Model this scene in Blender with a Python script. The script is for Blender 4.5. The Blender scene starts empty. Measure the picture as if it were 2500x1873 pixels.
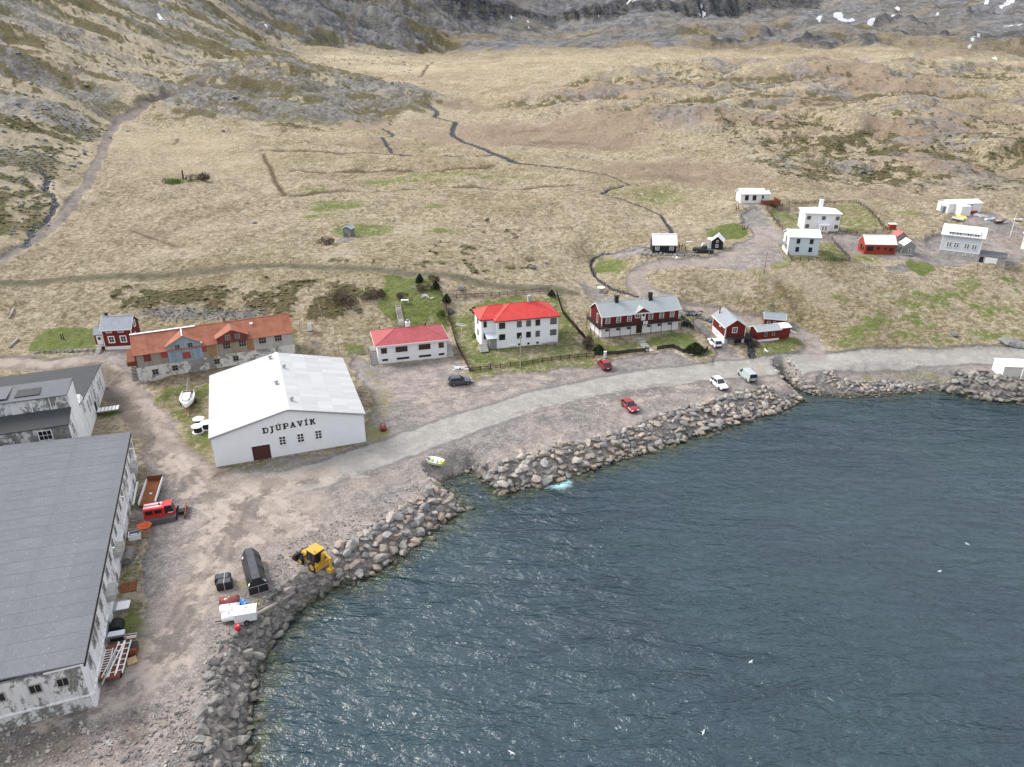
import bpy, bmesh, math, random
import numpy as np
from mathutils import Vector, Matrix
R = math.radians
scene = bpy.context.scene
C = scene.collection
rng = random.Random(7)

# ------------------------------------------------------------------ camera, sky, sun, exposure
CF, CT, CH = 1790.0, R(25.0), 65.0            # focal length in photo pixels, pitch down, height above the sea
cam = bpy.data.cameras.new('camera'); camo = bpy.data.objects.new('camera', cam); C.objects.link(camo)
camo.location = (0, 0, CH); camo.rotation_euler = (R(90) - CT, 0, 0)
cam.sensor_width = 36; cam.lens = 36 * CF / 2500.0; cam.clip_start = 0.5; cam.clip_end = 20000
scene.camera = camo
SUN_EL, SUN_AZ = R(40), R(-68)                 # sun high on the left, a little beyond the village
world = bpy.data.worlds.new('World'); scene.world = world; world.use_nodes = True
wn = world.node_tree; wn.nodes.clear()
wo = wn.nodes.new('ShaderNodeOutputWorld'); bg = wn.nodes.new('ShaderNodeBackground')
sky = wn.nodes.new('ShaderNodeTexSky'); sky.sky_type = 'NISHITA'; sky.sun_disc = False
sky.sun_elevation = SUN_EL; sky.sun_rotation = SUN_AZ; sky.air_density = 1.0; sky.dust_density = 2.0
tc = wn.nodes.new('ShaderNodeTexCoord'); cn = wn.nodes.new('ShaderNodeTexNoise')
cmp_ = wn.nodes.new('ShaderNodeMapping'); cmp_.inputs['Scale'].default_value = (1, 1, 3)
cn.inputs['Scale'].default_value = 2.2; cn.inputs['Detail'].default_value = 6; cn.inputs['Roughness'].default_value = 0.6
cr = wn.nodes.new('ShaderNodeValToRGB'); cr.color_ramp.elements[0].position = 0.3; cr.color_ramp.elements[1].position = 0.62
cr.color_ramp.elements[0].color = (0.42, 0.42, 0.42, 1); cr.color_ramp.elements[1].color = (0.92, 0.92, 0.92, 1)
cm = wn.nodes.new('ShaderNodeMix'); cm.data_type = 'RGBA'
cn2 = wn.nodes.new('ShaderNodeTexNoise'); cn2.inputs['Scale'].default_value = 3.4; cn2.inputs['Detail'].default_value = 7; cn2.inputs['Roughness'].default_value = 0.62
cr2 = wn.nodes.new('ShaderNodeValToRGB'); cr2.color_ramp.elements[0].position = 0.38; cr2.color_ramp.elements[1].position = 0.62      # darker and brighter parts of the cloud deck
cr2.color_ramp.elements[0].color = (0.36, 0.37, 0.40, 1); cr2.color_ramp.elements[1].color = (1, 1, 1, 1)
cs_ = wn.nodes.new('ShaderNodeMix'); cs_.data_type = 'RGBA'; cs_.blend_type = 'MULTIPLY'; cs_.inputs[0].default_value = 1; cs_.inputs[7].default_value = (9.6, 9.7, 10.0, 1)
wn.links.new(cmp_.outputs[0], cn2.inputs['Vector']); wn.links.new(cn2.outputs['Fac'], cr2.inputs[0]); wn.links.new(cr2.outputs[0], cs_.inputs[6]); 
sz = wn.nodes.new('ShaderNodeSeparateXYZ'); sm_ = wn.nodes.new('ShaderNodeMapRange'); sm_.inputs[1].default_value = 0.0; sm_.inputs[2].default_value = 0.9; sm_.inputs[3].default_value = 0.62; sm_.inputs[4].default_value = 1.2   # an overcast sky brightens towards the zenith
wn.links.new(tc.outputs['Generated'], sz.inputs[0]); wn.links.new(sz.outputs[2], sm_.inputs[0]); cz = wn.nodes.new('ShaderNodeMix'); cz.data_type = 'RGBA'; cz.blend_type = 'MULTIPLY'; cz.inputs[0].default_value = 1
wn.links.new(cs_.outputs[2], cz.inputs[6]); wn.links.new(sm_.outputs[0], cz.inputs[7]); wn.links.new(cz.outputs[2], cm.inputs[7])
wn.links.new(tc.outputs['Generated'], cmp_.inputs[0]); wn.links.new(cmp_.outputs[0], cn.inputs['Vector'])
wn.links.new(cn.outputs['Fac'], cr.inputs[0]); wn.links.new(cr.outputs[0], cm.inputs[0])
wn.links.new(sky.outputs[0], cm.inputs[6]); wn.links.new(cm.outputs[2], bg.inputs[0]); wn.links.new(bg.outputs[0], wo.inputs[0])
bg.inputs[1].default_value = 0.10
sl = bpy.data.lights.new('sun', 'SUN'); sl.energy = 2.2; sl.angle = R(28); sl.color = (1.0, 0.96, 0.90)
so = bpy.data.objects.new('sun', sl); C.objects.link(so)
sd_ = Vector((math.sin(SUN_AZ) * math.cos(SUN_EL), math.cos(SUN_AZ) * math.cos(SUN_EL), math.sin(SUN_EL)))
so.rotation_euler = sd_.to_track_quat('Z', 'Y').to_euler(); so.location = (-200, 100, 300)
scene.view_settings.view_transform = 'Standard'; scene.view_settings.look = 'None'
scene.view_settings.exposure = 1.0; scene.view_settings.gamma = 1.0
scene.render.engine = 'CYCLES'

# ------------------------------------------------------------------ photo pixel -> place
CR = {'c4':(0,700,3.682),'c5':(450,800,3.682),'F1':(0,1100,4.418),'F2':(0,1475,3.687),'F3':(450,1250,4.873),'F4':(850,620,3.682),
      'F5':(1380,650,3.682),'F6':(1550,430,4.418),'F7':(2000,430,4.418),'F8':(1900,780,3.682),'G1':(300,740,5.02),'G3':(2260,460,9.204),
      'G4':(320,1150,9.2),'G7':(1560,540,11.04),'G8':(0,880,6.506),'G6':(200,1500,8.285),'G5':(1000,1080,5.5225),'c2':(825,0,2.589),'c3':(1650,0,2.589)}
def q(c, x, y): o = CR[c]; return (o[0] + x / o[2], o[1] + y / o[2])
def ray(p):
    x = (p[0] - 1250) / CF; y = (936.5 - p[1]) / CF
    return np.array([x, math.cos(CT) + y * math.sin(CT), -math.sin(CT) + y * math.cos(CT)])
def at(p, h): d = ray(p); return d * ((h - CH) / d[2]) + np.array([0, 0, CH])

# ------------------------------------------------------------------ numpy noise
def _h(ix, iy, s):
    n = (ix.astype(np.int64) * 374761393 + iy.astype(np.int64) * 668265263 + s * 982451653) & 0xffffffff
    n = ((n ^ (n >> 13)) * 1274126177) & 0xffffffff
    return ((n ^ (n >> 16)) & 0xffff) / 65535.0
def vnoise(x, y, s=0):
    ix = np.floor(x); iy = np.floor(y); fx = x - ix; fy = y - iy
    fx = fx * fx * fx * (fx * (fx * 6 - 15) + 10); fy = fy * fy * fy * (fy * (fy * 6 - 15) + 10)
    a = _h(ix, iy, s); b = _h(ix + 1, iy, s); c = _h(ix, iy + 1, s); d = _h(ix + 1, iy + 1, s)
    return (a + (b - a) * fx) * (1 - fy) + (c + (d - c) * fx) * fy
def fbm(x, y, s=0, o=4, g=0.5):
    t = 0; a = 1; n = 0
    for i in range(o):
        ca, sa = math.cos(i * 1.3), math.sin(i * 1.3)
        t = t + a * vnoise((x * ca - y * sa) * 2.03 ** i + 17.3 * i, (x * sa + y * ca) * 2.03 ** i - 9.1 * i, s + i); n += a; a *= g
    return t / n
def sst(a, b, x): t = np.clip((x - a) / (b - a), 0, 1); return t * t * (3 - 2 * t)

# ------------------------------------------------------------------ building footprints that need level ground (frontA, frontB, ground height, depth)
PADS = {}
def frame(key, A, B, h0, depth, pad=0.8):
    a, b = at(A, h0), at(B, h0); u = (b - a)[:2]; L = float(np.linalg.norm(u)); ang = math.atan2(u[1], u[0])
    PADS[key] = (a[0], a[1], h0, L, depth, ang, pad); return PADS[key]
frame('hall', q('c5', 288, 1255), q('c5', 1635, 1025), 3.0, 25)
frame('warehouse', q('G1', 200, 945), q('G1', 2120, 640), 3.6, 8.5)
frame('red_house', q('c4', 950, 568), q('c4', 1190, 555), 4.5, 5)
frame('low_house', q('F4', 275, 990), q('F4', 890, 925), 3.2, 9)
frame('big_house', q('F4', 1335, 850), q('F4', 1885, 795), 4.2, 9)
frame('hotel', q('F5', 320, 640), q('F5', 1010, 565), 5.0, 6.5)
frame('boat_shed', q('F5', 1425, 695), q('F5', 1550, 690), 4.5, 8)
frame('low_shed', q('F5', 1718, 680), q('F5', 1910, 660), 4.6, 4)
frame('black_cottage', q('F6', 190, 828), q('F6', 438, 830), 14.0, 5)
frame('black_hut', q('F6', 820, 790), q('F6', 918, 798), 14.0, 4)
frame('shaded_front', q('F6', 1642, 848), q('F6', 1970, 858), 14.5, 6.5)
frame('white_two', q('F6', 1815, 590), q('F6', 2190, 600), 15.5, 7)
frame('far_white', q('F6', 1135, 290), q('F6', 1360, 290), 19.0, 5.5)
frame('red_long', q('F7', 480, 840), q('F7', 820, 845), 13.5, 5)
frame('grey_house', q('G3', 270, 1530), q('G3', 1150, 1640), 12.7, 7.5)
frame('far_shed', q('F7', 1380, 400), q('F7', 1740, 390), 17.5, 6)
frame('yellow_house', q('F7', 2170, 780), q('F7', 2500, 850), 13.0, 7)
frame('road_shed', q('F8', 2010, 520), q('F8', 2500, 540), 3.1, 3)
_fa = np.array([math.cos(R(20.5)), math.sin(R(20.5))]); _fo = at((203, 1617), 9)[:2]
def fac(u, v): p = _fo + u * _fa + v * np.array([-_fa[1], _fa[0]]); return (float(p[0]), float(p[1]))
_p = fac(-34, 0); PADS['factory'] = (_p[0], _p[1], 3.0, 34, 86, R(20.5), 0.3)

# ------------------------------------------------------------------ terrain: surveyed heights ('h' height known, 'd' distance known, 'p' hidden dip, 'w' outside the view)
CPS = [(100,1800,'h',3),(350,1800,'h',3),(450,1600,'h',3),(560,1450,'h',3),(450,1300,'h',3),(600,1250,'h',3),(750,1150,'h',3),(950,1150,'h',2.8),(1100,1080,'h',2.9),
(1300,1000,'h',3),(1500,960,'h',3),(1750,930,'h',3),(2000,890,'h',3.1),(2250,880,'h',3.2),(2480,890,'h',3.1),(980,960,'h',3),(1200,900,'h',3.1),(1400,890,'h',3.3),
(450,1000,'h',3),(350,900,'h',3.3),(150,875,'h',3.8),(0,880,'h',4),(-200,890,'h',4.5),(1800,860,'h',3.5),(2000,860,'h',3.4),(2300,860,'h',3.4),(2600,858,'h',3.6),
(60,790,'h',5.6),(150,835,'h',4.5),(0,740,'h',8),(0,690,'h',11),(300,672,'h',11.5),(600,655,'h',12),(850,655,'h',12),(1100,685,'h',10.8),(1330,705,'h',9.3),
(380,735,'h',8),(560,730,'h',8.2),(750,760,'h',7.2),(760,830,'h',4),(850,790,'h',5.6),(900,740,'h',8.2),(1050,700,'h',10.3),(1075,770,'h',6.5),(1300,715,'h',8.6),(1400,770,'h',6.2),(1170,900,'h',3.3),(1430,880,'h',3.4),
(1440,735,'h',7),(1670,755,'h',6.5),(1690,880,'h',3.4),(1600,865,'h',3.6),
(0,640,'h',13),(100,560,'h',16),(200,460,'h',19.5),(250,380,'h',22.5),(290,300,'d',400),(500,600,'h',13.6),(500,500,'h',16.5),(450,420,'h',19),(800,600,'h',13.3),(800,520,'h',15),(800,450,'h',17.5),
(1100,600,'h',13),(1100,520,'h',15.5),(1250,590,'h',12.6),(1200,420,'d',300),(900,400,'d',310),(1000,330,'d',390),(650,330,'d',380),(700,300,'d',415),(1000,280,'d',445),(1130,300,'d',430),(1250,380,'d',325),
(1450,440,'d',272),(1350,520,'h',15),(1640,540,'h',14),(1600,490,'h',16),(1450,630,'h',9.2),(1400,600,'h',12),(1490,700,'h',7.6),(1540,655,'h',11.2),(1600,640,'h',12.8),(1720,640,'h',13.4),(1650,735,'h',8.2),(1800,772,'h',5.8),(1900,795,'h',4.8),(1960,820,'h',4),
(1750,690,'h',11),(1850,680,'h',12),(1900,740,'h',8.3),(2050,700,'h',10.6),(2050,800,'h',6),(2200,680,'h',11.2),(2200,780,'h',6.3),(2350,660,'h',11.6),(2350,780,'h',6.3),(2450,700,'h',9.8),(2480,830,'h',4.8),
(1500,560,'h',14.2),(1750,560,'h',15.4),(1850,520,'h',17.4),(2150,570,'h',15),(2400,560,'h',15.5),(2300,530,'h',16.8),(2490,570,'h',14.8),(2500,500,'d',250),(1700,450,'d',275),(2000,450,'d',275),(2300,450,'d',270),(2500,430,'d',280),
(1600,350,'d',370),(1900,350,'d',345),(2200,350,'d',330),(2500,330,'d',340),(1400,300,'d',430),(1700,250,'d',460),(2000,250,'d',440),(2300,250,'d',430),(2500,240,'d',450),
(1300,230,'d',520),(1500,190,'d',570),(1750,160,'d',620),(2000,145,'d',640),(2250,155,'d',620),(2500,170,'d',600),
(1750,0,'p',(760,42)),(2000,0,'p',(800,42)),(2250,0,'p',(780,40)),(2500,0,'p',(760,40)),(1750,122,'d',1050),(2000,128,'d',1000),(2250,142,'d',900),(2500,160,'d',850),
(1500,135,'d',900),(1300,155,'d',830),(1150,195,'d',680),(1150,245,'d',540),(1080,270,'d',480),(1300,118,'d',1150),(1300,106,'d',1400),(1700,100,'d',1400),(2100,104,'d',1300),(2500,122,'d',1150),
(1700,62,'d',1720),(2100,62,'d',1600),(2500,66,'d',1500),(2000,25,'d',2000),(2300,30,'d',1900),(2500,0,'d',2100),(2250,-25,'d',2400),(2700,100,'d',1300),(2700,0,'d',2000),
(1500,62,'d',1740),(1500,46,'d',1800),(1500,4,'d',1835),(1500,0,'d',2300),(1350,46,'d',1780),(1350,3,'d',1815),(1350,0,'d',2300),(1200,50,'d',1680),(1200,3,'d',1712),(1200,0,'d',2300),
(1700,32,'d',1880),(1700,2,'d',1920),(1100,42,'d',1600),(1100,-6,'d',1650),(1850,40,'d',1900),(1850,-4,'d',2000),
(600,290,'d',420),(800,303,'d',420),(950,292,'d',440),(1050,268,'d',475),(550,215,'d',480),(700,215,'d',500),(850,235,'d',490),(700,155,'d',600),(850,187,'d',565),(980,222,'d',530),(1060,246,'d',505),
(850,0,'p',(640,32)),(980,0,'p',(590,31)),(700,0,'p',(680,42)),(850,150,'d',850),(1000,160,'d',850),(950,192,'d',720),(1100,205,'d',660),(700,128,'d',980),(850,122,'d',1050),(1000,128,'d',1100),(1100,112,'d',1300),
(850,60,'d',1250),(850,0,'d',1430),(1000,75,'d',1300),(1000,20,'d',1480),(700,50,'d',1120),(700,0,'d',1250),(400,250,'d',440),(400,180,'d',540),(400,100,'d',680),(400,30,'d',850),(400,-60,'d',1080),
(550,125,'d',740),(550,60,'d',920),(550,0,'d',1090),(100,350,'d',310),(100,250,'d',380),(100,150,'d',470),(100,50,'d',590),(100,-50,'d',720),(-200,350,'d',275),(-200,200,'d',370),(-200,0,'d',540),(0,440,'d',252),
(150,420,'d',272),(-200,550,'h',18),(-200,700,'h',10),(-150,20,'w',(-300,60,30)),(0,0,'w',(-160,60,5)),(0,0,'w',(-260,150,30)),(0,0,'w',(-600,300,170)),(0,0,'w',(-900,900,330)),(0,0,'w',(250,190,13)),(0,0,'w',(400,260,24)),(0,0,'w',(350,450,40)),
(0,0,'w',(900,700,70)),(0,0,'w',(1500,1200,160)),(0,0,'w',(-1200,2200,420)),(0,0,'w',(0,3200,170)),(0,0,'w',(1500,3200,260)),(0,0,'w',(260,120,3)),(0,0,'w',(-60,20,3)),(0,0,'w',(-90,35,3)),(0,0,'w',(60,20,3)),(0,0,'w',(100,60,3)),(0,0,'w',(120,95,3)),(0,0,'w',(300,60,3)),(0,0,'w',(0,30,3)),(0,0,'w',(0,60,3)),(0,0,'w',(30,80,3)),(0,0,'w',(-200,20,8))]
_c = []
for px, py, k, v in CPS:
    if k == 'h': _c.append(at((px, py), v))
    elif k == 'd': d = ray((px, py)); t = v / d[1]; _c.append(np.array([d[0] * t, v, CH + d[2] * t]))
    elif k == 'p': d = ray((px, 120)); _c.append(np.array([d[0] / d[1] * v[0], v[0], v[1]]))
    else: _c.append(np.array(v, float))
for k, (x, y, h0, L, D, a, _) in PADS.items():
    if k in ('factory',): continue
    for s, t in ((0, 0), (1, 0), (0, 1), (1, 1)):
        _c.append(np.array([x + math.cos(a) * L * s - math.sin(a) * D * t, y + math.sin(a) * L * s + math.cos(a) * D * t, h0]))
_c = np.array(_c)
def polar(x, y): return np.stack([np.arctan2(x, y) * 1.6, np.log(np.maximum(np.hypot(x, y), 5))], -1)
_k = polar(_c[:, 0], _c[:, 1])
_A = np.sqrt(((_k[:, None] - _k[None]) ** 2).sum(-1) + 0.0004)
_w = np.linalg.solve(_A + np.eye(len(_k)) * -1e-3, _c[:, 2] - 20)
# polar grid, dense where the camera looks
az = np.concatenate([np.linspace(-78, -42, 50)[:-1], np.linspace(-42, 42, 830), np.linspace(42, 78, 50)[1:]]) * math.pi / 180
rr = np.concatenate([np.exp(np.linspace(math.log(38), math.log(420), 520))[:-1], np.exp(np.linspace(math.log(420), math.log(3600), 330))])
cA = np.linspace(az[0], az[-1], 240); cR = np.linspace(math.log(rr[0]), math.log(rr[-1]), 300)
def rbf_grid():
    ga, gr = np.meshgrid(cA, cR, indexing='ij'); out = np.zeros(ga.shape)
    for i in range(ga.shape[0]):
        P = np.stack([ga[i] * 1.6, gr[i]], -1); out[i] = np.sqrt(((P[:, None] - _k[None]) ** 2).sum(-1) + 0.0004) @ _w + 20
    return out
_G = rbf_grid()
def bil(G, a0, da, r0, dr, a, r):
    fa = np.clip((a - a0) / da, 0, G.shape[0] - 1.001); fr = np.clip((r - r0) / dr, 0, G.shape[1] - 1.001)
    i = fa.astype(int); j = fr.astype(int); s = fa - i; t = fr - j
    return (G[i, j] * (1 - s) + G[i + 1, j] * s) * (1 - t) + (G[i, j + 1] * (1 - s) + G[i + 1, j + 1] * s) * t
def base_h(x, y):
    return bil(_G, cA[0], cA[1] - cA[0], cR[0], cR[1] - cR[0], np.arctan2(x, y), np.log(np.maximum(np.hypot(x, y), 10)))

# shoreline: (photo pixel at the water's edge, width of the bank in metres)
SH = [(480,2700,5),(590,2100,5),(611,1873,4.6),(616,1763,4.6),(622,1695,4.5),(650,1616,4.3),(678,1560,3.8),(723,1503,2.8),(791,1452,2.5),(836,1426,3.0),(893,1413,4.8),(961,1373,5.4),(1040,1311,5.6),(1100,1270,5.4),
(1135,1243,5),(1110,1215,3),(1094,1200,2),(1078,1181,2),(1115,1166,5.5),(1150,1151,3.5),(1190,1180,2.6),(1226,1209,4),(1290,1192,5.8),(1356,1181,5.8),(1469,1139,5.6),(1582,1107,5.6),(1695,1068,5.8),
(1808,1034,6.5),(1925,1000,6.5),(1940,990,4),(1968,978,4),(1940,958,3),(1915,940,2.5),(1897,922,2),(1903,918,2),(1930,938,3),(1965,962,4.5),(2000,967,6),(2060,973,8),(2124,972,9),(2200,966,10),(2260,958,9),
(2300,955,6),(2330,965,5),(2400,978,5),(2500,985,5),(2650,1000,5),(3000,1030,5),(4200,1100,5)]
SHP = np.array([list(at((a, b), 0)[:2]) + [w] for a, b, w in SH])
SHPOLY = np.vstack([SHP[:, :2], [[900, 30], [900, -400], [-300, -400], [-60, -20]]])
def inpoly(x, y, P):
    r = np.zeros(x.shape, bool); n = len(P)
    for i in range(n):
        x1, y1 = P[i]; x2, y2 = P[(i + 1) % n]
        if y1 == y2: continue
        c = ((y1 > y) != (y2 > y)) & (x < (x2 - x1) * (y - y1) / (y2 - y1) + x1); r ^= c
    return r
def segdist(x, y, P, closed=False, W=None):
    best = np.full(x.shape, 1e9); bw = np.zeros(x.shape); n = len(P)
    for i in range(n if closed else n - 1):
        a = P[i]; b = P[(i + 1) % n]; dx, dy = b[0] - a[0], b[1] - a[1]; l2 = dx * dx + dy * dy + 1e-9
        t = np.clip(((x - a[0]) * dx + (y - a[1]) * dy) / l2, 0, 1)
        d = np.hypot(x - a[0] - t * dx, y - a[1] - t * dy); m = d < best
        best = np.where(m, d, best)
        if W is not None: bw = np.where(m, W[i] + (W[(i + 1) % n] - W[i]) * t, bw)
    return (best, bw) if W is not None else best
def shore(x, y):
    d, w = segdist(x, y, SHP[:, :2], W=SHP[:, 2]); s = inpoly(x, y, SHPOLY)
    return np.where(s, -d, d), w
def hit0(p, fn=base_h):
    d = ray(p); t = np.exp(np.linspace(math.log(40), math.log(3500), 1500)) / math.hypot(d[0], d[1])
    X, Y, Z = d[0] * t, d[1] * t, CH + d[2] * t; b = fn(X, Y) > Z; i = int(np.argmax(b))
    if not b[i]: return np.array([X[-1], Y[-1], Z[-1]])
    if i == 0: return np.array([X[0], Y[0], Z[0]])
    g0 = Z[i - 1] - fn(X[i - 1:i], Y[i - 1:i])[0]; g1 = Z[i] - fn(X[i:i + 1], Y[i:i + 1])[0]; s = g0 / (g0 - g1)
    tt = t[i - 1] + (t[i] - t[i - 1]) * s; return np.array([d[0] * tt, d[1] * tt, CH + d[2] * tt])
def P2(pts): return np.array([hit0(p)[:2] for p in pts])

# ------------------------------------------------------------------ grid and masks
GA, GR = np.meshgrid(az, rr, indexing='ij')
X = np.sin(GA) * GR; Y = np.cos(GA) * GR
Z = base_h(X, Y)
n1 = fbm(X / 9, Y / 9, 3, 4); n2 = fbm(X / 2.2, Y / 2.2, 11, 3); n3 = fbm(X / 40, Y / 40, 21, 4); n4 = fbm(X / 120, Y / 120, 31, 4)
XW = X + (n1 - .5) * 5 + (n2 - .5) * 1.6; YW = Y + (np.roll(n1, 37, 0) - .5) * 5 + (np.roll(n2, 21, 0) - .5) * 1.6   # ragged edges
far = sst(250, 900, GR)
def region(pts, feather, wob=1.0):
    P = P2(pts); m = 6 + feather * 2
    out = np.zeros(X.shape, np.float32)
    b = (X > P[:, 0].min() - m) & (X < P[:, 0].max() + m) & (Y > P[:, 1].min() - m) & (Y < P[:, 1].max() + m)
    if not b.any(): return out
    x = X[b] + (XW[b] - X[b]) * wob; y = Y[b] + (YW[b] - Y[b]) * wob
    d = segdist(x, y, P, True); d = np.where(inpoly(x, y, P), d, -d); out[b] = sst(-feather, feather, d); return out
def line(pts, width, feather, wob=0.3):
    P = P2(pts); m = 6 + width + feather
    out = np.zeros(X.shape, np.float32)
    b = (X > P[:, 0].min() - m) & (X < P[:, 0].max() + m) & (Y > P[:, 1].min() - m) & (Y < P[:, 1].max() + m)
    if not b.any(): return out
    x = X[b] + (XW[b] - X[b]) * wob; y = Y[b] + (YW[b] - Y[b]) * wob
    d = segdist(x, y, P); out[b] = 1 - sst(width / 2 - feather / 2, width / 2 + feather, d); return out
def blob(px, py, rx, ry, s=1.0):
    c = hit0((px, py)); x = XW - c[0]; y = YW - c[1]; return (s * (1 - sst(0.45, 1.1, np.hypot(x / rx, y / ry)))).astype(np.float32)

sd, sw = shore(X, Y); slip = region([(1020,1130),(1045,1108),(1112,1100),(1160,1155),(1120,1175),(1078,1195)], 1.0, .2); sw = sw + (5.2 - sw) * slip
# main road, greyer to the right, warm dirt to the left
ROAD = [(2700,868),(2500,869),(2350,869),(2147,873),(1921,886),(1695,911),(1469,943),(1300,979),(1130,1034),(960,1096),(791,1156),(678,1186),(560,1188)]
LROAD = [(980,1088),(880,1126),(791,1156),(700,1180),(600,1192),(540,1186),(486,1164),(407,1107),(339,1006),(285,935),(235,900),(170,887),(0,884),(-250,884)]
TRACKS = [([(588,1195),(560,1290),(500,1400),(440,1500),(380,1600),(250,1680),(0,1755),(-200,1790)],5.5,4),([(620,1200),(720,1240),(640,1310),(560,1340)],7,6),([(480,1175),(560,1230),(660,1290)],4,4),([(790,1170),(860,1190),(940,1170)],3,4)]
road = line(ROAD, 5.8, 2.6); _x0, _x1 = hit0((620, 1190))[0], hit0((960, 1096))[0]; rfade = sst(_x0, _x1, X + (n1 - .5) * 14); dirt = line(LROAD, 5.4, 1.8)
for p, w, f in TRACKS: dirt = np.maximum(dirt, line(p, w, f, 1.0) * 0.6)
LOOP = [(1992,872),(1990,848),(1970,822),(1930,802),(1850,784),(1750,765),(1650,742),(1585,716),(1552,692),(1550,668),(1585,650),(1660,642),(1750,632),(1850,606),(1895,588)]
dirt = np.maximum(dirt, road * (1 - rfade)) * (1 - np.clip(road * 2, 0, 1) * rfade)
track = line(LOOP, 3.8, 1.2)
HT = [(-150,700),(0,640),(110,568),(170,505),(215,440),(245,385),(262,335),(295,292),(345,268),(450,228),(560,183),(640,160),(720,150)]
hill_track = np.maximum(line(HT[:9], 3.2, 1.6), line(HT[7:], 6.5, 2.5, .5))
BT = [(-100,698),(0,690),(150,681),(300,673),(500,664),(700,651),(850,653),(1000,667),(1150,686),(1300,703),(1400,716)]
back_track = line(BT, 2.6, 1.2)
RUTS = [[(0,1770),(180,1715),(330,1640),(430,1500),(500,1350),(540,1200)],[(0,1800),(200,1745),(370,1660),(470,1500),(540,1330),(580,1210)],[(360,1100),(420,1180),(520,1260),(620,1330)],[(410,1110),(480,1190),(600,1250),(760,1290)],[(560,1200),(640,1280),(700,1340)],[(600,1190),(700,1255),(780,1330)],
 [(430,1330),(500,1290),(560,1220),(660,1195)],[(960,960),(1080,935),(1200,930),(1330,915)],[(960,1000),(1100,965),(1240,945),(1400,920)],[(1250,1010),(1380,985),(1500,960),(1650,935)],[(1300,1030),(1450,990),(1620,950),(1750,930)],[(700,1180),(820,1165),(900,1150)],[(300,1540),(380,1560),(440,1620)]]
ruts = np.maximum.reduce([line(p_, .5, .7, .5) for p_ in RUTS] + [line([(a + 26, b + 4) for a, b in p_], .5, .7, .5) for p_ in RUTS])
foot = np.maximum(line([(172,150),(182,200),(215,240),(272,285)], 1.2, 1.4), line([(905,0),(880,30),(852,60),(858,100)], 7, 5))
# gravel yards
gravel = region([(-400,868),(240,862),(318,838),(345,850),(360,930),(400,1000),(440,1090),(520,1160),(700,1120),(905,1085),(900,1000),(850,885),(880,868),(920,893),(1120,876),(1150,918),(1440,890),(1560,868),(1640,862),(1740,895),(1745,830),(1690,790),(1720,780),(1790,850),(1840,880),(1985,862),(2010,855),(2300,858),(2600,856),(2800,870),(4500,1100),(4500,2600),(-900,3200),(-900,1745),(0,1742),(240,1706),(345,1500),(348,1020),(250,890),(-400,900)], 1.2)
yard = region([(1556,648),(1620,628),(1750,622),(1800,600),(1835,565),(1810,545),(1815,520),(1850,510),(1880,535),(1900,560),(2000,572),(2120,575),(2250,585),(2280,570),(2390,555),(2500,560),(2520,600),(2480,640),(2330,655),(2250,640),(2060,625),(2040,595),(1900,592),(1930,640),(1850,668),(1760,655),(1640,652)], 1.2)
yard = np.maximum(yard, region([(2350,530),(2430,520),(2470,545),(2500,560),(2400,560),(2340,548)], 1.0))
yard = np.maximum(yard, line([(1870,540),(1850,510),(1820,495),(1790,490)], 2.4, 2) * 0.7)
yard = np.maximum(yard, region([(1450,620),(1545,600),(1640,605),(1560,625),(1470,640)], 1.2))
yard = np.maximum(yard, region([(1392,680),(1440,700),(1520,725),(1490,750),(1440,735)], 1.5) * 0.8)
yard = np.maximum(yard, blob(850,585,3.5,3)); yard = np.maximum(yard, region([(2150,650),(2210,640),(2230,665),(2180,670)], 1.0) * .7)
# bare stony bank just behind the warehouse
scree = region([(325,765),(420,752),(640,750),(640,775),(400,775)], 3) * .9
scree = np.maximum(scree, region([(720,810),(760,790),(800,850),(760,870)], 2) * .4)
# lawns and green patches
green = np.zeros(X.shape, np.float32)
def G(m): 
    global green; green = np.maximum(green, m)
G(region([(395,950),(512,940),(528,1150),(470,1115),(430,1040)], 1.2) * .5); G(blob(520,1060,1.2,6,.75)); G(region([(880,900),(905,900),(960,1000),(935,1070),(900,1075)], 2) * .5); G(blob(928,1052,3,2.4,.95)); G(blob(930,1015,2.5,2,.6))
G(line([(560,1158),(640,1140),(760,1120)], 2.2, 1.5, 1) * .5); G(region([(60,838),(110,800),(235,812),(240,848),(150,858),(60,864)], .8) * .85)
G(region([(1083,745),(1110,735),(1365,717),(1440,878),(1152,908)], .4) * .62); G(region([(1120,905),(1300,890),(1440,880),(1430,895),(1140,925)], .6) * .6)
G(region([(1415,790),(1470,838),(1690,815),(1740,862),(1690,868),(1600,848),(1450,868)], .4) * .8)
G(region([(945,675),(1075,680),(1090,790),(1070,815),(985,800),(925,735)], .6) * .8); G(region([(850,840),(905,842),(905,865),(855,868)], .6) * .95); G(region([(640,790),(720,785),(735,850),(650,850)], 2) * .45)
G(region([(1840,835),(1960,818),(1988,845),(1965,862),(1830,872),(1820,850)], .8) * .7); G(region([(1625,755),(1745,765),(1740,795),(1640,775)], .8) * .6)
G(region([(1890,512),(2060,500),(2105,500),(2165,560),(1990,565),(1935,560),(1885,520)], .4) * .55); G(region([(1990,592),(2030,590),(2075,640),(1935,640),(1925,620),(1995,625)], .4) * .55)
G(region([(1725,560),(1800,545),(1830,560),(1790,580),(1735,585)], 1) * .95); G(blob(1480,655,5,6,.8)); G(region([(1450,630),(1500,625),(1550,640),(1520,660),(1460,665)], 1) * .8)
G(region([(2205,635),(2270,640),(2290,660),(2240,670),(2215,655)], .8) * 1.0); G(region([(2060,618),(2140,622),(2140,640),(2080,640)], .8) * .6); G(region([(1880,635),(1930,625),(1930,650),(1890,660)], .8) * .8)
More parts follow.
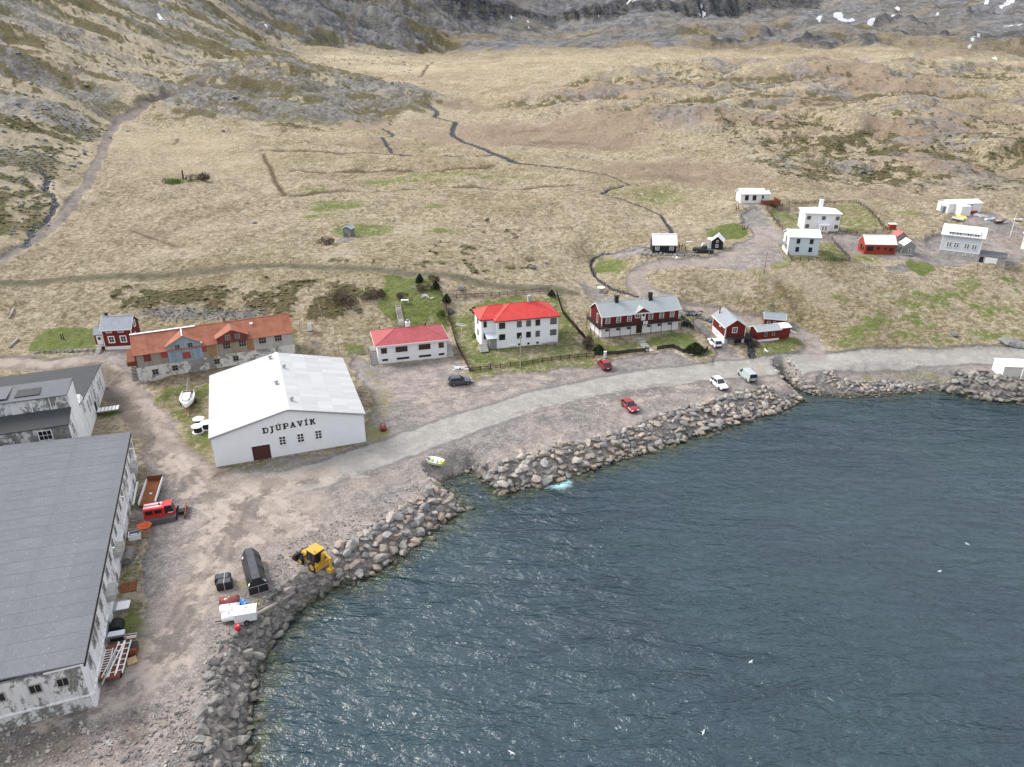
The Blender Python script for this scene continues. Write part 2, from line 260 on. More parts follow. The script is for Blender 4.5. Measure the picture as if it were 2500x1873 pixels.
G(blob(2300,490,4,5,.8)); G(blob(2215,525,6,4,.6)); G(blob(1810,490,4,3,.6)); G(blob(452,442,8,5,.95)); G(blob(820,500,12,10,.7)); G(blob(890,560,12,8,.75)); G(blob(765,470,7,5,.5)); G(blob(1070,500,6,4,.6)); G(blob(1250,430,12,5,.5)); G(blob(730,372,8,6,.3))
G(blob(1100,430,25,10,.5)); G(blob(1000,440,30,9,.45)); G(blob(760,395,16,8,.35)); G(blob(900,400,22,6,.3)); G(blob(1080,560,14,4,.4)); G(blob(780,530,9,6,.6)); G(blob(1600,480,16,16,.45)); G(blob(1530,470,10,10,.45)); G(blob(1640,590,3,4,.8)); G(blob(2480,860,3,3,.5)); G(line([(2110,905),(2200,900),(2260,910),(2330,920)], 2.2, 1.2, 1) * .6); G(line([(1745,975),(1800,960),(1850,952)], 1.2, .8, 1) * .9)
G(region([(300,1480),(345,1520),(345,1600),(300,1640),(270,1560)], 1.5) * .75); G(blob(285,1010,1.5,3.5,.7)); G(blob(340,1240,1.5,2.5,.8)); G(blob(318,1400,1.0,3,.6)); G(line([(0,1745),(120,1735),(230,1710)], 1.2, 1, 1) * .5)
G(line([(700,1500),(740,1450),(770,1430)], 3, 1.5, 1) * .35); G(blob(630,1480,2,3,.5)); G(blob(560,1440,2,3,.5))
slope_green = region([(1780,700),(2000,715),(2200,720),(2520,640),(2520,850),(2200,860),(2060,845),(1960,790),(1850,760)], 8)
G((sst(.40, .66, fbm(X / 6, Y / 5, 77, 6, .68)) * slope_green * .8).astype(np.float32)); G((region([(1560,655),(1900,660),(1880,720),(1700,745),(1600,710)], 4) * sst(.55, .7, n1) * .6).astype(np.float32))
# reddish brown bog and paler hay meadow
brown = np.zeros(X.shape, np.float32)
for a in [(1250,330,60,45,.9),(1420,340,45,30,.9),(1500,300,50,40,.7),(1650,420,40,25,.8),(1750,450,25,12,.6),(1600,200,70,40,.8),(1500,220,50,40,.6),(950,310,40,18,.6),(900,350,30,12,.5),(1150,260,30,20,.5),(2180,480,22,8,.7),(2090,480,10,6,.5),(1300,110,120,60,.5),(1100,185,60,50,.45),(350,570,10,5,.4)]: brown = np.maximum(brown, blob(*a))
bogdark = np.zeros(X.shape, np.float32)
for a in [(1300,320,14,4,.8),(1370,345,20,5,.8),(1280,352,12,4,.6),(1640,440,18,6,.6)]: bogdark = np.maximum(bogdark, blob(*a))
hay = np.zeros(X.shape, np.float32)
for a in [(880,140,60,60,1),(1000,170,60,50,.7),(400,350,45,40,.6),(500,400,40,35,.5)]: hay = np.maximum(hay, blob(*a))
# heather and dark moss
nh = fbm(X / 4.2, Y / 4.2, 41, 4, .65); nh2 = fbm(X / 28, Y / 28, 51, 4); nh3 = fbm((X * .93 - Y * .36) / 130, (X * .36 + Y * .93) / 26, 61, 5, .55)
dens = np.full(X.shape, .16, np.float32)
hl = region([(-500,-200),(1050,-200),(1120,60),(1020,110),(720,110),(730,150),(1000,205),(1095,255),(960,305),(800,305),(600,290),(340,262),(300,240),(150,420),(60,600),(-500,560)], 12)
dens = np.maximum(dens, hl * .62); dens = np.maximum(dens, region([(250,700),(500,690),(700,680),(900,690),(940,760),(800,790),(640,760),(300,755),(250,720)], 4) * .62)
dens = np.maximum(dens, region([(1130,540),(1250,530),(1330,640),(1300,690),(1150,670),(1000,640)], 6) * .5); dens = np.maximum(dens, region([(600,610),(850,630),(1000,640),(980,660),(700,640)], 4) * .35)
dens = np.maximum(dens, region([(1300,260),(1500,180),(1750,155),(2600,165),(2600,430),(2250,470),(1900,430),(1700,330)], 20) * .50)
dens = np.maximum(dens, region([(-300,420),(60,420),(150,440),(120,560),(0,600),(-300,640)], 5) * .58)
dens *= (1 - sst(1000, 1500, GR) * .2)
clump = sst(.57, .66, nh + (dens - .5) * .42 + (nh2 - .5) * .45 + (nh3 - .5) * .7 * np.clip(hl + far, 0, 1))
heath = np.clip(clump, 0, 1) * np.clip(dens * 2.6, 0, 1) * np.where((X > 20) & (Y > 240), .62, 1)
nh4 = fbm((X * .93 - Y * .36) / 60, (X * .36 + Y * .93) / 16, 63, 6, .62)
heath = np.maximum(heath, hl * sst(.47, .56, nh3 * .5 + nh4 * .5) * .85)
knoll = region([(430,205),(560,175),(700,152),(850,187),(980,222),(1075,250),(1050,272),(950,298),(800,306),(560,292),(420,288)], 10)
heath = np.maximum(heath, knoll * sst(.40, .55, fbm(X / 14, Y / 14, 67, 6, .65)) * .8)
foot_knoll = line([(430,285),(560,292),(700,300),(820,305),(950,290)], 16, 14, 1) * .8 * sst(.35, .6, n1); heath = np.maximum(heath, foot_knoll)
for a in [(2200,225,60,8,.9),(2420,200,50,9,.9),(1850,235,30,8,.8),(1950,180,35,10,.6),(830,700,6,6,.6),(1040,640,8,4,.6),(1200,690,14,2,.5)]: heath = np.maximum(heath, blob(*a) * sst(.3, .55, n2 * .5 + n1 * .5))
# rock
gx = np.gradient(Z, axis=1) / np.gradient(GR, axis=1)
rock = sst(.34, .6, np.abs(gx)) * (GR > 350)
rock = np.maximum(rock, hl * sst(.46, .58, fbm((X * .93 - Y * .36) / 90, (X * .36 + Y * .93) / 20, 91, 6, .65)) * .72 * sst(230, 380, GR)); rock = np.maximum(rock, knoll * sst(.53, .64, fbm(X / 16, Y / 10, 93, 6, .65)) * .62)
mound = region([(1200,260),(1500,170),(1750,145),(2050,135),(2600,150),(2600,440),(2250,470),(1900,430),(1700,330),(1400,290)], 20); rock = np.maximum(rock, sst(.48, .62, fbm(X / 22, Y / 16, 95, 6, .62)) * mound * .6)
rock = np.maximum(rock, sst(1050, 1500, GR + (n4 - .5) * 1100 + (n3 - .5) * 500) * (.60 + .38 * sst(.42, .58, fbm(X / 110, Y / 70, 97, 6, .6))))
slope2 = region([(700,-60),(1130,-60),(1150,40),(1230,95),(1120,118),(1000,112),(860,100),(740,80)], 25); stk = fbm((X * .75 - Y * .66) / 260, (X * .66 + Y * .75) / 30, 131, 5, .6)
rock = np.maximum(rock, slope2 * sst(.42, .6, stk) * .9); heath = np.maximum(heath, slope2 * sst(.56, .44, stk) * .75)
heath = np.maximum(heath, sst(1150, 1500, GR) * sst(.52, .62, fbm(X / 80, Y / 50, 137, 6, .6)) * .6)
for a in [(560,220,40,18,.6),(760,225,45,18,.6),(480,125,40,30,.5),(250,150,30,25,.5),(880,210,30,10,.5)]: rock = np.maximum(rock, blob(*a) * sst(.4, .6, n1))
# benches on the far slopes: dark rock steps and tan shelves between them
c3 = lambda *a: [q('c3', *p_) for p_ in a]
steps_ = np.maximum.reduce([line(c3(*p_), w_, 10, 1.2) for p_, w_ in ((((240,275),(380,262),(500,262)),16), (((440,262),(560,215),(640,205)),12), (((680,262),(780,250),(900,242)),14), (((900,300),(1050,278),(1180,285),(1300,330)),20), (((1240,160),(1400,140),(1560,165)),12), (((1640,240),(1760,228)),16), (((1850,110),(2000,98),(2200,75)),12), (((1250,200),(1340,215),(1500,260)),14), (((1900,225),(2050,235),(2200,225)),14), (((560,15),(700,60),(900,95),(1100,110)),10))])
shelf = np.maximum.reduce([line(c3(*p_), w_, 14, 1.2) for p_, w_ in ((((250,290),(400,245),(520,190),(700,155),(1000,118),(1300,120),(1600,95),(2200,82)),16), (((1450,90),(1700,50),(1900,28),(2200,0)),14), (((360,320),(560,292),(640,268)),18), (((1330,345),(1600,352),(1800,335),(2200,330)),28), (((650,290),(820,275)),10), (((1180,180),(1240,215),(1300,235)),12), (((1750,185),(1950,178),(2200,165)),16))] + [line(p_, w_, 14, 1) for p_, w_ in (([(1080,104),(1200,112),(1300,100),(1450,112)],24), ([(1240,100),(1300,106),(1420,98),(1640,116)],16))])
rock = rock * (1 - shelf * .9); brown = np.maximum(brown, shelf * .45); rock = np.maximum(rock, steps_)
# snow
snow = np.zeros(X.shape, np.float32)
def S(pts, f=2.0): 
    global snow; snow = np.maximum(snow, region(pts, f, .8))
S([(2034,24),(2050,22),(2066,35),(2088,37),(2090,45),(2070,48),(2045,42)]); S([(1528,15),(1545,12),(1562,3),(1566,10),(1545,20),(1530,20)]); S([(1940,44),(1955,41),(1962,44),(1950,49)]); S([(2178,32),(2203,34),(2203,38),(2176,38)])
S([(2183,20),(2194,18),(2196,26),(2184,27)]); S([(2400,14),(2412,0),(2424,0),(2420,10),(2404,18)]); S([(2437,22),(2455,14),(2478,10),(2470,18),(2445,24)]); S([(2114,68),(2120,59),(2137,58),(2126,67)]); S([(2022,64),(2040,57),(2058,57),(2050,62),(2030,66)])
S([(2420,70),(2455,63),(2500,54),(2500,58),(2460,67)]); S([(2424,138),(2432,133),(2438,137),(2430,141)]); S([(2316,32),(2326,28),(2330,34)]); S([(2268,47),(2290,44),(2288,48)]); S([(383,44),(392,43),(403,52),(394,52)], 1.2); S([(1243,35),(1248,35),(1251,46),(1247,46)]); S([(1457,43),(1462,42),(1463,48)])
S([(1715,24),(1722,23),(1722,36),(1716,40)]); S([(1700,50),(1712,45),(1706,52)]); S([(1990,58),(2005,53),(2003,60)]); S([(2048,76),(2060,68),(2062,74)]); S([(1826,54),(1834,52),(1832,56)]); S([(1908,52),(1918,50),(1914,54)]); S([(1650,88),(1656,84),(1657,88)])
falls = np.maximum.reduce([line([(1288,56),(1292,72),(1300,82),(1310,95),(1318,106)], 4, 3, .6), line([(1712,0),(1714,18),(1708,38)], 3, 3, .6), line([(2390,84),(2386,98),(2372,116),(2354,130)], 4, 3, .6), line([(603,0),(618,20),(640,47),(665,70)], 2.5, 2, .6), line([(2100,110),(2106,104)], 3, 3)])
snow = np.maximum(snow, falls * sst(.35, .6, n1) * .8)
# streams
STREAM = [(1040,258),(1072,272),(1060,285),(1115,298),(1103,312),(1106,330),(1130,345),(1180,362),(1215,378),(1260,395),(1310,402),(1400,412),(1480,425),(1535,450),(1478,462),(1470,472),(1520,486),(1580,508),(1618,528),(1638,552),(1646,578)]
STREAM2 = [(1600,606),(1530,612),(1470,618),(1440,632),(1444,652),(1455,672),(1478,692),(1510,708),(1560,722)]
STREAM3 = [(1680,762),(1740,785),(1790,800),(1815,825),(1830,850),(1840,868)]
stream = np.maximum.reduce([line(STREAM[:13], 1.9, 1.2, .5), line(STREAM[12:], .6, .7, .5), line(STREAM2, .6, .6, .6), line(STREAM3, 1.0, .9, .5)])
smalls = np.maximum.reduce([line([(935,312),(960,330),(932,338),(945,352),(960,370),(1000,377),(1120,382),(1200,378)], 1.0, 1.2), line([(95,420),(120,440),(110,470),(140,500),(100,530),(70,570),(55,600)], 1.0, 1.4, .8), line([(1388,270),(1400,250),(1410,240)], .5, .8)])
ditch = np.maximum.reduce([line([(638,368),(700,371),(800,374),(900,373),(985,376)], 2.6, 1.4, .5), line([(643,378),(660,410),(675,450),(695,475)], 1.3, .9), line([(690,476),(800,470),(1000,460),(1200,458),(1400,455)], 1.5, 1.2, .5), line([(715,421),(850,417),(1050,410),(1200,404)], 1.8, 1.2, .5),
    line([(1030,182),(1058,152)], 2.2, 1.5), line([(600,318),(680,340),(780,352),(900,360)], .7, 1.0) * .7, line([(388,352),(425,352),(435,340)], .7, .6), line([(320,566),(380,578),(425,600)], .6, .8) * .8, line([(1900,690),(1935,740),(1960,780)], 1.2, 1.5) * .5, line([(1690,665),(1700,690),(1720,710)], 1.2, 1.5) * .4, line([(2100,455),(2140,480),(2200,500)], .8, 1) * .5])
wet = (1 - sst(0.3, 1.0, sd / np.maximum(sw, 1))) * (sd > -8)
wetline = np.clip(1 - sst(.2, 3.0, sd) , 0, 1)

# ------------------------------------------------------------------ relief
flat = np.clip(np.maximum.reduce([road, dirt, gravel, yard, track * 1.2, hill_track, back_track]), 0, 1)
rough = (1 - flat)
rel = (n2 - .5) * .8 + (n1 - .5) * 1.5; nb = fbm(X / 17, Y / 17, 151, 5, .55)
Zf = Z + rel * rough * .55 * sst(60, 110, GR)
corr = np.maximum.reduce([line(STREAM, 16, 14, .2), line(STREAM2, 8, 8, .2), line([(638,368),(985,376),(1400,455),(690,476),(640,375)], 8, 8, .2) * .7])
Zf += (1 - corr * .9) * (n3 - .5) * (2.5 + 5 * hl) * sst(230, 420, GR) * rough; Zf += heath * .35 * rough; r2 = fbm(X / 48, Y / 38, 171, 5, .55); Zf += (1 - corr * .95) * mound * (r2 - .5) * 17 * sst(255, 380, GR)
heath = np.maximum(heath, mound * sst(.48, .38, r2) * sst(.40, .56, nh) * .8); brown = np.maximum(brown, mound * sst(.44, .36, fbm(X / 60, Y / 45, 181, 4)) * .8)
Zf += (1 - corr * .9) * (nb - .5) * 5.5 * sst(150, 300, GR) * rough * np.clip(1 - hay, .3, 1)
rn = 1 - np.abs(fbm((X * .93 - Y * .36) / 150, (X * .36 + Y * .93) / 34, 61, 5, .55) * 2 - 1)
Zf += slope2 * (stk - .5) * 40; Zf += hl * (rn - .75) * 16 * sst(230, 520, GR)
Zf += sst(850, 1300, GR) * ((fbm(X / 150, Y / 110, 101, 6, .55) - .5) * 52)
cliff = region([(980,-40),(1060,20),(1110,46),(1200,54),(1290,44),(1350,50),(1440,46),(1500,50),(1620,34),(1720,40),(1850,22),(2000,12),(2060,-30),(1850,-20),(1700,1),(1500,3),(1200,3)], 22, 1.0)
Zf += steps_ * 7; cliff = np.maximum(cliff, steps_ * .55)
Zf += cliff * (np.abs(fbm(X / 22, Y / 200, 111, 4) * 2 - 1) - .2) * 26
Zf -= stream * .9 + smalls * .8 + ditch * .45
Zf += (n2 - .5) * .12 * flat
ditch = np.maximum.reduce([ditch, hill_track * .4, blob(140,1815,5,3,.5) * sst(.4,.6,n2), blob(290,1790,4,2.5,.45) * sst(.4,.6,n2), blob(40,1850,5,3,.45)])
lowbank = line([(370,985),(420,968),(500,960),(512,950)], 2.2, 1.2, 1); Zf += lowbank * 1.0; G(lowbank * .7)
for a, b in (((940,770),(1080,752)), ((950,795),(1082,778)), ((960,748),(1075,738))): tl = line([a, b], 1.2, .8, .3); Zf += tl * .5
# level ground under buildings
for k, (x, y, h0, L, D, a, pad) in PADS.items():
    dx, dy = X - x, Y - y; u = dx * math.cos(a) + dy * math.sin(a); v = -dx * math.sin(a) + dy * math.cos(a)
    d = np.maximum.reduce([-u, u - L, -v, v - D]); w = 1 - sst(pad, pad + 3.5, d); Zf = Zf + (h0 - .06 - Zf) * w
# shore
sdd = sd + (n2 - .5) * .7
bank = np.clip(sdd / np.maximum(sw, 1), 0, 1)
Zl = np.where(sd > 0, Zf * np.where(sw > 7.5, bank ** 1.1, sst(-.15, 1.0, bank) - .06 * (1 - bank)), -.35 - np.clip(-sd, 0, 30) * .25)
Zf = np.where(sd < np.maximum(sw, 1), Zl, Zf)
_ir = np.interp
def ground(x, y):
    x = np.atleast_1d(np.asarray(x, float)); y = np.atleast_1d(np.asarray(y, float))
    fa = np.clip(np.interp(np.arctan2(x, y), az, np.arange(len(az))), 0, len(az) - 1.001); fr = np.clip(np.interp(np.hypot(x, y), rr, np.arange(len(rr))), 0, len(rr) - 1.001)
    i = fa.astype(int); j = fr.astype(int); s = fa - i; t = fr - j
    return (Zf[i, j] * (1 - s) + Zf[i + 1, j] * s) * (1 - t) + (Zf[i, j + 1] * (1 - s) + Zf[i + 1, j + 1] * s) * t
def gz(x, y): return float(ground(x, y)[0])
def pt(px, py): return hit0((px, py), ground)
def mk_terrain():
    na, nr = X.shape; co = np.stack([X, Y, Zf], -1).reshape(-1, 3).astype(np.float32)
    i = np.arange(na - 1)[:, None] * nr + np.arange(nr - 1)[None]; f = np.stack([i, i + 1, i + nr + 1, i + nr], -1).reshape(-1, 4)[:, ::-1]
    # leave out what is deep under the sea
    deep = (Zf < -2.5).reshape(-1); keep = ~(deep[f].all(1)); f = f[keep]
    me = bpy.data.meshes.new('ground'); me.vertices.add(len(co)); me.vertices.foreach_set('co', co.ravel())
    me.loops.add(f.size); me.loops.foreach_set('vertex_index', f.ravel().astype(np.int32)); me.polygons.add(len(f))
    me.polygons.foreach_set('loop_start', np.arange(0, f.size, 4, dtype=np.int32)); me.update(calc_edges=True)
    me.polygons.foreach_set('use_smooth', np.ones(len(f), bool))
    def att(n, *ch):
        a = me.color_attributes.new(n, 'FLOAT_COLOR', 'POINT'); d = np.stack([np.broadcast_to(np.clip(c, 0, 1), X.shape) for c in ch], -1).reshape(-1).astype(np.float32); a.data.foreach_set('color', d)
    gy = np.clip(gravel + yard, 0, 1)
    dd = np.maximum.reduce([dirt, track * .55, foot * .8]); gy = np.maximum.reduce([gy, hill_track, track])
    att('m1', road, dd, gy, np.clip(green, 0, 1)); att('m2', np.clip(heath, 0, 1), np.clip(np.maximum(rock, scree), 0, 1), snow, brown)
    att('m3', np.clip(np.maximum(stream, smalls), 0, 1), np.clip(ditch + bogdark * .5, 0, 1), hay, ruts); att('m4', back_track, cliff, np.clip(1 - bank, 0, 1) * (sd < 12) * (1 - slip * .9), hl)
    return me
# ------------------------------------------------------------------ shader helpers
class NB:
    def __init__(s, name):
        s.m = bpy.data.materials.new(name); s.m.use_nodes = True; s.t = s.m.node_tree; s.t.nodes.clear()
        s.out = s.t.nodes.new('ShaderNodeOutputMaterial'); s.p = s.t.nodes.new('ShaderNodeBsdfPrincipled'); s.t.links.new(s.p.outputs[0], s.out.inputs[0])
        s.co = s.t.nodes.new('ShaderNodeTexCoord')
    def L(s, a, b):
        if isinstance(a, (int, float)): b.default_value = a
        elif isinstance(a, tuple): b.default_value = a if len(a) == 4 or b.type == 'VECTOR' else (*a, 1)
        else: s.t.links.new(a, b)
    def obj(s): return s.co.outputs['Object']
    def map(s, v, sc=(1, 1, 1), rot=0):
        n = s.t.nodes.new('ShaderNodeMapping'); n.inputs['Scale'].default_value = sc; n.inputs['Rotation'].default_value = (0, 0, rot); s.L(v, n.inputs[0]); return n.outputs[0]
    def noise(s, v, scale, det=4, rough=.55, dist=0):
        n = s.t.nodes.new('ShaderNodeTexNoise'); n.inputs['Scale'].default_value = scale; n.inputs['Detail'].default_value = det; n.inputs['Roughness'].default_value = rough; n.inputs['Distortion'].default_value = dist; s.L(v, n.inputs['Vector']); return n.outputs['Fac']
    def vor(s, v, scale, feat='F1', out='Distance'):
        n = s.t.nodes.new('ShaderNodeTexVoronoi'); n.inputs['Scale'].default_value = scale; n.feature = feat; s.L(v, n.inputs['Vector']); return n.outputs[out]
    def mr(s, v, a, b, c=0., d=1.):
        n = s.t.nodes.new('ShaderNodeMapRange'); n.inputs[1].default_value = a; n.inputs[2].default_value = b; n.inputs[3].default_value = c; n.inputs[4].default_value = d; s.L(v, n.inputs[0]); return n.outputs[0]
    def mth(s, op, a, b=0.):
        n = s.t.nodes.new('ShaderNodeMath'); n.operation = op; s.L(a, n.inputs[0]); s.L(b, n.inputs[1]); return n.outputs[0]
    def mix(s, f, a, b, mode='MIX'):
        n = s.t.nodes.new('ShaderNodeMix'); n.data_type = 'RGBA'; n.blend_type = mode; s.L(f, n.inputs[0]); s.L(a, n.inputs[6]); s.L(b, n.inputs[7]); return n.outputs[2]
    def att(s, name):
        n = s.t.nodes.new('ShaderNodeAttribute'); n.attribute_name = name; m = s.t.nodes.new('ShaderNodeSeparateColor'); s.t.links.new(n.outputs['Color'], m.inputs[0]); return m.outputs[0], m.outputs[1], m.outputs[2], n.outputs['Alpha']
    def bump(s, h, st=.5, dist=.1, nrm=None):
        n = s.t.nodes.new('ShaderNodeBump'); n.inputs['Strength'].default_value = st; n.inputs['Distance'].default_value = dist; s.L(h, n.inputs['Height'])
        if nrm is not None: s.L(nrm, n.inputs['Normal'])
        return n.outputs[0]
    def xyz(s, v): n = s.t.nodes.new('ShaderNodeSeparateXYZ'); s.L(v, n.inputs[0]); return n.outputs
    def rnd(s): return s.t.nodes.new('ShaderNodeObjectInfo').outputs['Random']
    def pos(s): return s.t.nodes.new('ShaderNodeNewGeometry').outputs['Position']
    def fin(s, col, rough=.8, nrm=None, spec=.3, metal=0.):
        s.L(col, s.p.inputs['Base Color']); s.L(rough, s.p.inputs['Roughness']); s.p.inputs['Specular IOR Level'].default_value = spec; s.p.inputs['Metallic'].default_value = metal
        if nrm is not None: s.L(nrm, s.p.inputs['Normal'])
        return s.m
def simple(name, col, rough=.7, var=.18, scale=3, spec=.3, metal=0., grime=0.):
    n = NB(name); a = n.noise(n.obj(), scale, 5, .6); dk = tuple(c * (1 - var) for c in col)
    c = n.mix(n.mr(a, .35, .65), dk, col)
    if grime: c = n.mix(n.mth('MULTIPLY', n.mr(n.noise(n.map(n.obj(), (3, 3, .5)), 1.5, 6, .7), .5, .72), grime), c, (.13, .11, .09))
    return n.fin(c, rough, None, spec, metal)
def ribbed(name, col, rough=.5, axis='x', period=.6, depth=.03, var=.12, grime=.25, gcol=(.2, .17, .14), dark=.75, spec=.35, rnd=0.):
    n = NB(name); o = n.xyz(n.obj()); v = o[0] if axis == 'x' else (o[1] if axis == 'y' else o[2])
    f = n.mth('FRACT', n.mth('DIVIDE', v, period)); seam = n.mr(n.mth('ABSOLUTE', n.mth('SUBTRACT', f, .5)), .40, .5)
    c = n.mix(n.mr(n.noise(n.obj(), .7, 5, .6), .35, .65), tuple(k * (1 - var) for k in col), col)
    if rnd: c = n.mix(n.mth('MULTIPLY', n.rnd(), rnd), c, tuple(k * .8 for k in col))
    c = n.mix(n.mth('MULTIPLY', n.mr(n.noise(n.map(n.obj(), (2, 2, .6)), 1.0, 6, .7), .48, .75), grime), c, gcol)
    c = n.mix(seam, c, n.mix(1., c, (dark,) * 3, 'MULTIPLY'))
    return n.fin(c, rough, n.bump(seam, .6, depth), spec)
def plaster(name, base=(.62, .62, .60), patch=(.17, .165, .15), amt=.5, stretch=1.0):
    n = NB(name); m = n.map(n.obj(), (1, 1, stretch)); a = n.noise(m, .6, 12, .80, .15); b = n.noise(m, .13, 4, .5)
    f = n.mr(n.mth('ADD', a, n.mth('MULTIPLY', b, .5)), .875 - amt * .25, .90 - amt * .25)
    c = n.mix(f, base, n.mix(n.mr(n.noise(m, 2.5, 6, .7), .35, .65), patch, tuple(k * 2.2 for k in patch)))
    c = n.mix(n.mth('MULTIPLY', n.mr(n.noise(n.map(n.obj(), (2.2, 2.2, .25)), 1.0, 6, .7), .5, .7), .5), c, (.26, .25, .23))
    return n.fin(c, .9, n.bump(a, .4, .05), .2)

# ground
def ground_mat():
    n = NB('ground_cover'); P = n.obj()
    road, dirt, gravel, green = n.att('m1'); heath, rock, snow, brown = n.att('m2'); stream, ditch, hay, wet = n.att('m3'); back, cliff, bank, hill = n.att('m4')
    f0 = n.noise(P, .035, 5, .6); f1 = n.noise(P, .20, 8, .70); f2 = n.noise(P, .9, 6, .78); f3 = n.noise(P, 3.2, 4, .85); f4 = n.noise(P, .011, 4, .55)
    st = n.noise(n.map(P, (.45, 1.5, 1), .5), 1.3, 6, .8); st2 = n.noise(n.map(P, (1.3, .4, 1), .9), .5, 7, .8)
    c = n.mix(n.mr(f1, .43, .57), (.40, .315, .19), (.54, .455, .30))
    c = n.mix(n.mr(f0, .45, .56), c, n.mix(n.mr(f1, .44, .56), (.38, .315, .175), (.49, .43, .26))); c = n.mix(n.mth('MULTIPLY', n.mr(f4, .45, .6), .6), c, (.51, .40, .28))
    wp = n.t.nodes.new('ShaderNodeVectorMath'); wp.operation = 'MULTIPLY_ADD'; n.L(n.t.nodes.new('ShaderNodeTexNoise').outputs['Color'], wp.inputs[0]); wp.inputs[1].default_value = (1.6, 1.6, 1.6); n.L(P, wp.inputs[2])
    wn_ = wp.inputs[0].links[0].from_node; wn_.inputs['Scale'].default_value = .7; wn_.inputs['Detail'].default_value = 4; n.L(P, wn_.inputs['Vector'])
    t1 = n.vor(wp.outputs[0], .85); t2 = n.vor(wp.outputs[0], .23); t3 = n.noise(P, .45, 9, .85)
    c = n.mix(n.mth('MULTIPLY', n.mr(f2, .49, .58), .60), c, (.225, .165, .085)); c = n.mix(n.mth('MULTIPLY', n.mr(t1, .42, .70), .62), c, (.155, .12, .055)); c = n.mix(n.mth('MULTIPLY', n.mr(t2, .50, .75), .35), c, (.19, .15, .075)); c = n.mix(n.mth('MULTIPLY', n.mr(t3, .515, .57), .38), c, (.17, .135, .065)); c = n.mix(n.mth('MULTIPLY', n.mr(t3, .485, .43), .45), c, (.74, .66, .49)); c = n.mix(n.mth('MULTIPLY', n.mr(st, .50, .60), .62), c, (.70, .62, .45))
    c = n.mix(n.mth('MULTIPLY', n.mr(st2, .51, .60), .45), c, (.21, .155, .08)); c = n.mix(n.mth('MULTIPLY', n.mr(f3, .54, .64), .5), c, (.16, .12, .055)); c = n.mix(n.mth('MULTIPLY', n.mr(f3, .46, .36), .4), c, (.72, .65, .50))
    f5 = n.noise(P, .020, 9, .72); c = n.mix(n.mth('MULTIPLY', n.mr(f5, .50, .58), .45), c, n.mix(1., c, (.66, .62, .52), 'MULTIPLY')); c = n.mix(n.mth('MULTIPLY', n.mr(n.noise(P, .05, 8, .75), .46, .40), .35), c, (.66, .57, .42))
    c = n.mix(n.mth('MULTIPLY', hay, .6), c, n.mix(n.mr(f1, .42, .58), (.56, .47, .29), (.62, .52, .37)))
    c = n.mix(n.mth('MULTIPLY', hill, .55), c, n.mix(n.mr(f2, .44, .56), (.29, .24, .135), (.60, .55, .42)))
    c = n.mix(n.mth('MULTIPLY', n.mr(n.mth('ADD', n.mth('MULTIPLY', brown, 1.3), n.mth('MULTIPLY', n.mth('SUBTRACT', f1, .5), 2.2)), .1, .95), .72), c, n.mix(n.mr(f2, .44, .58), (.26, .185, .125), (.41, .315, .225)))
    c = n.mix(1., c, (1.0, 1.0, 1.07), 'MULTIPLY')
    hcol = n.mix(n.mr(f2, .42, .58), (.072, .060, .026), (.18, .15, .075)); hcol = n.mix(n.mr(f1, .5, .58), hcol, (.095, .10, .035))
    hf = n.mr(n.mth('ADD', heath, n.mth('MULTIPLY', n.mth('SUBTRACT', f2, .5), 2.0)), .25, .62)
    c = n.mix(n.mth('MULTIPLY', hf, .88), c, hcol)
    gcol = n.mix(n.mr(f2, .42, .58), (.075, .125, .022), (.18, .235, .055)); gn = n.mth('MULTIPLY', n.mth('SUBTRACT', n.mth('ADD', f2, f1), 1.0), 2.0); gf = n.mr(n.mth('ADD', green, gn), .30, .72)
    gf = n.mth('MULTIPLY', gf, n.mr(green, .05, .35))
    c = n.mix(n.mth('MULTIPLY', gf, .92), c, gcol); c = n.mix(n.mth('MULTIPLY', n.mth('MULTIPLY', n.mr(green, .1, .6), .35), n.mr(st, .45, .55)), c, (.33, .32, .14))
    rn_ = n.noise(P, .30, 9, .80); rcol = n.mix(n.mr(rn_, .44, .58), (.125, .122, .128), (.37, .365, .375)); rcol = n.mix(n.mr(f3, .53, .62), rcol, (.42, .41, .39)); rcol = n.mix(n.mth('MULTIPLY', n.mr(f1, .5, .6), .55), rcol, (.25, .20, .115))
    rf = n.mr(n.mth('ADD', rock, n.mth('MULTIPLY', n.mth('SUBTRACT', n.noise(P, .42, 8, .8), .5), 2.8)), .30, .75); rf = n.mth('MULTIPLY', rf, n.mr(rock, .02, .25))
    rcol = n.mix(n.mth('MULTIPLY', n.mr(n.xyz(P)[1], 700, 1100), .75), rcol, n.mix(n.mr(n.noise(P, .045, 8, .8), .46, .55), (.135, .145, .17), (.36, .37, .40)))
    c = n.mix(n.mth('MULTIPLY', rf, .88), c, rcol)
    o = n.xyz(n.pos()); z = n.mth('ADD', o[2], n.mth('MULTIPLY', n.noise(P, .02, 4), 10.))
    cmb = n.t.nodes.new('ShaderNodeCombineXYZ'); n.L(z, cmb.inputs[2]); band = n.noise(cmb.outputs[0], .30, 5, .8)
    jt = n.noise(n.map(P, (1, 1, .10)), .10, 8, .82); cn2 = n.noise(n.map(P, (1, 1, 1.5)), .05, 8, .8)
    ccol = n.mix(n.mr(band, .44, .56), (.07, .075, .085), (.185, .185, .20)); ccol = n.mix(n.mr(jt, .50, .58), ccol, (.035, .037, .045)); ccol = n.mix(n.mth('MULTIPLY', n.mr(cn2, .52, .6), .8), ccol, (.20, .185, .11)); ccol = n.mix(n.mth('MULTIPLY', n.mr(jt, .46, .40), .6), ccol, (.26, .26, .27))
    c = n.mix(n.mr(n.mth('ADD', cliff, n.mth('SUBTRACT', n.mth('MULTIPLY', cn2, 1.6), .8)), .25, .6), c, ccol)
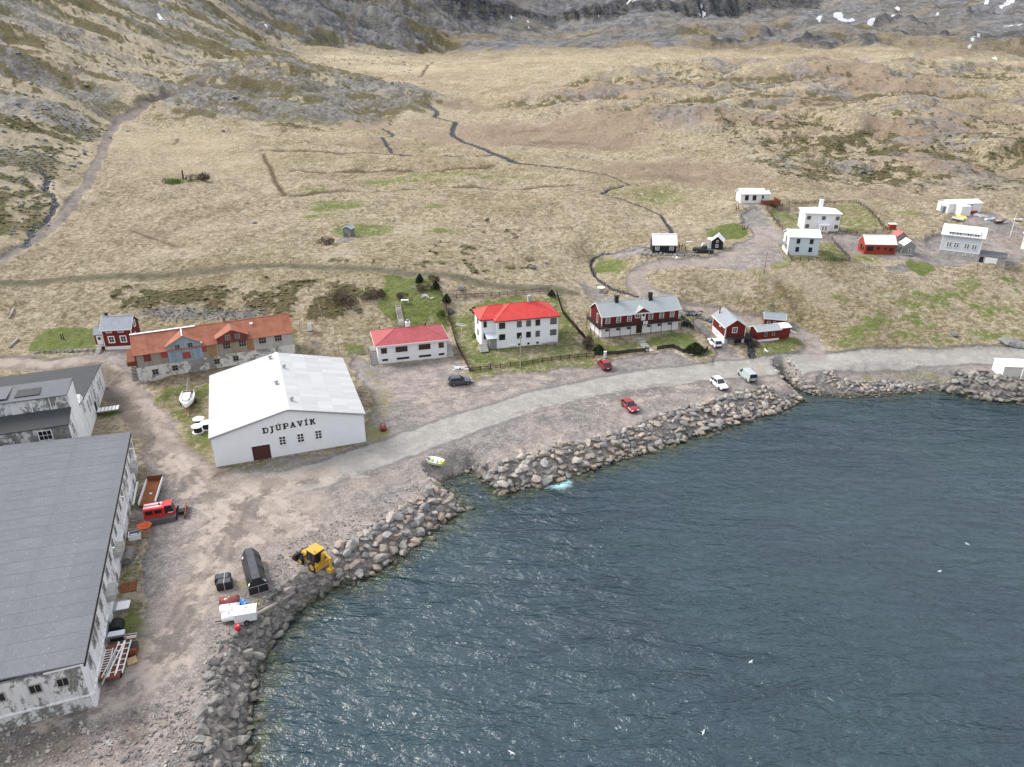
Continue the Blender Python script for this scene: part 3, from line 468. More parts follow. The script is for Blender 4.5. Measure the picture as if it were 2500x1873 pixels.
    # gravel: pinkish grey shingle with paler worn lanes
    gr1 = n.noise(P, 5.5, 3, .9); gr2 = n.noise(P, .42, 8, .75); gr3 = n.noise(P, .075, 6, .65); sp = n.vor(P, 2.4); gr4 = n.noise(P, 1.6, 5, .8)
    g = n.mix(n.mr(gr2, .43, .57), (.135, .125, .12), (.235, .212, .20)); g = n.mix(n.mr(gr3, .44, .56), g, n.mix(n.mr(gr2, .44, .56), (.20, .168, .152), (.31, .262, .238)))
    g = n.mix(n.mth('MULTIPLY', n.mr(gr1, .55, .64), .75), g, (.50, .47, .44)); g = n.mix(n.mth('MULTIPLY', n.mr(gr1, .45, .36), .65), g, (.095, .088, .08)); g = n.mix(n.mth('MULTIPLY', n.mr(gr4, .54, .62), .45), g, (.42, .375, .34)); g = n.mix(n.mth('MULTIPLY', n.mr(gr4, .46, .39), .4), g, (.13, .12, .11))
    g = n.mix(n.mth('MULTIPLY', n.mr(sp, .16, .05), .45), g, (.52, .48, .44))
    c = n.mix(n.mr(n.mth('ADD', gravel, n.mth('MULTIPLY', n.mth('SUBTRACT', f2, .5), 1.2)), .35, .65), c, g)
    gg = n.mr(n.mth('ADD', green, n.mth('MULTIPLY', n.mth('SUBTRACT', n.mth('ADD', f2, n.noise(P, .40, 7, .75)), 1.0), 2.8)), .38, .72); gg = n.mth('MULTIPLY', gg, n.mr(green, .05, .3))
    c = n.mix(n.mth('MULTIPLY', n.mth('MULTIPLY', gg, n.mr(gravel, .1, .5)), .85), c, n.mix(n.mr(f3, .42, .58), n.mix(n.mr(f1, .44, .56), (.085, .125, .025), (.17, .165, .06)), (.26, .235, .11)))
    bc = n.mix(n.mr(gr2, .43, .57), (.235, .21, .15), (.15, .145, .09)); c = n.mix(n.mth('MULTIPLY', back, 1.0), c, bc)
    rc = n.mix(n.mr(gr2, .44, .58), (.262, .25, .232), (.335, .318, .292)); rc = n.mix(n.mth('MULTIPLY', n.mr(gr4, .52, .62), .5), rc, (.20, .19, .175)); rc = n.mix(n.mth('MULTIPLY', n.mr(gr1, .54, .64), .4), rc, (.48, .46, .42))
    rq = n.mth('ADD', road, n.mth('MULTIPLY', n.mth('SUBTRACT', gr2, .5), .45)); c = n.mix(n.mth('MULTIPLY', n.mr(rq, .06, .3), .8), c, n.mix(n.mr(gr4, .42, .6), (.13, .125, .12), (.20, .19, .18))); c = n.mix(n.mr(rq, .42, .60), c, rc)
    wav = n.noise(n.map(P, (1, 1, 1)), .25, 7, .72)
    dc = n.mix(n.mr(wav, .43, .58), (.20, .165, .142), (.33, .282, .245)); dc = n.mix(n.mth('MULTIPLY', n.mr(gr1, .53, .64), .5), dc, (.46, .40, .355)); dc = n.mix(n.mth('MULTIPLY', n.mr(gr1, .46, .38), .35), dc, (.15, .12, .10))
    c = n.mix(n.mth('MULTIPLY', n.mr(n.mth('ADD', dirt, n.mth('MULTIPLY', n.mth('SUBTRACT', n.mth('ADD', gr2, wav), 1.0), 1.0)), .15, .75), .9), c, dc)
    c = n.mix(n.mth('MULTIPLY', n.mr(n.mth('ADD', wet, n.mth('MULTIPLY', n.mth('SUBTRACT', gr2, .5), 1.5)), .3, .9), .55), c, n.mix(n.mr(wav, .47, .53), (.115, .10, .09), (.42, .36, .31)))
    bz = n.mth('ADD', n.mth('MULTIPLY', bank, .8), n.mth('MULTIPLY', n.mth('SUBTRACT', f2, .5), .9)); c = n.mix(n.mr(bz, .3, .75), c, n.mix(n.mr(gr4, .44, .58), (.085, .08, .075), (.27, .25, .225)))
    wz = n.mth('ADD', o[2], n.mth('MULTIPLY', n.mth('SUBTRACT', f2, .5), 1.2)); wc = n.mix(n.mr(f3, .42, .6), (.03, .028, .025), (.11, .095, .075)); c = n.mix(n.mr(wz, .55, .1), c, wc)
    c = n.mix(n.mth('MULTIPLY', ditch, .8), c, (.085, .058, .03)); c = n.mix(n.mr(n.mth('ADD', stream, n.mth('MULTIPLY', n.mth('SUBTRACT', f2, .5), .8)), .3, .5), c, n.mix(n.mr(f3, .54, .60), (.05, .05, .055), (.42, .45, .49)))
    sn = n.mr(n.mth('ADD', snow, n.mth('MULTIPLY', n.mth('SUBTRACT', n.noise(P, .10, 7, .75), .5), 1.4)), .4, .5); sn = n.mth('MULTIPLY', sn, n.mr(snow, .05, .2)); c = n.mix(sn, c, (.86, .88, .92))
    h = n.mth('ADD', n.mth('MULTIPLY', f2, 1.), n.mth('ADD', n.mth('MULTIPLY', f3, .30), n.mth('ADD', n.mth('MULTIPLY', f1, 1.4), n.mth('MULTIPLY', t1, -.5)))); fl = n.mr(n.mth('MAXIMUM', gravel, road), 0, 1, 1, .12)
    b = n.bump(n.mth('MULTIPLY', h, fl), 1.0, 1.1); big = n.bump(n.noise(P, .16, 7, .8), 1.0, 4.5)
    vec = n.t.nodes.new('ShaderNodeMix'); vec.data_type = 'VECTOR'; n.L(n.mr(hill, 0, 1, .0, .8), vec.inputs[0]); n.L(b, vec.inputs[4]); n.L(big, vec.inputs[5])
    vec2 = n.t.nodes.new('ShaderNodeMix'); vec2.data_type = 'VECTOR'; n.L(n.mr(o[1], 700, 1200), vec2.inputs[0]); n.L(vec.outputs[1], vec2.inputs[4]); n.L(n.bump(n.noise(P, .045, 8, .8), 1.0, 20), vec2.inputs[5])
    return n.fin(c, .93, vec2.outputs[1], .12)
def water_mat():
    n = NB('sea_water'); P = n.obj(); sh, pl, _, _ = n.att('w')
    lo = n.noise(n.map(P, (1, 1.6, 1), .3), .03, 4, .6); l2 = n.noise(n.map(P, (.5, 2.0, 1), .15), .12, 6, .7); l3 = n.noise(P, .8, 5, .75)
    c = n.mix(n.mr(lo, .40, .60), (.009, .029, .046), (.011, .038, .048)); c = n.mix(n.mth('MULTIPLY', n.mr(l2, .47, .62), .5), c, (.018, .044, .062))
    sc = n.mix(n.mr(l3, .44, .58), (.012, .024, .026), (.055, .070, .028))
    c = n.mix(n.mr(n.mth('ADD', sh, n.mth('MULTIPLY', n.mth('SUBTRACT', n.noise(P, .30, 6, .75), .5), 1.8)), .45, 1.1), c, sc)
    c = n.mix(n.mr(n.mth('ADD', pl, n.mth('MULTIPLY', n.mth('SUBTRACT', l3, .5), 1.2)), .25, .85), c, (.45, .75, .78))
    w0 = n.noise(n.map(P, (.32, 1.0, 1), R(-4)), .30, 4, .62, .6); w1 = n.noise(n.map(P, (.5, 1.0, 1), R(22)), .85, 4, .65, .5); w2 = n.noise(n.map(P, (.6, 1.15, 1), R(-28)), 1.9, 5, .7, .3)
    amp = n.mr(n.noise(n.map(P, (1, 1.5, 1)), .028, 4, .6), .40, .60, .35, 1.0)
    b0 = n.bump(n.mth('MULTIPLY', w0, n.mr(n.noise(P, .018, 3, .5), .42, .58, .35, 1.0)), 1., 1.9); b1 = n.bump(w1, 1., .50, b0); b2 = n.bump(n.mth('MULTIPLY', w2, amp), 1., .15, b1); b3 = b2
    return n.fin(c, .07, b3, .8)
def stone_mat(name, cols, dark=.5):
    n = NB(name); r = n.rnd(); rp = n.t.nodes.new('ShaderNodeValToRGB'); rp.color_ramp.interpolation = 'CONSTANT'
    while len(rp.color_ramp.elements) < len(cols): rp.color_ramp.elements.new(.5)
    for i, c in enumerate(cols): rp.color_ramp.elements[i].position = i / len(cols); rp.color_ramp.elements[i].color = (*c, 1)
    n.L(r, rp.inputs[0]); a = n.noise(n.pos(), 1.3, 9, .8); c = n.mix(n.mr(a, .43, .57), n.mix(1., rp.outputs[0], (.62, .62, .64), 'MULTIPLY'), rp.outputs[0])
    c = n.mix(n.mth('MULTIPLY', n.mr(n.noise(n.pos(), 6, 4, .7), .58, .7), .5), c, (.50, .49, .46))
    z = n.xyz(n.pos())[2]; c = n.mix(n.mr(n.mth('ADD', z, n.mth('MULTIPLY', n.noise(n.pos(), .8, 3), .8)), 1.05, .5), c, n.mix(n.mr(a, .45, .6), (.035, .034, .03), (.09, .095, .04)))
    return n.fin(c, .85, n.bump(a, .5, .12), .25)
M = {}
M['ground'] = ground_mat(); M['sea'] = water_mat()
tan0 = [(.48, .375, .29), (.36, .34, .315), (.52, .415, .32), (.25, .245, .24), (.42, .365, .315), (.54, .475, .41), (.31, .29, .275), (.46, .33, .25), (.40, .385, .365), (.50, .40, .32)]
tan = [(.40, .335, .275), (.31, .295, .275), (.43, .365, .30), (.215, .21, .205), (.345, .31, .275), (.46, .42, .37), (.26, .25, .24), (.37, .295, .235), (.33, .32, .305), (.41, .35, .29)]
def mixed_mat(name, cols):
    n = NB(name); v = n.t.nodes.new('ShaderNodeTexVoronoi'); v.inputs['Scale'].default_value = 1.1; n.L(n.pos(), v.inputs['Vector']); sp_ = n.t.nodes.new('ShaderNodeSeparateColor'); n.t.links.new(v.outputs['Color'], sp_.inputs[0]); rp = n.t.nodes.new('ShaderNodeValToRGB'); rp.color_ramp.interpolation = 'CONSTANT'
    while len(rp.color_ramp.elements) < len(cols): rp.color_ramp.elements.new(.5)
    for i, c in enumerate(cols): rp.color_ramp.elements[i].position = i / len(cols); rp.color_ramp.elements[i].color = (*c, 1)
    n.L(sp_.outputs[0], rp.inputs[0]); c = n.mix(n.mr(n.noise(n.pos(), 4, 4, .7), .4, .6), n.mix(1., rp.outputs[0], (.7, .7, .7), 'MULTIPLY'), rp.outputs[0]); return n.fin(c, .9, None, .2)
M['stone_mix'] = mixed_mat('mixed_pebbles', [(.20, .19, .185), (.29, .26, .235), (.16, .155, .15), (.34, .31, .285), (.25, .215, .19), (.44, .42, .39), (.22, .21, .20), (.31, .265, .225)])
M['stone_tan'] = stone_mat('revetment_stone', tan); M['stone_dark'] = stone_mat('dark_stone', [(.22, .21, .195), (.16, .155, .15), (.29, .275, .25), (.25, .235, .215), (.19, .18, .17), (.33, .30, .265)])
M['boulder'] = stone_mat('field_stone', [(.22, .22, .22), (.28, .28, .275), (.18, .18, .185)])
M['white'] = simple('white_paint', (.80, .80, .80), .6, .05, 2, grime=.12); M['white_trim'] = simple('white_trim', (.80, .80, .79), .5, .04)
M['white_clad'] = ribbed('white_cladding', (.84, .85, .86), .5, 'x', .38, .03, .03, .05, (.5, .5, .48), .93)
M['hall_side'] = ribbed('white_cladding_side', (.84, .85, .86), .5, 'y', .38, .03, .03, .08, (.5, .5, .48), .93)
def panel_mat():
    n = NB('white_roof_sheet'); r = n.rnd(); c = n.mix(r, (.42, .425, .43), (.50, .502, .502)); o = n.xyz(n.obj())
    f = n.mth('FRACT', n.mth('DIVIDE', o[1], .28)); seam = n.mr(n.mth('ABSOLUTE', n.mth('SUBTRACT', f, .5)), .36, .5)
    c = n.mix(n.mth('MULTIPLY', n.mr(n.noise(n.map(n.pos(), (1, 1, 1)), .5, 6, .7), .5, .72), .4), c, (.46, .45, .42)); c = n.mix(seam, c, n.mix(1., c, (.93,) * 3, 'MULTIPLY'))
    return n.fin(c, .5, n.bump(seam, .4, .03), .4)
M['panel'] = panel_mat()
M['red_wood'] = ribbed('dark_red_cladding', (.175, .016, .014), .65, 'x', .30, .02, .12, .12, (.10, .02, .02), .75)
M['red_wood_y'] = ribbed('dark_red_cladding_side', (.175, .016, .014), .65, 'y', .30, .02, .12, .12, (.10, .02, .02), .75)
M['orange_red'] = ribbed('rust_red_boards', (.36, .055, .03), .7, 'z', .22, .02, .15, .15, (.18, .04, .03), .75)
M['red_roof'] = ribbed('bright_red_roof', (.60, .042, .033), .5, 'x', .5, .03, .22, .22, (.36, .06, .05), .72, .45)
M['pink_roof'] = ribbed('faded_red_roof', (.40, .075, .083), .5, 'x', .5, .03, .22, .35, (.44, .16, .16), .72)
M['grey_roof'] = ribbed('grey_green_roof', (.33, .365, .37), .5, 'x', .6, .03, .10, .25, (.42, .44, .42), .88)
M['blue_roof'] = ribbed('blue_grey_roof', (.25, .285, .33), .45, 'x', .6, .03, .14, .4, (.38, .41, .44), .85)
M['blue_roof_y'] = ribbed('blue_grey_roof_side', (.27, .30, .335), .45, 'y', .6, .03, .14, .4, (.38, .41, .44), .85)
M['white_roof'] = ribbed('white_roof_sheeting', (.80, .805, .81), .45, 'x', .5, .03, .05, .06, (.6, .6, .6), .92, .4)
M['white_roof_y'] = ribbed('white_roof_sheeting_side', (.80, .805, .81), .45, 'y', .5, .03, .05, .06, (.6, .6, .6), .92, .4)
def felt(name, col, k=1.0):
    n = NB(name); o = n.xyz(n.obj()); a = n.noise(n.obj(), .25, 5, .6); c = n.mix(n.mr(a, .35, .65), tuple(x * .86 for x in col), col)
    c = n.mix(n.mth('MULTIPLY', n.mr(n.noise(n.obj(), 5, 3, .85), .60, .68), .6 * k), c, (.40, .40, .40)); c = n.mix(n.mth('MULTIPLY', n.mr(n.noise(n.obj(), .7, 8, .8), .5, .6), .3), c, tuple(x * .7 for x in col)); c = n.mix(n.mth('MULTIPLY', n.rnd(), .16), c, tuple(x * 1.5 for x in col)); c = n.mix(n.mth('MULTIPLY', n.mr(n.noise(n.map(n.obj(), (1, .4, 1)), .5, 6, .7), .56, .68), .35), c, tuple(x * .65 for x in col))
    return n.fin(c, .8, n.bump(n.noise(n.obj(), 5, 3), .3, .03), .25)
M['felt'] = felt('grey_roof_felt', (.145, .152, .168)); M['felt_dark'] = felt('dark_roof_felt', (.055, .058, .063), .4); M['felt_mid'] = felt('mid_roof_felt', (.125, .132, .145), .6)
M['plaster'] = plaster('peeling_whitewash', (.66, .66, .65), (.13, .13, .12), .60, .7); M['plaster_white'] = plaster('whitewash', (.80, .805, .81), (.22, .22, .215), .24, .45); M['plaster_base'] = plaster('worn_stone_whitewash', (.62, .61, .58), (.15, .14, .13), .40, 1.4)
M['concrete'] = plaster('bare_concrete', (.40, .395, .375), (.23, .22, .20), .5, .4)
def rust_roof():
    n = NB('rusty_orange_roof'); o = n.xyz(n.obj()); c = n.mix(n.mr(n.noise(n.obj(), .5, 6, .65), .35, .65), (.255, .088, .052), (.36, .148, .092)); c = n.mix(n.mth('MULTIPLY', n.mr(n.noise(n.map(n.obj(), (1, .4, .4)), 1.3, 6, .7), .54, .7), .5), c, (.20, .065, .04))
    f = n.mth('FRACT', n.mth('DIVIDE', o[0], .95)); seam = n.mr(n.mth('ABSOLUTE', n.mth('SUBTRACT', f, .5)), .455, .5); c = n.mix(n.mth('MULTIPLY', seam, .55), c, (.16, .06, .04))
    return n.fin(c, .75, n.bump(n.mr(n.mth('FRACT', n.mth('DIVIDE', o[0], .19)), 0, 1), .2, .02), .25)
M['rust_roof'] = rust_roof()
def sheet(name, col, rust=.4):
    n = NB(name); m = n.map(n.obj(), (2.5, 1, .35)); a = n.noise(m, 1.1, 6, .65); c = n.mix(n.mr(n.noise(n.map(n.obj(), (.9, 1, .01)), 1.0, 2, .5), .4, .6), tuple(k * .8 for k in col), col)
    c = n.mix(n.mth('MULTIPLY', n.mr(a, .56 - rust * .12, .66), .8), c, (.27, .13, .06)); f = n.mth('FRACT', n.mth('DIVIDE', n.xyz(n.obj())[0], .30)); s = n.mr(n.mth('ABSOLUTE', n.mth('SUBTRACT', f, .5)), .3, .5)
    return n.fin(n.mix(n.mth('MULTIPLY', s, .25), c, (.1, .1, .1)), .7, n.bump(s, .3, .02), .3)
M['sheet_grey'] = sheet('weathered_grey_sheet', (.33, .33, .30), .7); M['sheet_blue'] = sheet('pale_blue_sheet', (.27, .36, .45), .15); M['sheet_rust'] = sheet('rust_stained_sheet', (.34, .20, .10), 1.2); M['sheet_tan'] = sheet('tan_sheet', (.30, .27, .21), .6); M['maroon'] = sheet('maroon_sheet', (.16, .035, .035), .2); M['red_door'] = simple('faded_red_door', (.38, .07, .06), .7, .3, 4)
M['glass'] = NB('dark_glass').fin((.012, .015, .02), .08, None, .6)
M['curtain'] = simple('curtained_glass', (.17, .17, .18), .25, .5, 4, .5)
M['black_wood'] = ribbed('black_tarred_boards', (.018, .018, .022), .7, 'x', .3, .02, .2, .1, (.05, .05, .05), .6)
M['black'] = simple('black_paint', (.022, .022, .025), .6, .2); M['dark_wood'] = simple('dark_stained_wood', (.045, .032, .027), .75, .3, 6); M['brown_wood'] = simple('brown_stained_wood', (.20, .075, .035), .7, .25, 5)
M['grey_wood'] = ribbed('silvered_boards', (.30, .30, .295), .8, 'x', .25, .02, .25, .3, (.18, .17, .16), .7); M['old_wood'] = simple('bleached_wood', (.40, .37, .33), .85, .3, 5); M['new_wood'] = simple('fresh_pine', (.55, .36, .22), .7, .2, 5)
M['pale_blue'] = ribbed('pale_blue_cladding', (.60, .65, .69), .55, 'z', .22, .02, .05, .06, (.45, .48, .5), .92); M['pale_blue_x'] = ribbed('pale_blue_sheet_and_wall_shade', (.58, .65, .70), .5, 'x', .35, .02, .04, .08, (.5, .52, .54), .92)  # second material: pale blue sheet parts, also shade coloured onto white house walls
M['yellow'] = simple('yellow_wall', (.72, .42, .03), .6, .1); M['metal'] = simple('galvanised_metal', (.42, .43, .44), .4, .2, 5, .5, .6); M['rust'] = simple('rusty_steel', (.22, .075, .035), .85, .45, 5); M['rust_deck'] = ribbed('rusty_bed_planks', (.30, .10, .035), .8, 'y', .22, .02, .4, .3, (.12, .05, .03), .6)
M['rubber'] = simple('tyre_rubber', (.018, .018, .018), .8, .2); M['rim'] = simple('wheel_rim', (.30, .30, .31), .35, .2, 5, .5, .7); M['orange'] = simple('orange_paint', (.62, .12, .03), .55, .2)
M['plastic_black'] = simple('black_plastic', (.022, .024, .028), .35, .3, 2, .5); M['plastic_top'] = simple('lighter_black_plastic', (.055, .062, .075), .4, .4, 2, .5)  # second plastic is a lighter, bluer tone, used on tops and covers
def paint(name, col, rough=.28): return NB(name).fin(col, rough, None, .6)
for k, c in dict(car_grey=(.055, .065, .08), car_red=(.27, .012, .025), car_white=(.80, .80, .80), car_van=(.36, .42, .42), car_black=(.010, .014, .024), cat_red=(.52, .022, .02), digger=(.56, .32, .04), lamp_red=(.45, .01, .01), lamp=(.75, .75, .72), hull=(.76, .77, .77), green_boat=(.20, .30, .05), blue=(.01, .17, .50), barrel_red=(.45, .015, .02), maroon_tank=(.22, .05, .04), marker=(.85, .50, .02), yellow_boat=(.85, .58, .10), navy=(.02, .035, .11), pink=(.80, .55, .58)).items(): M[k] = paint(k, c)
M['cat_red'] = paint('red_body_paint', (.55, .022, .02), .35)
def leaf(name, a, b):
    n = NB(name); return n.fin(n.mix(n.mr(n.noise(n.pos(), 2.5, 4, .6), .35, .65), a, b), .85, None, .2)
M['spruce'] = leaf('spruce_needles', (.016, .028, .013), (.055, .075, .03)); M['shrub'] = leaf('bare_twigs', (.07, .055, .04), (.17, .135, .10)); M['bark'] = simple('bark', (.09, .07, .055), .9, .3); M['tuft'] = leaf('dark_tuft', (.075, .072, .032), (.17, .155, .075))
M['bush_green'] = leaf('green_leaves', (.05, .10, .02), (.13, .20, .05))

# ------------------------------------------------------------------ mesh helpers
class MB:
    def __init__(s): s.v = []; s.f = []; s.sm = False
    def add(s, vs, fs, mt=None):
        o = len(s.v)
        s.v += [tuple(mt @ Vector(v)) if mt is not None else tuple(v) for v in vs]; s.f += [tuple(i + o for i in f) for f in fs]; return s
    def box(s, x0, y0, z0, x1, y1, z1, mt=None):
        return s.add([(x0, y0, z0), (x1, y0, z0), (x1, y1, z0), (x0, y1, z0), (x0, y0, z1), (x1, y0, z1), (x1, y1, z1), (x0, y1, z1)], [(0, 3, 2, 1), (4, 5, 6, 7), (0, 1, 5, 4), (1, 2, 6, 5), (2, 3, 7, 6), (3, 0, 4, 7)], mt)
    def hexa(s, b, t, mt=None): return s.add(list(b) + list(t), [(0, 3, 2, 1), (4, 5, 6, 7), (0, 1, 5, 4), (1, 2, 6, 5), (2, 3, 7, 6), (3, 0, 4, 7)], mt)
    def cyl(s, p, d, r, n=12, r2=None, mt=None, caps=True):
        p = Vector(p); d = Vector(d); q_ = d.normalized().to_track_quat('Z', 'Y'); r2 = r if r2 is None else r2; vs = []
        for k, (c, rad) in enumerate(((p, r), (p + d, r2))):
            for i in range(n): a = 2 * math.pi * i / n; vs.append(c + q_ @ Vector((math.cos(a) * rad, math.sin(a) * rad, 0)))
        fs = [(i, (i + 1) % n, n + (i + 1) % n, n + i) for i in range(n)]
        if caps: fs += [tuple(range(n))[::-1], tuple(range(n, 2 * n))]
        return s.add(vs, fs, mt)
    def bar(s, a, b, w, h=None, mt=None):
        a = Vector(a); b = Vector(b); h = h or w; d = b - a; q_ = d.normalized().to_track_quat('Y', 'Z'); L = d.length
        m = Matrix.Translation(a) @ q_.to_matrix().to_4x4(); return s.box(-w / 2, 0, -h / 2, w / 2, L, h / 2, m if mt is None else mt @ m)
    def prism(s, prof, x0, x1, axis='x', mt=None):   # profile of (a, z) pairs swept along x (or y)
        n = len(prof); vs = [((x, a, z) if axis == 'x' else (a, x, z)) for x in (x0, x1) for a, z in prof]
        return s.add(vs, [tuple(range(n)), tuple(range(n, 2 * n))[::-1]] + [(i, n + i, n + (i + 1) % n, (i + 1) % n) for i in range(n)], mt)
    def loft(s, rings, mt=None, caps=True):
        n = len(rings[0]); vs = [p for r in rings for p in r]; fs = []
        for k in range(len(rings) - 1):
            for i in range(n): j = (i + 1) % n; fs.append((k * n + i, k * n + j, (k + 1) * n + j, (k + 1) * n + i))
        if caps: fs += [tuple(range(n))[::-1], tuple(range((len(rings) - 1) * n, len(rings) * n))]
        return s.add(vs, fs, mt)
    def mesh(s, name, mat, smooth=False):
        me = bpy.data.meshes.new(name); me.from_pydata(s.v, [], s.f); me.update()
        bm = bmesh.new(); bm.from_mesh(me); bmesh.ops.recalc_face_normals(bm, faces=bm.faces); bm.to_mesh(me); bm.free()
        if smooth: me.polygons.foreach_set('use_smooth', [True] * len(me.polygons))
        me.materials.append(M[mat] if isinstance(mat, str) else mat); return me
    def build(s, name, mat, parent=None, smooth=False):
        o = bpy.data.objects.new(name, s.mesh(name, mat, smooth)); C.objects.link(o); o.parent = parent; return o
def thing(name, label, cat, loc, rz=0, group=None):
    o = bpy.data.objects.new(name, None); C.objects.link(o); o.location = loc; o.rotation_euler = (0, 0, rz); o.empty_display_size = .3
    o['label'] = label; o['category'] = cat
    if group: o['group'] = group
    return o
def tag(o, label, cat, group=None):
    o['label'] = label; o['category'] = cat
    if group: o['group'] = group
    return o
def inst(name, me, parent=None, loc=(0, 0, 0), rot=(0, 0, 0), sc=(1, 1, 1)):
    o = bpy.data.objects.new(name, me); C.objects.link(o); o.parent = parent; o.location = loc; o.rotation_euler = rot; o.scale = sc; return o
def copy_tree(o, parent=None):
    c = o.copy(); C.objects.link(c); c.parent = parent
    for ch in o.children: copy_tree(ch, c)
    return c

# ------------------------------------------------------------------ the setting
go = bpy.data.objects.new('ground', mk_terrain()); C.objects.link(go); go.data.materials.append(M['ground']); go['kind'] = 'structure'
sa = np.linspace(-80, 80, 401) * math.pi / 180; sr = np.concatenate([[1.0], np.exp(np.linspace(math.log(20), math.log(300), 380)), np.exp(np.linspace(math.log(310), math.log(4000), 60))])
SA, SR = np.meshgrid(sa, sr, indexing='ij'); sx, sy = np.sin(SA) * SR, np.cos(SA) * SR
ssd, _ = shore(sx, sy); pc = at((1360, 1178), 0)
shal = np.clip(1 + ssd / 7.0, 0, 1) * (.85 + .3 * (sy < 120)); plume = np.exp(-(((sx - pc[0]) / 2.2) ** 2 + ((sy - pc[1]) / 1.7) ** 2)) * 1.3
nr = len(sr); i = np.arange(len(sa) - 1)[:, None] * nr + np.arange(nr - 1)[None]; ff = np.stack([i, i + 1, i + nr + 1, i + nr], -1).reshape(-1, 4)[:, ::-1]
me = bpy.data.meshes.new('sea'); me.from_pydata(np.stack([sx, sy, sx * 0], -1).reshape(-1, 3).tolist(), [], ff.tolist()); a = me.color_attributes.new('w', 'FLOAT_COLOR', 'POINT')
a.data.foreach_set('color', np.stack([shal, plume, sx * 0, sx * 0 + 1], -1).reshape(-1).astype(np.float32)); me.materials.append(M['sea'])
seao = bpy.data.objects.new('sea', me); C.objects.link(seao); seao['kind'] = 'structure'
# ------------------------------------------------------------------ buildings
_wc = {}
def win_mesh(w, h, nx, ny, fr, fw, mw, sill):
    k = (round(w, 2), round(h, 2), nx, ny, fr, fw, mw, sill)
    if k in _wc: return _wc[k]
    b = MB(); d = .09
    b.box(-w/2 - fw, -d, -fw, -w/2, 0, h + fw); b.box(w/2, -d, -fw, w/2 + fw, 0, h + fw)
    b.box(-w/2, -d, h, w/2, 0, h + fw); b.box(-w/2 - (.06 if sill else 0), -d - (.05 if sill else 0), -fw, w/2 + (.06 if sill else 0), 0, 0)
    for i in range(1, nx): x = -w/2 + w * i / nx; b.box(x - mw/2, -d + .025, 0, x + mw/2, -.01, h)
    for j in range(1, ny):
        z = h * j / ny
        for i in range(nx): x0 = -w/2 + w * i / nx + (mw/2 if i else 0); x1 = -w/2 + w * (i + 1) / nx - (mw/2 if i < nx - 1 else 0); b.box(x0, -d + .028, z - mw/2, x1, -.012, z + mw/2)
    g = MB().box(-w/2, -.035, 0, w/2, -.004, h)
    _wc[k] = (b.mesh('window', fr), g); return _wc[k]
_gc = {}
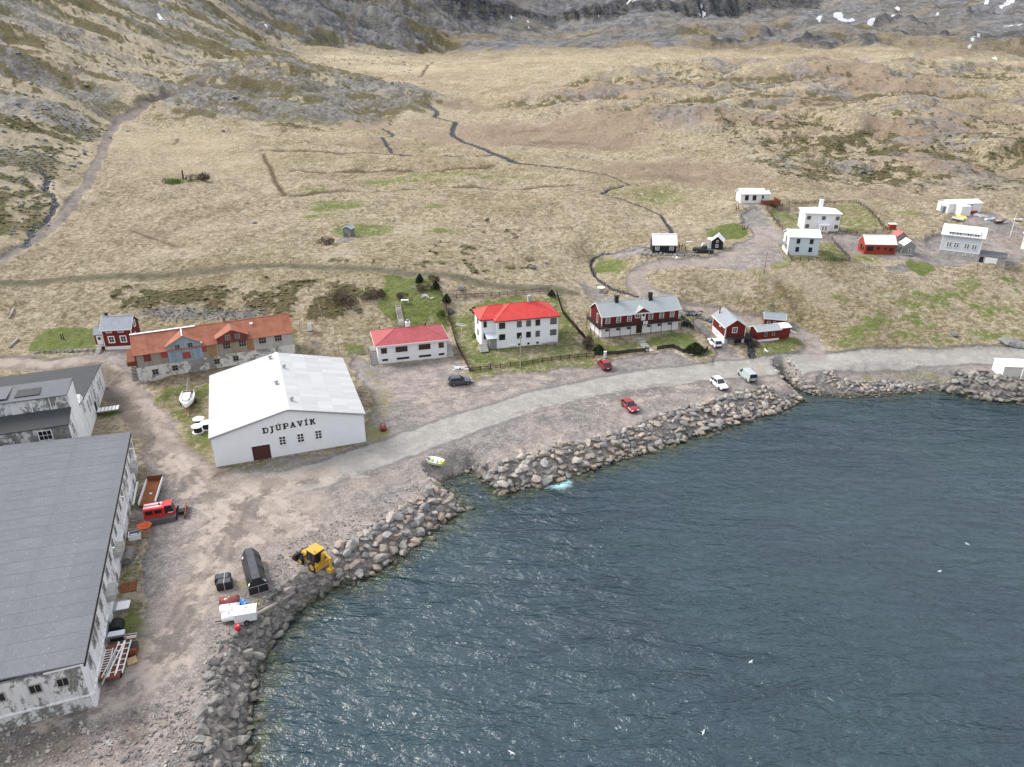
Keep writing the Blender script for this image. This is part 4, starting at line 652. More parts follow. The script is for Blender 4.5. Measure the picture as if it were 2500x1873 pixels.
class House:
    def __init__(s, name, label, cat, key, L=None, D=None, loc=None, rz=None):
        if key: x, y, h0, s.L, s.D, a, _ = PADS[key]; loc = (x, y, h0); rz = a
        if L: s.L = L
        if D: s.D = D
        s.t = thing(name, label, cat, loc, rz)
    def face(s, f, u, z, x0=0, y0=0, L=None, D=None):
        L = L or s.L; D = D or s.D
        return {'f': ((x0 + u, y0, z), 0), 'b': ((x0 + L - u, y0 + D, z), math.pi), 'l': ((x0, y0 + D - u, z), -math.pi/2), 'r': ((x0 + L, y0 + u, z), math.pi/2)}[f]
    def win(s, f, u, z, w=1.0, h=1.2, nx=2, ny=1, fr='white_trim', fw=.09, mw=.05, sill=True, glass='glass', name='window', off=0, **k):
        loc, rz = s.face(f, u, z, **k); me, g = win_mesh(w, h, nx, ny, fr, fw, mw, sill)
        o = inst(name, me, s.t, loc, (0, 0, rz)); kk = (id(g), glass)
        if kk not in _gc: _gc[kk] = g.mesh('pane', glass)
        inst('pane', _gc[kk], o); return o
    def door(s, f, u, z, w=.9, h=2.0, mat='white_trim', fr='white_trim', lights=False, name='door', label=None, **k):
        loc, rz = s.face(f, u, z, **k); b = MB().box(-w/2, -.07, 0, w/2, 0, h); o = b.build(name, mat, s.t); o.location = loc; o.rotation_euler = (0, 0, rz)
        MB().box(-w/2 - .1, -.09, 0, -w/2, 0, h + .1).box(w/2, -.09, 0, w/2 + .1, 0, h + .1).box(-w/2, -.09, h, w/2, 0, h + .1).build('frame', fr, o)
        MB().box(w/2 - .16, -.13, h * .48, w/2 - .06, -.07, h * .52).build('handle', 'metal', o)
        if lights: MB().box(-w * .3, -.085, h * .55, w * .3, -.07, h * .88).build('pane', 'glass', o)
        if label: o['label'] = label
        return o
    def walls(s, wh, rh, mat, ax='x', x0=0, y0=0, L=None, D=None, z0=0, name='wall', ridge=.5):
        L = L or s.L; D = D or s.D; b = MB()
        if ax == 'x': b.prism([(y0, z0), (y0, wh), (y0 + D * ridge, rh), (y0 + D, wh), (y0 + D, z0)] if rh > wh + .01 else [(y0, z0), (y0, wh), (y0 + D, wh), (y0 + D, z0)], x0, x0 + L)
        else: b.prism([(x0, z0), (x0, wh), (x0 + L * ridge, rh), (x0 + L, wh), (x0 + L, z0)], y0, y0 + D, 'y')
        return b.build(name, mat, s.t)
    def box(s, name, mat, *a, label=None): o = MB().box(*a).build(name, mat, s.t); (label and o.__setitem__('label', label)); return o
    def gable(s, wh, rh, mat, ax='x', ov=.35, og=.3, th=.14, x0=0, y0=0, L=None, D=None, ridge=.5, name='roof', up=.03, fascia=None):
        L = L or s.L; D = D or s.D; W = D if ax == 'x' else L; c = W * ridge; res = []
        for sgn in (0, 1):
            e = 0 if sgn == 0 else W; run = c if sgn == 0 else W - c; sl = (rh - wh) / run; d = -1 if sgn == 0 else 1
            ex = e + d * ov; ez = wh - sl * ov + up; rz_ = rh + up
            prof = [(ex, ez), (c, rz_), (c, rz_ + th), (ex, ez + th)]
            o = s.poly(prof, ax, x0, y0, L, D, og).build(name, mat, s.t); res.append(o)
            if fascia:
                f = MB(); p = [(ex + d * .04, ez - .05), (ex, ez - .05), (ex, ez + th + .02), (ex + d * .04, ez + th + .02)]
                if ax == 'x': f.prism([(y0 + a, z) for a, z in p], x0 - og, x0 + L + og)
                else: f.prism([(x0 + a, z) for a, z in p], y0 - og, y0 + D + og, 'y')
                p2 = [(ex, ez - .05), (c, rz_ - .05), (c, rz_ + th + .02), (ex, ez + th + .02)]
                for g0, g1 in ((-og - .05, -og), ((L if ax == 'x' else D) + og, (L if ax == 'x' else D) + og + .05)):
                    if ax == 'x': f.prism([(y0 + a, z) for a, z in p2], x0 + g0, x0 + g1)
                    else: f.prism([(x0 + a, z) for a, z in p2], y0 + g0, y0 + g1, 'y')
                f.build('fascia', fascia, o)
        rm = MB(); cc = (y0 if ax == 'x' else x0) + c; pr = [(cc - .18, rh + th - .02), (cc, rh + th + .06 + up), (cc + .18, rh + th - .02)]
        (rm.prism(pr, x0 - og, x0 + L + og) if ax == 'x' else rm.prism(pr, y0 - og, y0 + D + og, 'y')).build('ridge_cap', mat, res[0]); return res
    def poly(s, prof, ax, x0, y0, L, D, og):
        return MB().prism([(y0 + a, z) for a, z in prof], x0 - og, x0 + L + og) if ax == 'x' else MB().prism([(x0 + a, z) for a, z in prof], y0 - og, y0 + D + og, 'y')
    def hip(s, wh, rh, mat, ov=.4, inset=None, th=.14, x0=0, y0=0, L=None, D=None, fascia=None):
        L = L or s.L; D = D or s.D; i = inset if inset is not None else D / 2; z = wh
        e = [(x0 - ov, y0 - ov, z), (x0 + L + ov, y0 - ov, z), (x0 + L + ov, y0 + D + ov, z), (x0 - ov, y0 + D + ov, z)]
        t = [(a, b, c + th) for a, b, c in e]; r = [(x0 + i, y0 + D / 2, rh + th), (x0 + L - i, y0 + D / 2, rh + th)]
        o = MB().add(e + t + r, [(3, 2, 1, 0), (0, 1, 5, 4), (1, 2, 6, 5), (2, 3, 7, 6), (3, 0, 4, 7), (4, 5, 9, 8), (5, 6, 9), (6, 7, 8, 9), (7, 4, 8)]).build('roof', mat, s.t)
        c = MB(); w = .13
        for a, b in ((t[0], r[0]), (t[3], r[0]), (t[1], r[1]), (t[2], r[1]), (r[0], r[1])): c.bar(a, b, w, .08)
        c.build('ridge_cap', mat, o)
        if fascia: MB().box(e[0][0] - .04, e[0][1] - .04, z - .08, e[1][0] + .04, e[0][1] - .001, z + th + .02).box(e[0][0] - .04, e[3][1] + .001, z - .08, e[1][0] + .04, e[3][1] + .04, z + th + .02).box(e[0][0] - .04, e[0][1], z - .08, e[0][0] - .001, e[3][1], z + th + .02).box(e[1][0] + .001, e[0][1], z - .08, e[1][0] + .04, e[3][1], z + th + .02).build('fascia', fascia, o)
        return o
    def corners(s, wh, mat='white_trim', w=.14, z0=0, x0=0, y0=0, L=None, D=None):
        L = L or s.L; D = D or s.D; p = .03
        for x, y in ((x0, y0), (x0 + L, y0), (x0, y0 + D), (x0 + L, y0 + D)):
            sx_ = 1 if x == x0 else -1; sy_ = 1 if y == y0 else -1
            MB().box(min(x - sx_ * p, x + sx_ * w), min(y - sy_ * p, y + sy_ * w), z0, max(x - sx_ * p, x + sx_ * w), max(y - sy_ * p, y + sy_ * w), wh - .02).build('corner_board', mat, s.t)
    def flue(s, x, y, z0, z1, w=.5, mat='black', name='chimney', cap=True, parent=None):
        o = MB().box(x - w/2, y - w/2, z0, x + w/2, y + w/2, z1).build(name, mat, parent or s.t)
        if cap: MB().box(x - w/2 - .07, y - w/2 - .07, z1, x + w/2 + .07, y + w/2 + .07, z1 + .12).build('cap', mat, o)
        return o

# --- the white hall with the place name on its gable
h = House('white_hall', 'big white gabled hall with large black lettering on its front beside the road', 'hall', 'hall'); L, D = h.L, 25.0; h.D = D; WH, RH = 5.45, 8.3
cx = L * .5
dx0, dx1 = 5.75, 8.55
b = MB(); b.prism([(0, 0), (0, WH), (cx, RH), (L, WH), (L, 0), (dx1, 0), (dx1, 2.6), (dx0, 2.6), (dx0, 0)], 0, .2, 'y'); b.build('front_wall', 'white_clad', h.t)
MB().prism([(0, 0), (0, WH), (cx, RH), (L, WH), (L, 0)], D - .2, D, 'y').build('back_wall', 'white_clad', h.t)
MB().box(0, .2, 0, .2, D - .2, WH).build('side_wall', 'hall_side', h.t); MB().box(L - .2, .2, 0, L, D - .2, WH).build('side_wall', 'hall_side', h.t)
dr = MB()
for k in range(6): z = 2.6 * k / 6; dr.box(dx0, .13 + .02 * (k % 2), z, dx1, .17, z + 2.6/6 - .02)
d = dr.build('sliding_door', simple('weathered_brown_door', (.12, .045, .04), .85, .5, 5), h.t); MB().box(dx0 - .12, -.05, 0, dx0, .2, 2.72).box(dx1, -.05, 0, dx1 + .12, .2, 2.72).box(dx0, -.05, 2.6, dx1, .2, 2.72).build('door_frame', 'white_trim', h.t)
for px in (q('c5', 888, 1050), q('c5', 1050, 1025), q('c5', 1210, 995)):
    a = np.array([math.cos(PADS['hall'][5]), math.sin(PADS['hall'][5])]); o_ = np.array(PADS['hall'][:2])
    lo, hi = 0, L
    r_ = ray(px); 
    # point of the front plane seen at this pixel
    nrm = np.array([-a[1], a[0]]); t = (o_ @ nrm) / (r_[:2] @ nrm); P_ = r_ * t; u = (P_[:2] - o_) @ a; z = CH + P_[2] - 3.0
    h.win('f', u, z, .92, 1.45, 2, 3, mw=.10, fw=.13)
# name on the gable: slab letters one by one
def glyph(ch):
    W, T = 1.0, .29
    def st(x, z0=0., z1=1.): return [('r', x, z0, x + T, z1)]
    if ch == 'D': return st(.12) + [('r', 0, 0, .75, .17), ('r', 0, .83, .75, 1), ('q', [(.75, 0), (.98, .24), (.98, .76), (.75, 1), (.75, .83), (.80, .68), (.80, .32), (.75, .17)])]
    if ch == 'J': return [('r', .42, .0, .66, 1), ('r', .22, .86, .86, 1), ('q', [(.42, .12), (.66, .0), (.52, -.2), (.2, -.24), (.12, -.06), (.30, -.06)])]
    if ch == 'U': return [('r', .12, .2, .34, 1), ('r', .66, .2, .88, 1), ('r', 0, .86, .44, 1), ('r', .56, .86, 1, 1), ('q', [(.12, .2), (.25, 0), (.75, 0), (.88, .2), (.66, .24), (.62, .17), (.38, .17), (.34, .24)])]
    if ch == 'P': return st(.12) + [('r', 0, 0, .5, .15), ('r', 0, .85, .75, 1), ('r', .36, .38, .75, .53), ('q', [(.75, .38), (.95, .5), (.95, .88), (.75, 1), (.75, .85), (.76, .8), (.76, .58), (.75, .53)])]
    if ch == 'A': return [('q', [(.10, 0), (.34, 0), (.56, .86), (.44, 1), (.40, 1)]), ('q', [(.90, 0), (.66, 0), (.44, .86), (.56, 1), (.60, 1)]), ('r', .28, .28, .72, .42), ('r', 0, 0, .42, .13), ('r', .58, 0, 1, .13)]
    if ch == 'V': return [('q', [(.08, 1), (.32, 1), (.56, .14), (.44, 0), (.40, 0)]), ('q', [(.92, 1), (.68, 1), (.44, .14), (.56, 0), (.60, 0)]), ('r', 0, .87, .42, 1), ('r', .58, .87, 1, 1)]
    if ch == 'I': return [('r', .35, 0, .65, 1), ('r', .2, 0, .8, .15), ('r', .2, .85, .8, 1)]
    if ch == 'K': return st(.12) + [('r', 0, 0, .46, .14), ('r', 0, .86, .46, 1), ('q', [(.36, .38), (.36, .58), (.68, 1), (.94, 1), (.94, .9)]), ('q', [(.46, .58), (.62, .68), (1.0, 0), (.66, 0)])]
    return []
xs = [q('c5', *p) for p in ((728, 925), (787, 912), (845, 897), (912, 885), (975, 872), (1040, 862), (1095, 853), (1152, 845))]
for ch, px, ac in zip('DJUPAVIK', xs, (0, 0, 1, 0, 0, 0, 1, 0)):
    r_ = ray(px); t = (o_ @ nrm) / (r_[:2] @ nrm); P_ = r_ * t; u = (P_[:2] - o_) @ a; z = CH + P_[2] - 3.0; w_, hh = (.94, 1.02) if ch != 'I' else (.76, 1.02)
    b = MB(); k = 0
    for e in glyph(ch):
        k += 1; dp = -.05 - .002 * k
        if e[0] == 'r': b.box((e[1] - .5) * w_, dp, (e[2] - .5) * hh, (e[3] - .5) * w_, 0, (e[4] - .5) * hh)
        else: b.prism([((x - .5) * w_, (zz - .5) * hh) for x, zz in e[1]], dp, 0, 'y')
    if ac: b.prism([(-.03, .56 * hh), (.05, .54 * hh), (.2, .72 * hh), (.08, .74 * hh)], -.05, 0, 'y')
    o = b.build('letter', 'black', h.t); o.location = (u, 0, z)
# roof sheets, laid in rows down both slopes
pm = []
for sgn in (0, 1):
    run = cx; sl = (RH - WH) / run; nr_, nc = 9, 12; ln = math.hypot(run + .3, sl * (run + .3)); ang = math.atan2(sl, 1)
    sub = MB().prism([(-.3, WH - sl * .3), (cx, RH), (cx, RH + .05), (-.3, WH - sl * .3 + .05)] if sgn == 0 else [(L + .3, WH - sl * .3), (cx, RH), (cx, RH + .05), (L + .3, WH - sl * .3 + .05)], -.25, D + .25, 'y').build('roof', 'white', h.t)
    pw = ln / 5 ; ph = (D + .5) / 18
    me_ = MB().box(0, .006, 0, pw - .01, ph - .006, .04).mesh('roof_panel', 'panel')
    for i_ in range(5):
        for j_ in range(18):
            s0 = i_ * pw; off = (i_ % 2) * .0
            x_ = -.3 + math.cos(ang) * s0 if sgn == 0 else L + .3 - math.cos(ang) * s0; z_ = WH - sl * .3 + .055 + math.sin(ang) * s0
            o = inst('roof_panel', me_, sub, (x_, -.25 + j_ * ph + (0 if sgn == 0 else ph), z_ + .001 * ((i_ + j_) % 3)), (0, -ang, 0) if sgn == 0 else (0, -ang, math.pi))
MB().prism([(cx - .35, RH + .03), (cx, RH + .17), (cx + .35, RH + .03)], -.3, D + .3, 'y').build('ridge_cap', 'white_trim', h.t)
MB().prism([(-.36, WH - .34), (cx, RH - .15), (cx, RH + .06), (-.36, WH - .1)], -.31, -.255, 'y').prism([(L + .36, WH - .34), (cx, RH - .15), (cx, RH + .06), (L + .36, WH - .1)], -.31, -.255, 'y').build('verge_board', 'metal', h.t)
for u, v in ((cx - 1.2, 23), (cx + .9, 17.6), (cx - .9, 10.8), (cx + 1.0, 3.3)):
    z = RH - abs(u - cx) * sl; vt = MB().cyl((u, v, z), (0, 0, .55), .22, 10).build('roof_vent', 'metal', h.t); MB().cyl((u, v, z + .5), (0, 0, .14), .36, 10).cyl((u - .3, v, z + .62), (.6, 0, .12), .09, 6).build('cowl', 'metal', vt)

# --- the long rusty-roofed warehouse
h = House('warehouse', 'long warehouse with rusty orange roof, pale blue gable and whitewashed stone base', 'warehouse', 'warehouse', D=8.5); L, D = h.L, h.D
SB, WH, RH = 2.6, 5.4, 8.1
h.walls(SB, 0, 'plaster_base', z0=-1, name='stone_base')
h.box('corrugated_wall', 'sheet_grey', .05, .05, SB, L - .05, D - .05, WH)
MB().prism([(.05, WH), (D - .05, WH), (D/2, RH - .05)], .05, L - .05).build('gable_wall', 'maroon', h.t)
for x0, x1, m, lab in ((.06, .35, 'maroon', None), (1.9, 3.6, 'sheet_grey', None), (4.6, 5.5, 'sheet_tan', None), (13.7, 15.2, 'sheet_rust', 'rust streaked wall sheet'), (12.2, 13.7, 'sheet_tan', None), (15.2, 17.6, 'sheet_grey', None), (18.0, 21.2, 'sheet_tan', None), (21.2, 22.6, 'sheet_rust', 'rust stained wall sheet'), (22.6, L - .1, 'concrete', 'bare grey end wall')):
    o = h.box('wall_sheet', m, x0, .0, SB + .02, x1, .045, WH - .1)
    if lab: o['label'] = lab
h.gable(WH, RH, 'rust_roof', ov=.35, og=.2, th=.12)
MB().box(-.2, D/2 - .3, RH + .12, 12, D/2 + .3, RH + .20).build('ridge_flashing', 'white', h.t)
h.box('skylight', 'white', 22.6, D/2 - 1.6, RH - .75, 23.2, D/2 - 1.0, RH - .45)
def dormer(x0, w, y0, wall, roof, rz_, wz, fa):
    yb = D/2 - .2; b = MB().prism([(x0, SB + .02), (x0, wz), (x0 + w/2, rz_), (x0 + w, wz), (x0 + w, SB + .02)] if fa else [(x0, WH - .2), (x0, wz), (x0 + w/2, rz_), (x0 + w, wz), (x0 + w, WH - .2)], y0, 3.2, 'y'); g = b.build('cross_gable', wall, h.t)
    for s_ in (0, 1):
        sl_ = (rz_ - wz) / (w/2); e = (x0 - .3, wz - sl_ * .3) if s_ == 0 else (x0 + w + .3, wz - sl_ * .3); c_ = (x0 + w/2, rz_)
        r = MB().prism([e, c_, (c_[0], c_[1] + .12), (e[0], e[1] + .12)], y0 - .3, 3.9, 'y').build('cross_gable_roof', roof, h.t)
dormer(6.1, 6.4, -.12, 'sheet_blue', 'rust_roof', 8.0, 6.2, True); dormer(15.6, 6.0, -.35, 'maroon', 'rust_roof', 7.9, 6.5, False)
h.box('ridge_strip', 'white_trim', 9.2, -.45, 8.13, 9.4, 4.0, 8.17); h.box('verge_strip', 'white_trim', 12.45, -.46, 6.0, 12.85, -.41, 6.35)
for u in (8.05, 10.5): h.win('f', u, 5.35, .85, .95, 2, 2, fr='old_wood', y0=-.12)
for u, w in ((9.5, 1.5),): h.box('shutter', 'red_door', u - w/2, -.2, 3.1, u - .03, -.12, 4.5); h.box('shutter', 'red_door', u + .03, -.2, 3.1, u + w/2, -.12, 4.5)
for u, m in ((2.3, 'maroon'), (5.5, 'red_door'), (13.2, 'red_door')): h.box('shutter', m, u - .65, -.06, 3.7 if u < 4 else 3.9, u + .65 if u < 13 else u + .2, -.005, 5.25)
for u in (17.3, 20.4, 24.4, 27.6): h.win('f', u, 3.9, 1.35, 1.3, 3, 2, fr='old_wood')
for u in (17.7, 19.6): h.win('f', u, 6.0, .75, .8, 2, 2, fr='old_wood', y0=-.35)
for u, z in ((3.2, .7), (6.9, .9), (14.9, .9), (18.6, .9)): h.win('f', u, z, 1.0, 1.05, 2, 2, fr='old_wood')
h.box('plank_door', 'grey_wood', 9.8, -.06, .1, 11.4, 0, 2.5)
st = MB()
for k in range(14): st.box(-1.1, -.2 + k * .3, SB - .1 - k * .19 if False else k * .2, -.05, .12 + k * .3, k * .2 + .06)
sto = st.build('outer_stairs', 'dark_wood', h.t); MB().bar((-1.1, -.2, 1), (-1.1, 4, 3.8), .07).bar((-1.1, -.2, 0), (-1.1, -.2, 1), .07).bar((-1.1, 4, 2.6), (-1.1, 4, 3.8), .07).build('handrail', 'grey_wood', sto)
MB().prism([(1.5, 2.6), (8.3, 2.6), (8.3, 3.9), (1.5, 3.5)], -1.6, 0).build('lean_to', 'rust', h.t)
h.flue(17.8, D/2 + .6, RH - .2, RH + .9, .5, 'felt_mid'); MB().cyl((18.4, D/2 + .3, RH), (0, 0, 3.0), .04, 6).build('antenna', 'metal', h.t); MB().cyl((18.7, -.35, 7.6), (0, 0, 1.8), .035, 6).build('gable_pole', 'metal', h.t)

# --- small dark red house at the far left
h = House('red_house', 'small dark red house with blue grey roof left of the rusty warehouse', 'house', 'red_house', L=6.0, D=5.4); L, D = h.L, h.D
h.walls(.7, 0, 'white', z0=-1, name='foundation'); h.walls(4.6, 6.6, 'red_wood', z0=.7); h.gable(4.6, 6.6, 'blue_roof', ov=.3, og=.2, fascia='white_trim'); h.corners(4.6, z0=.7)
for u in (1.7, 4.1): h.win('f', u, 1.7, .95, 1.2, 2, 2, fw=.2)
for u in (1.5, 3.9): h.win('f', u, 3.95, .95, .45, 3, 1, fw=.12)
h.win('r', 2.7, 4.3, .9, 1.0, 2, 2, fw=.2); h.win('r', 1.6, 1.8, .9, 1.1, 2, 2, fw=.2)
h.walls(3.3, 4.6, 'red_wood', x0=-2.0, y0=.9, L=1.97, D=3.2, name='porch', z0=.3); h.gable(3.3, 4.5, 'blue_roof', x0=-2.0, y0=.9, L=1.95, D=3.2, ov=.25, og=.12, name='porch_roof')
h.door('f', .95, 1.0, .95, 1.9, lights=True, x0=-2.0, y0=.9, L=2, D=3.2); h.box('landing', 'old_wood', -1.9, -.1, .8, -.1, .87, 1.0)
st = MB(); 
for k in range(7): st.box(-1.5, -.5 - k * .4, .75 - k * .17, -.5, -.12 - k * .4, .85 - k * .17)
st.build('steps', 'concrete', h.t); h.flue(.6, 3.2, 5.6, 7.2, .5, 'black')

# --- low white house with faded red hip roof
h = House('low_white_house', 'low white house with faded pinkish red hipped roof beside the white hall', 'house', 'low_house', D=8.3); L, D = h.L, h.D
h.walls(4.1, 0, 'white', z0=-1); h.hip(4.1, 6.0, 'pink_roof', .6, 4.4, fascia='white_trim')
for u, w in ((1.3, 1.1), (5.0, 2.4), (9.9, 2.4), (13.5, 1.0)): h.win('f', u, 2.35, w, 1.05, 2 if w < 2 else 4, 1, fr='brown_wood', fw=.06)
for u, w in ((1.4, 1.1), (5.2, 2.5), (9.9, 2.5), (13.5, 1.1)): h.win('f', u, .62, w, .32, 2 if w < 2 else 5, 1, fr='dark_wood', fw=.05, sill=False)
c_ = h.flue(7.2, 4.6, 5.5, 7.0, .9, 'white'); MB().box(6.95, 4.35, 7.12, 7.45, 4.85, 7.7).build('pot', 'metal', c_)
for s_, xo in ((0, -1.5), (1, L + .05)):
    st = MB()
    for k in range(9): st.box(xo, -.3 + k * .42, 0, xo + 1.4, .12 + k * .42, .2 * (k + 1))
    st.box(xo, 3.48, 0, xo + 1.4, 6, 1.85); o = st.build('steps', 'concrete' if s_ else 'grey_wood', h.t)
    if not s_: MB().bar((xo, -.3, 1.1), (xo, 3.5, 2.8), .06).bar((xo, -.3, .1), (xo, -.3, 1.1), .06).bar((xo, 1.5, .9), (xo, 1.5, 1.9), .06).bar((xo, 3.5, 1.8), (xo, 3.5, 2.8), .06).build('handrail', 'dark_wood', o)
MB().cyl((.12, -.08, 0), (0, 0, 4), .05, 6).cyl((L - .12, -.08, 0), (0, 0, 4), .05, 6).build('drainpipe', 'white_trim', h.t)
MB().cyl((1.5, D + .3, 4), (0, 0, 1.3), .08, 6).cyl((11, 4.8, 5.9), (0, 0, .45), .1, 6).build('vent_pipe', 'black', h.t)

# --- two-storey white house, bright red roof
h = House('two_storey_white_house', 'two-storey white house with bright red hipped roof in a fenced garden', 'house', 'big_house', D=8.4); L, D = h.L, h.D
h.walls(6.25, 0, 'white_clad', z0=-1); h.walls(6.25, 0, 'white_clad', x0=-3.0, y0=1.6, L=2.99, D=6.8, z0=-1, name='side_wing'); h.hip(6.25, 8.5, 'red_roof', .45, 4.0, fascia='maroon'); h.hip(6.24, 8.2, 'red_roof', .42, 2.4, x0=-3.0, y0=1.6, L=7.5, D=6.8, fascia='maroon')
for u, w, g in ((1.25, 1.25, 'glass'), (5.1, .95, 'curtain'), (7.2, .95, 'curtain'), (9.3, .95, 'glass'), (12.9, 1.35, 'curtain')): h.win('f', u, 4.55, w, 1.25, 2, 1, fr='dark_wood', fw=.05, glass=g)
for u, w, g in ((1.25, 1.25, 'glass'), (5.1, .95, 'glass'), (7.2, .95, 'glass'), (9.3, .85, 'curtain'), (12.9, 1.35, 'curtain')): h.win('f', u, 1.95, w, 1.2, 2, 1, fr='dark_wood', fw=.05, glass=g)
for u in (5.1, 7.2, 9.3): h.win('f', u, .25, .42, .36, 1, 1, fr='dark_wood', fw=.04, sill=False)
for z in (1.9, 4.6): h.win('f', .85, z, .6, 1.25, 1, 1, fr='dark_wood', fw=.05, x0=-3.0, y0=1.6, L=3, D=6.8)
for z, u in ((4.4, 3.5), (1.8, 3.5)): h.win('l', u, z, .8, 1.1, 1, 1, fr='dark_wood', fw=.05, x0=-3.0, y0=1.6, L=3, D=6.8)
pc_ = MB().box(-1.6, -.2, 0, -.02, 1.58, 2.4).build('entrance_porch', 'grey_wood', h.t); MB().prism([(-.7, 2.55), (1.58, 3.15), (1.58, 3.25), (-.7, 2.65)], -2.3, .2).build('canopy', 'pale_blue_x', pc_)
c_ = h.flue(8.6, 4.3, 7.9, 9.9, .8, 'concrete'); MB().box(8.75, 4.15, 9.9, 9.1, 4.5, 10.2).build('pot', 'metal', c_); h.flue(-.4, 4.8, 7.6, 8.6, .2, 'metal', 'flue', False)
st = MB(); [st.box(-3.9, -1.4 + k * .45, 0, -2.1, -.95 + k * .45, .22 * (k + 1)) for k in range(5)]; st.build('steps', 'concrete', h.t)
MB().cyl((L - .1, -.08, 0), (0, 0, 6.2), .05, 6).build('drainpipe', 'white_trim', h.t)

# --- the red hotel
h = House('red_hotel', 'long dark red guesthouse with grey roof and balcony above a white ground floor', 'house', 'hotel', D=6.6); L, D = h.L, h.D
SB, WH, RH = 2.5, 5.0, 7.0
h.walls(SB, 0, 'white', z0=-1, name='ground_floor'); h.walls(WH, RH, 'red_wood', z0=SB); h.gable(WH, RH, 'grey_roof', ov=.4, og=.3, fascia='white_trim'); h.corners(WH, z0=SB)
for i_, u in enumerate((1.45, 4.05, 6.65, 11.9, 14.6, 17.2)): h.win('f', u, 3.15, .8, 1.3, 2, 3, fw=.14, mw=.07)
h.win('f', 8.6, 3.9, .95, .75, 2, 2, fw=.14); h.door('f', 10.05, 2.9, .85, 2.0, lights=True)
for u in (1.4, 4.0, 6.6, 11.6, 14.2, 16.8): h.win('f', u, 1.35, .75, .42, 2, 1, fr='grey_wood', fw=.05)
h.door('f', 9.2, .1, 1.5, 2.1, mat='dark_wood', fr='white_trim', label='dark double door of the ground floor')
MB().prism([(7.9, WH - .1), (9.7, WH + 1.05), (11.5, WH - .1)], -.25, 1.6, 'y').build('front_gable', 'red_wood', h.t)
for s_ in (0, 1): e = (7.6, WH - .2) if s_ == 0 else (11.8, WH - .2); MB().prism([e, (9.7, WH + 1.14), (9.7, WH + 1.24), (e[0], e[1] + .1)], -.45, 2.9, 'y').build('gable_roof', 'grey_roof', h.t); 
MB().prism([(7.55, WH - .26), (9.7, WH + 1.12), (9.7, WH + 1.26), (7.55, WH - .08)], -.5, -.455, 'y').prism([(11.85, WH - .26), (9.7, WH + 1.12), (9.7, WH + 1.26), (11.85, WH - .08)], -.5, -.455, 'y').build('bargeboard', 'white_trim', h.t)
bl = MB().box(-1.1, -1.25, SB - .08, L + .3, -.003, SB + .04).box(-1.1, .0, SB - .08, -.003, D, SB + .04).build('balcony', 'dark_wood', h.t)
rl = MB()
for z in (.35, .65, .95): rl.box(-1.12, -1.27, SB + z, L + .3, -1.2, SB + z + .09)
for z in (.35, .65, .95): rl.box(-1.12, -1.19, SB + z, -1.05, D, SB + z + .09)
rl.build('railing', 'dark_wood', bl)
pm_ = MB().box(-.05, -.05, 0, .05, .05, SB + 1.05).mesh('post', 'dark_wood')
for k in range(9): inst('post', pm_, bl, (-1.0 + k * (L + 1.2) / 8, -1.2, 0))
for k in range(1, 4): inst('post', pm_, bl, (-1.08, -1.2 + k * (D + 1) / 3.2, 0))
MB().box(9.5, -1.32, SB + .1, 10.6, -1.28, SB + .75).build('sign_board', 'white_trim', bl)
wb_ = MB().box(9.6, -1.335, SB + .36, 10.5, -1.32, SB + .48).build('sign_print', 'black', bl)
for u, z0 in ((4.6, 5.9), (12.9, 6.3)): c_ = h.flue(u, 3.0, z0, 8.3, .75, 'black'); MB().box(u - .6, 2.4, z0 - .2, u + .6, 3.6, z0 + .5).build('chimney_foot', 'black', c_)
MB().cyl((9.7, -.3, WH + .9), (0, 0, 3.2), .05, 6).build('flagpole', 'white_trim', h.t)
h.win('l', 4.2, 2.75, .6, 2.0, 1, 1, fw=.1)
MB().box(L + .1, 2.2, SB, L + 3.2, 4.4, SB + .12).bar((L + 3.1, 2.2, 0), (L + 3.1, 2.2, SB + 1.2), .14).bar((L + .2, 2.2, SB + 1.1), (L + 3.1, 2.2, SB + 1.1), .08).bar((L + .2, 4.4, SB + 1.1), (L + 3.1, 4.4, SB + 1.1), .08).bar((L + .2, 2.2, SB + .6), (L + 3.1, 2.2, SB + .6), .08).build('side_bridge', 'old_wood', h.t)

# --- boat shed and low sheds
h = House('red_boat_shed', 'tall dark red shed with grey roof and small balcony beside the stream', 'shed', 'boat_shed', L=4.6, D=7.6); L, D = h.L, h.D
h.walls(1.5, 0, 'white', z0=-1, name='foundation'); h.walls(3.9, 5.5, 'red_wood', 'y', z0=1.5); h.gable(3.9, 5.5, 'blue_roof_y', 'y', ov=.35, og=.3, fascia='white_trim'); h.corners(3.9, z0=1.5)
h.win('f', 2.1, 2.6, .9, 1.0, 2, 2, fw=.14); h.win('l', 4.6, 3.0, .65, .55, 2, 1, fw=.12); h.win('l', 3.2, .6, .5, .4, 1, 1, fw=.06, sill=False)
h.door('f', 1.6, 0, 1.4, 1.4, mat='sheet_grey', fr='dark_wood'); h.door('f', 3.2, 0, 1.3, 1.4, mat='black', fr='dark_wood', label='open black doorway')
bl = MB().box(-.1, -1.3, 1.45, L + 1.4, -.003, 1.56).box(L + .003, .0, 1.45, L + 1.4, 3.2, 1.56).build('balcony', 'dark_wood', h.t)
rl = MB(); [rl.box(-.1, -1.3, 1.56 + z, L + 1.4, -1.24, 1.64 + z) for z in (.3, .65, 1.0)]; [rl.box(L + 1.34, -1.23, 1.56 + z, L + 1.4, 3.2, 1.64 + z) for z in (.3, .65, 1.0)]; [rl.box(x, -1.28, .0, x + .08, -1.22, 2.64) for x in (-.1, 2.2, 4.5, L + 1.3)]; rl.build('railing', 'dark_wood', bl)
h.flue(.9, 6.6, 4.0, 6.2, .22, 'rust', 'stovepipe', False)
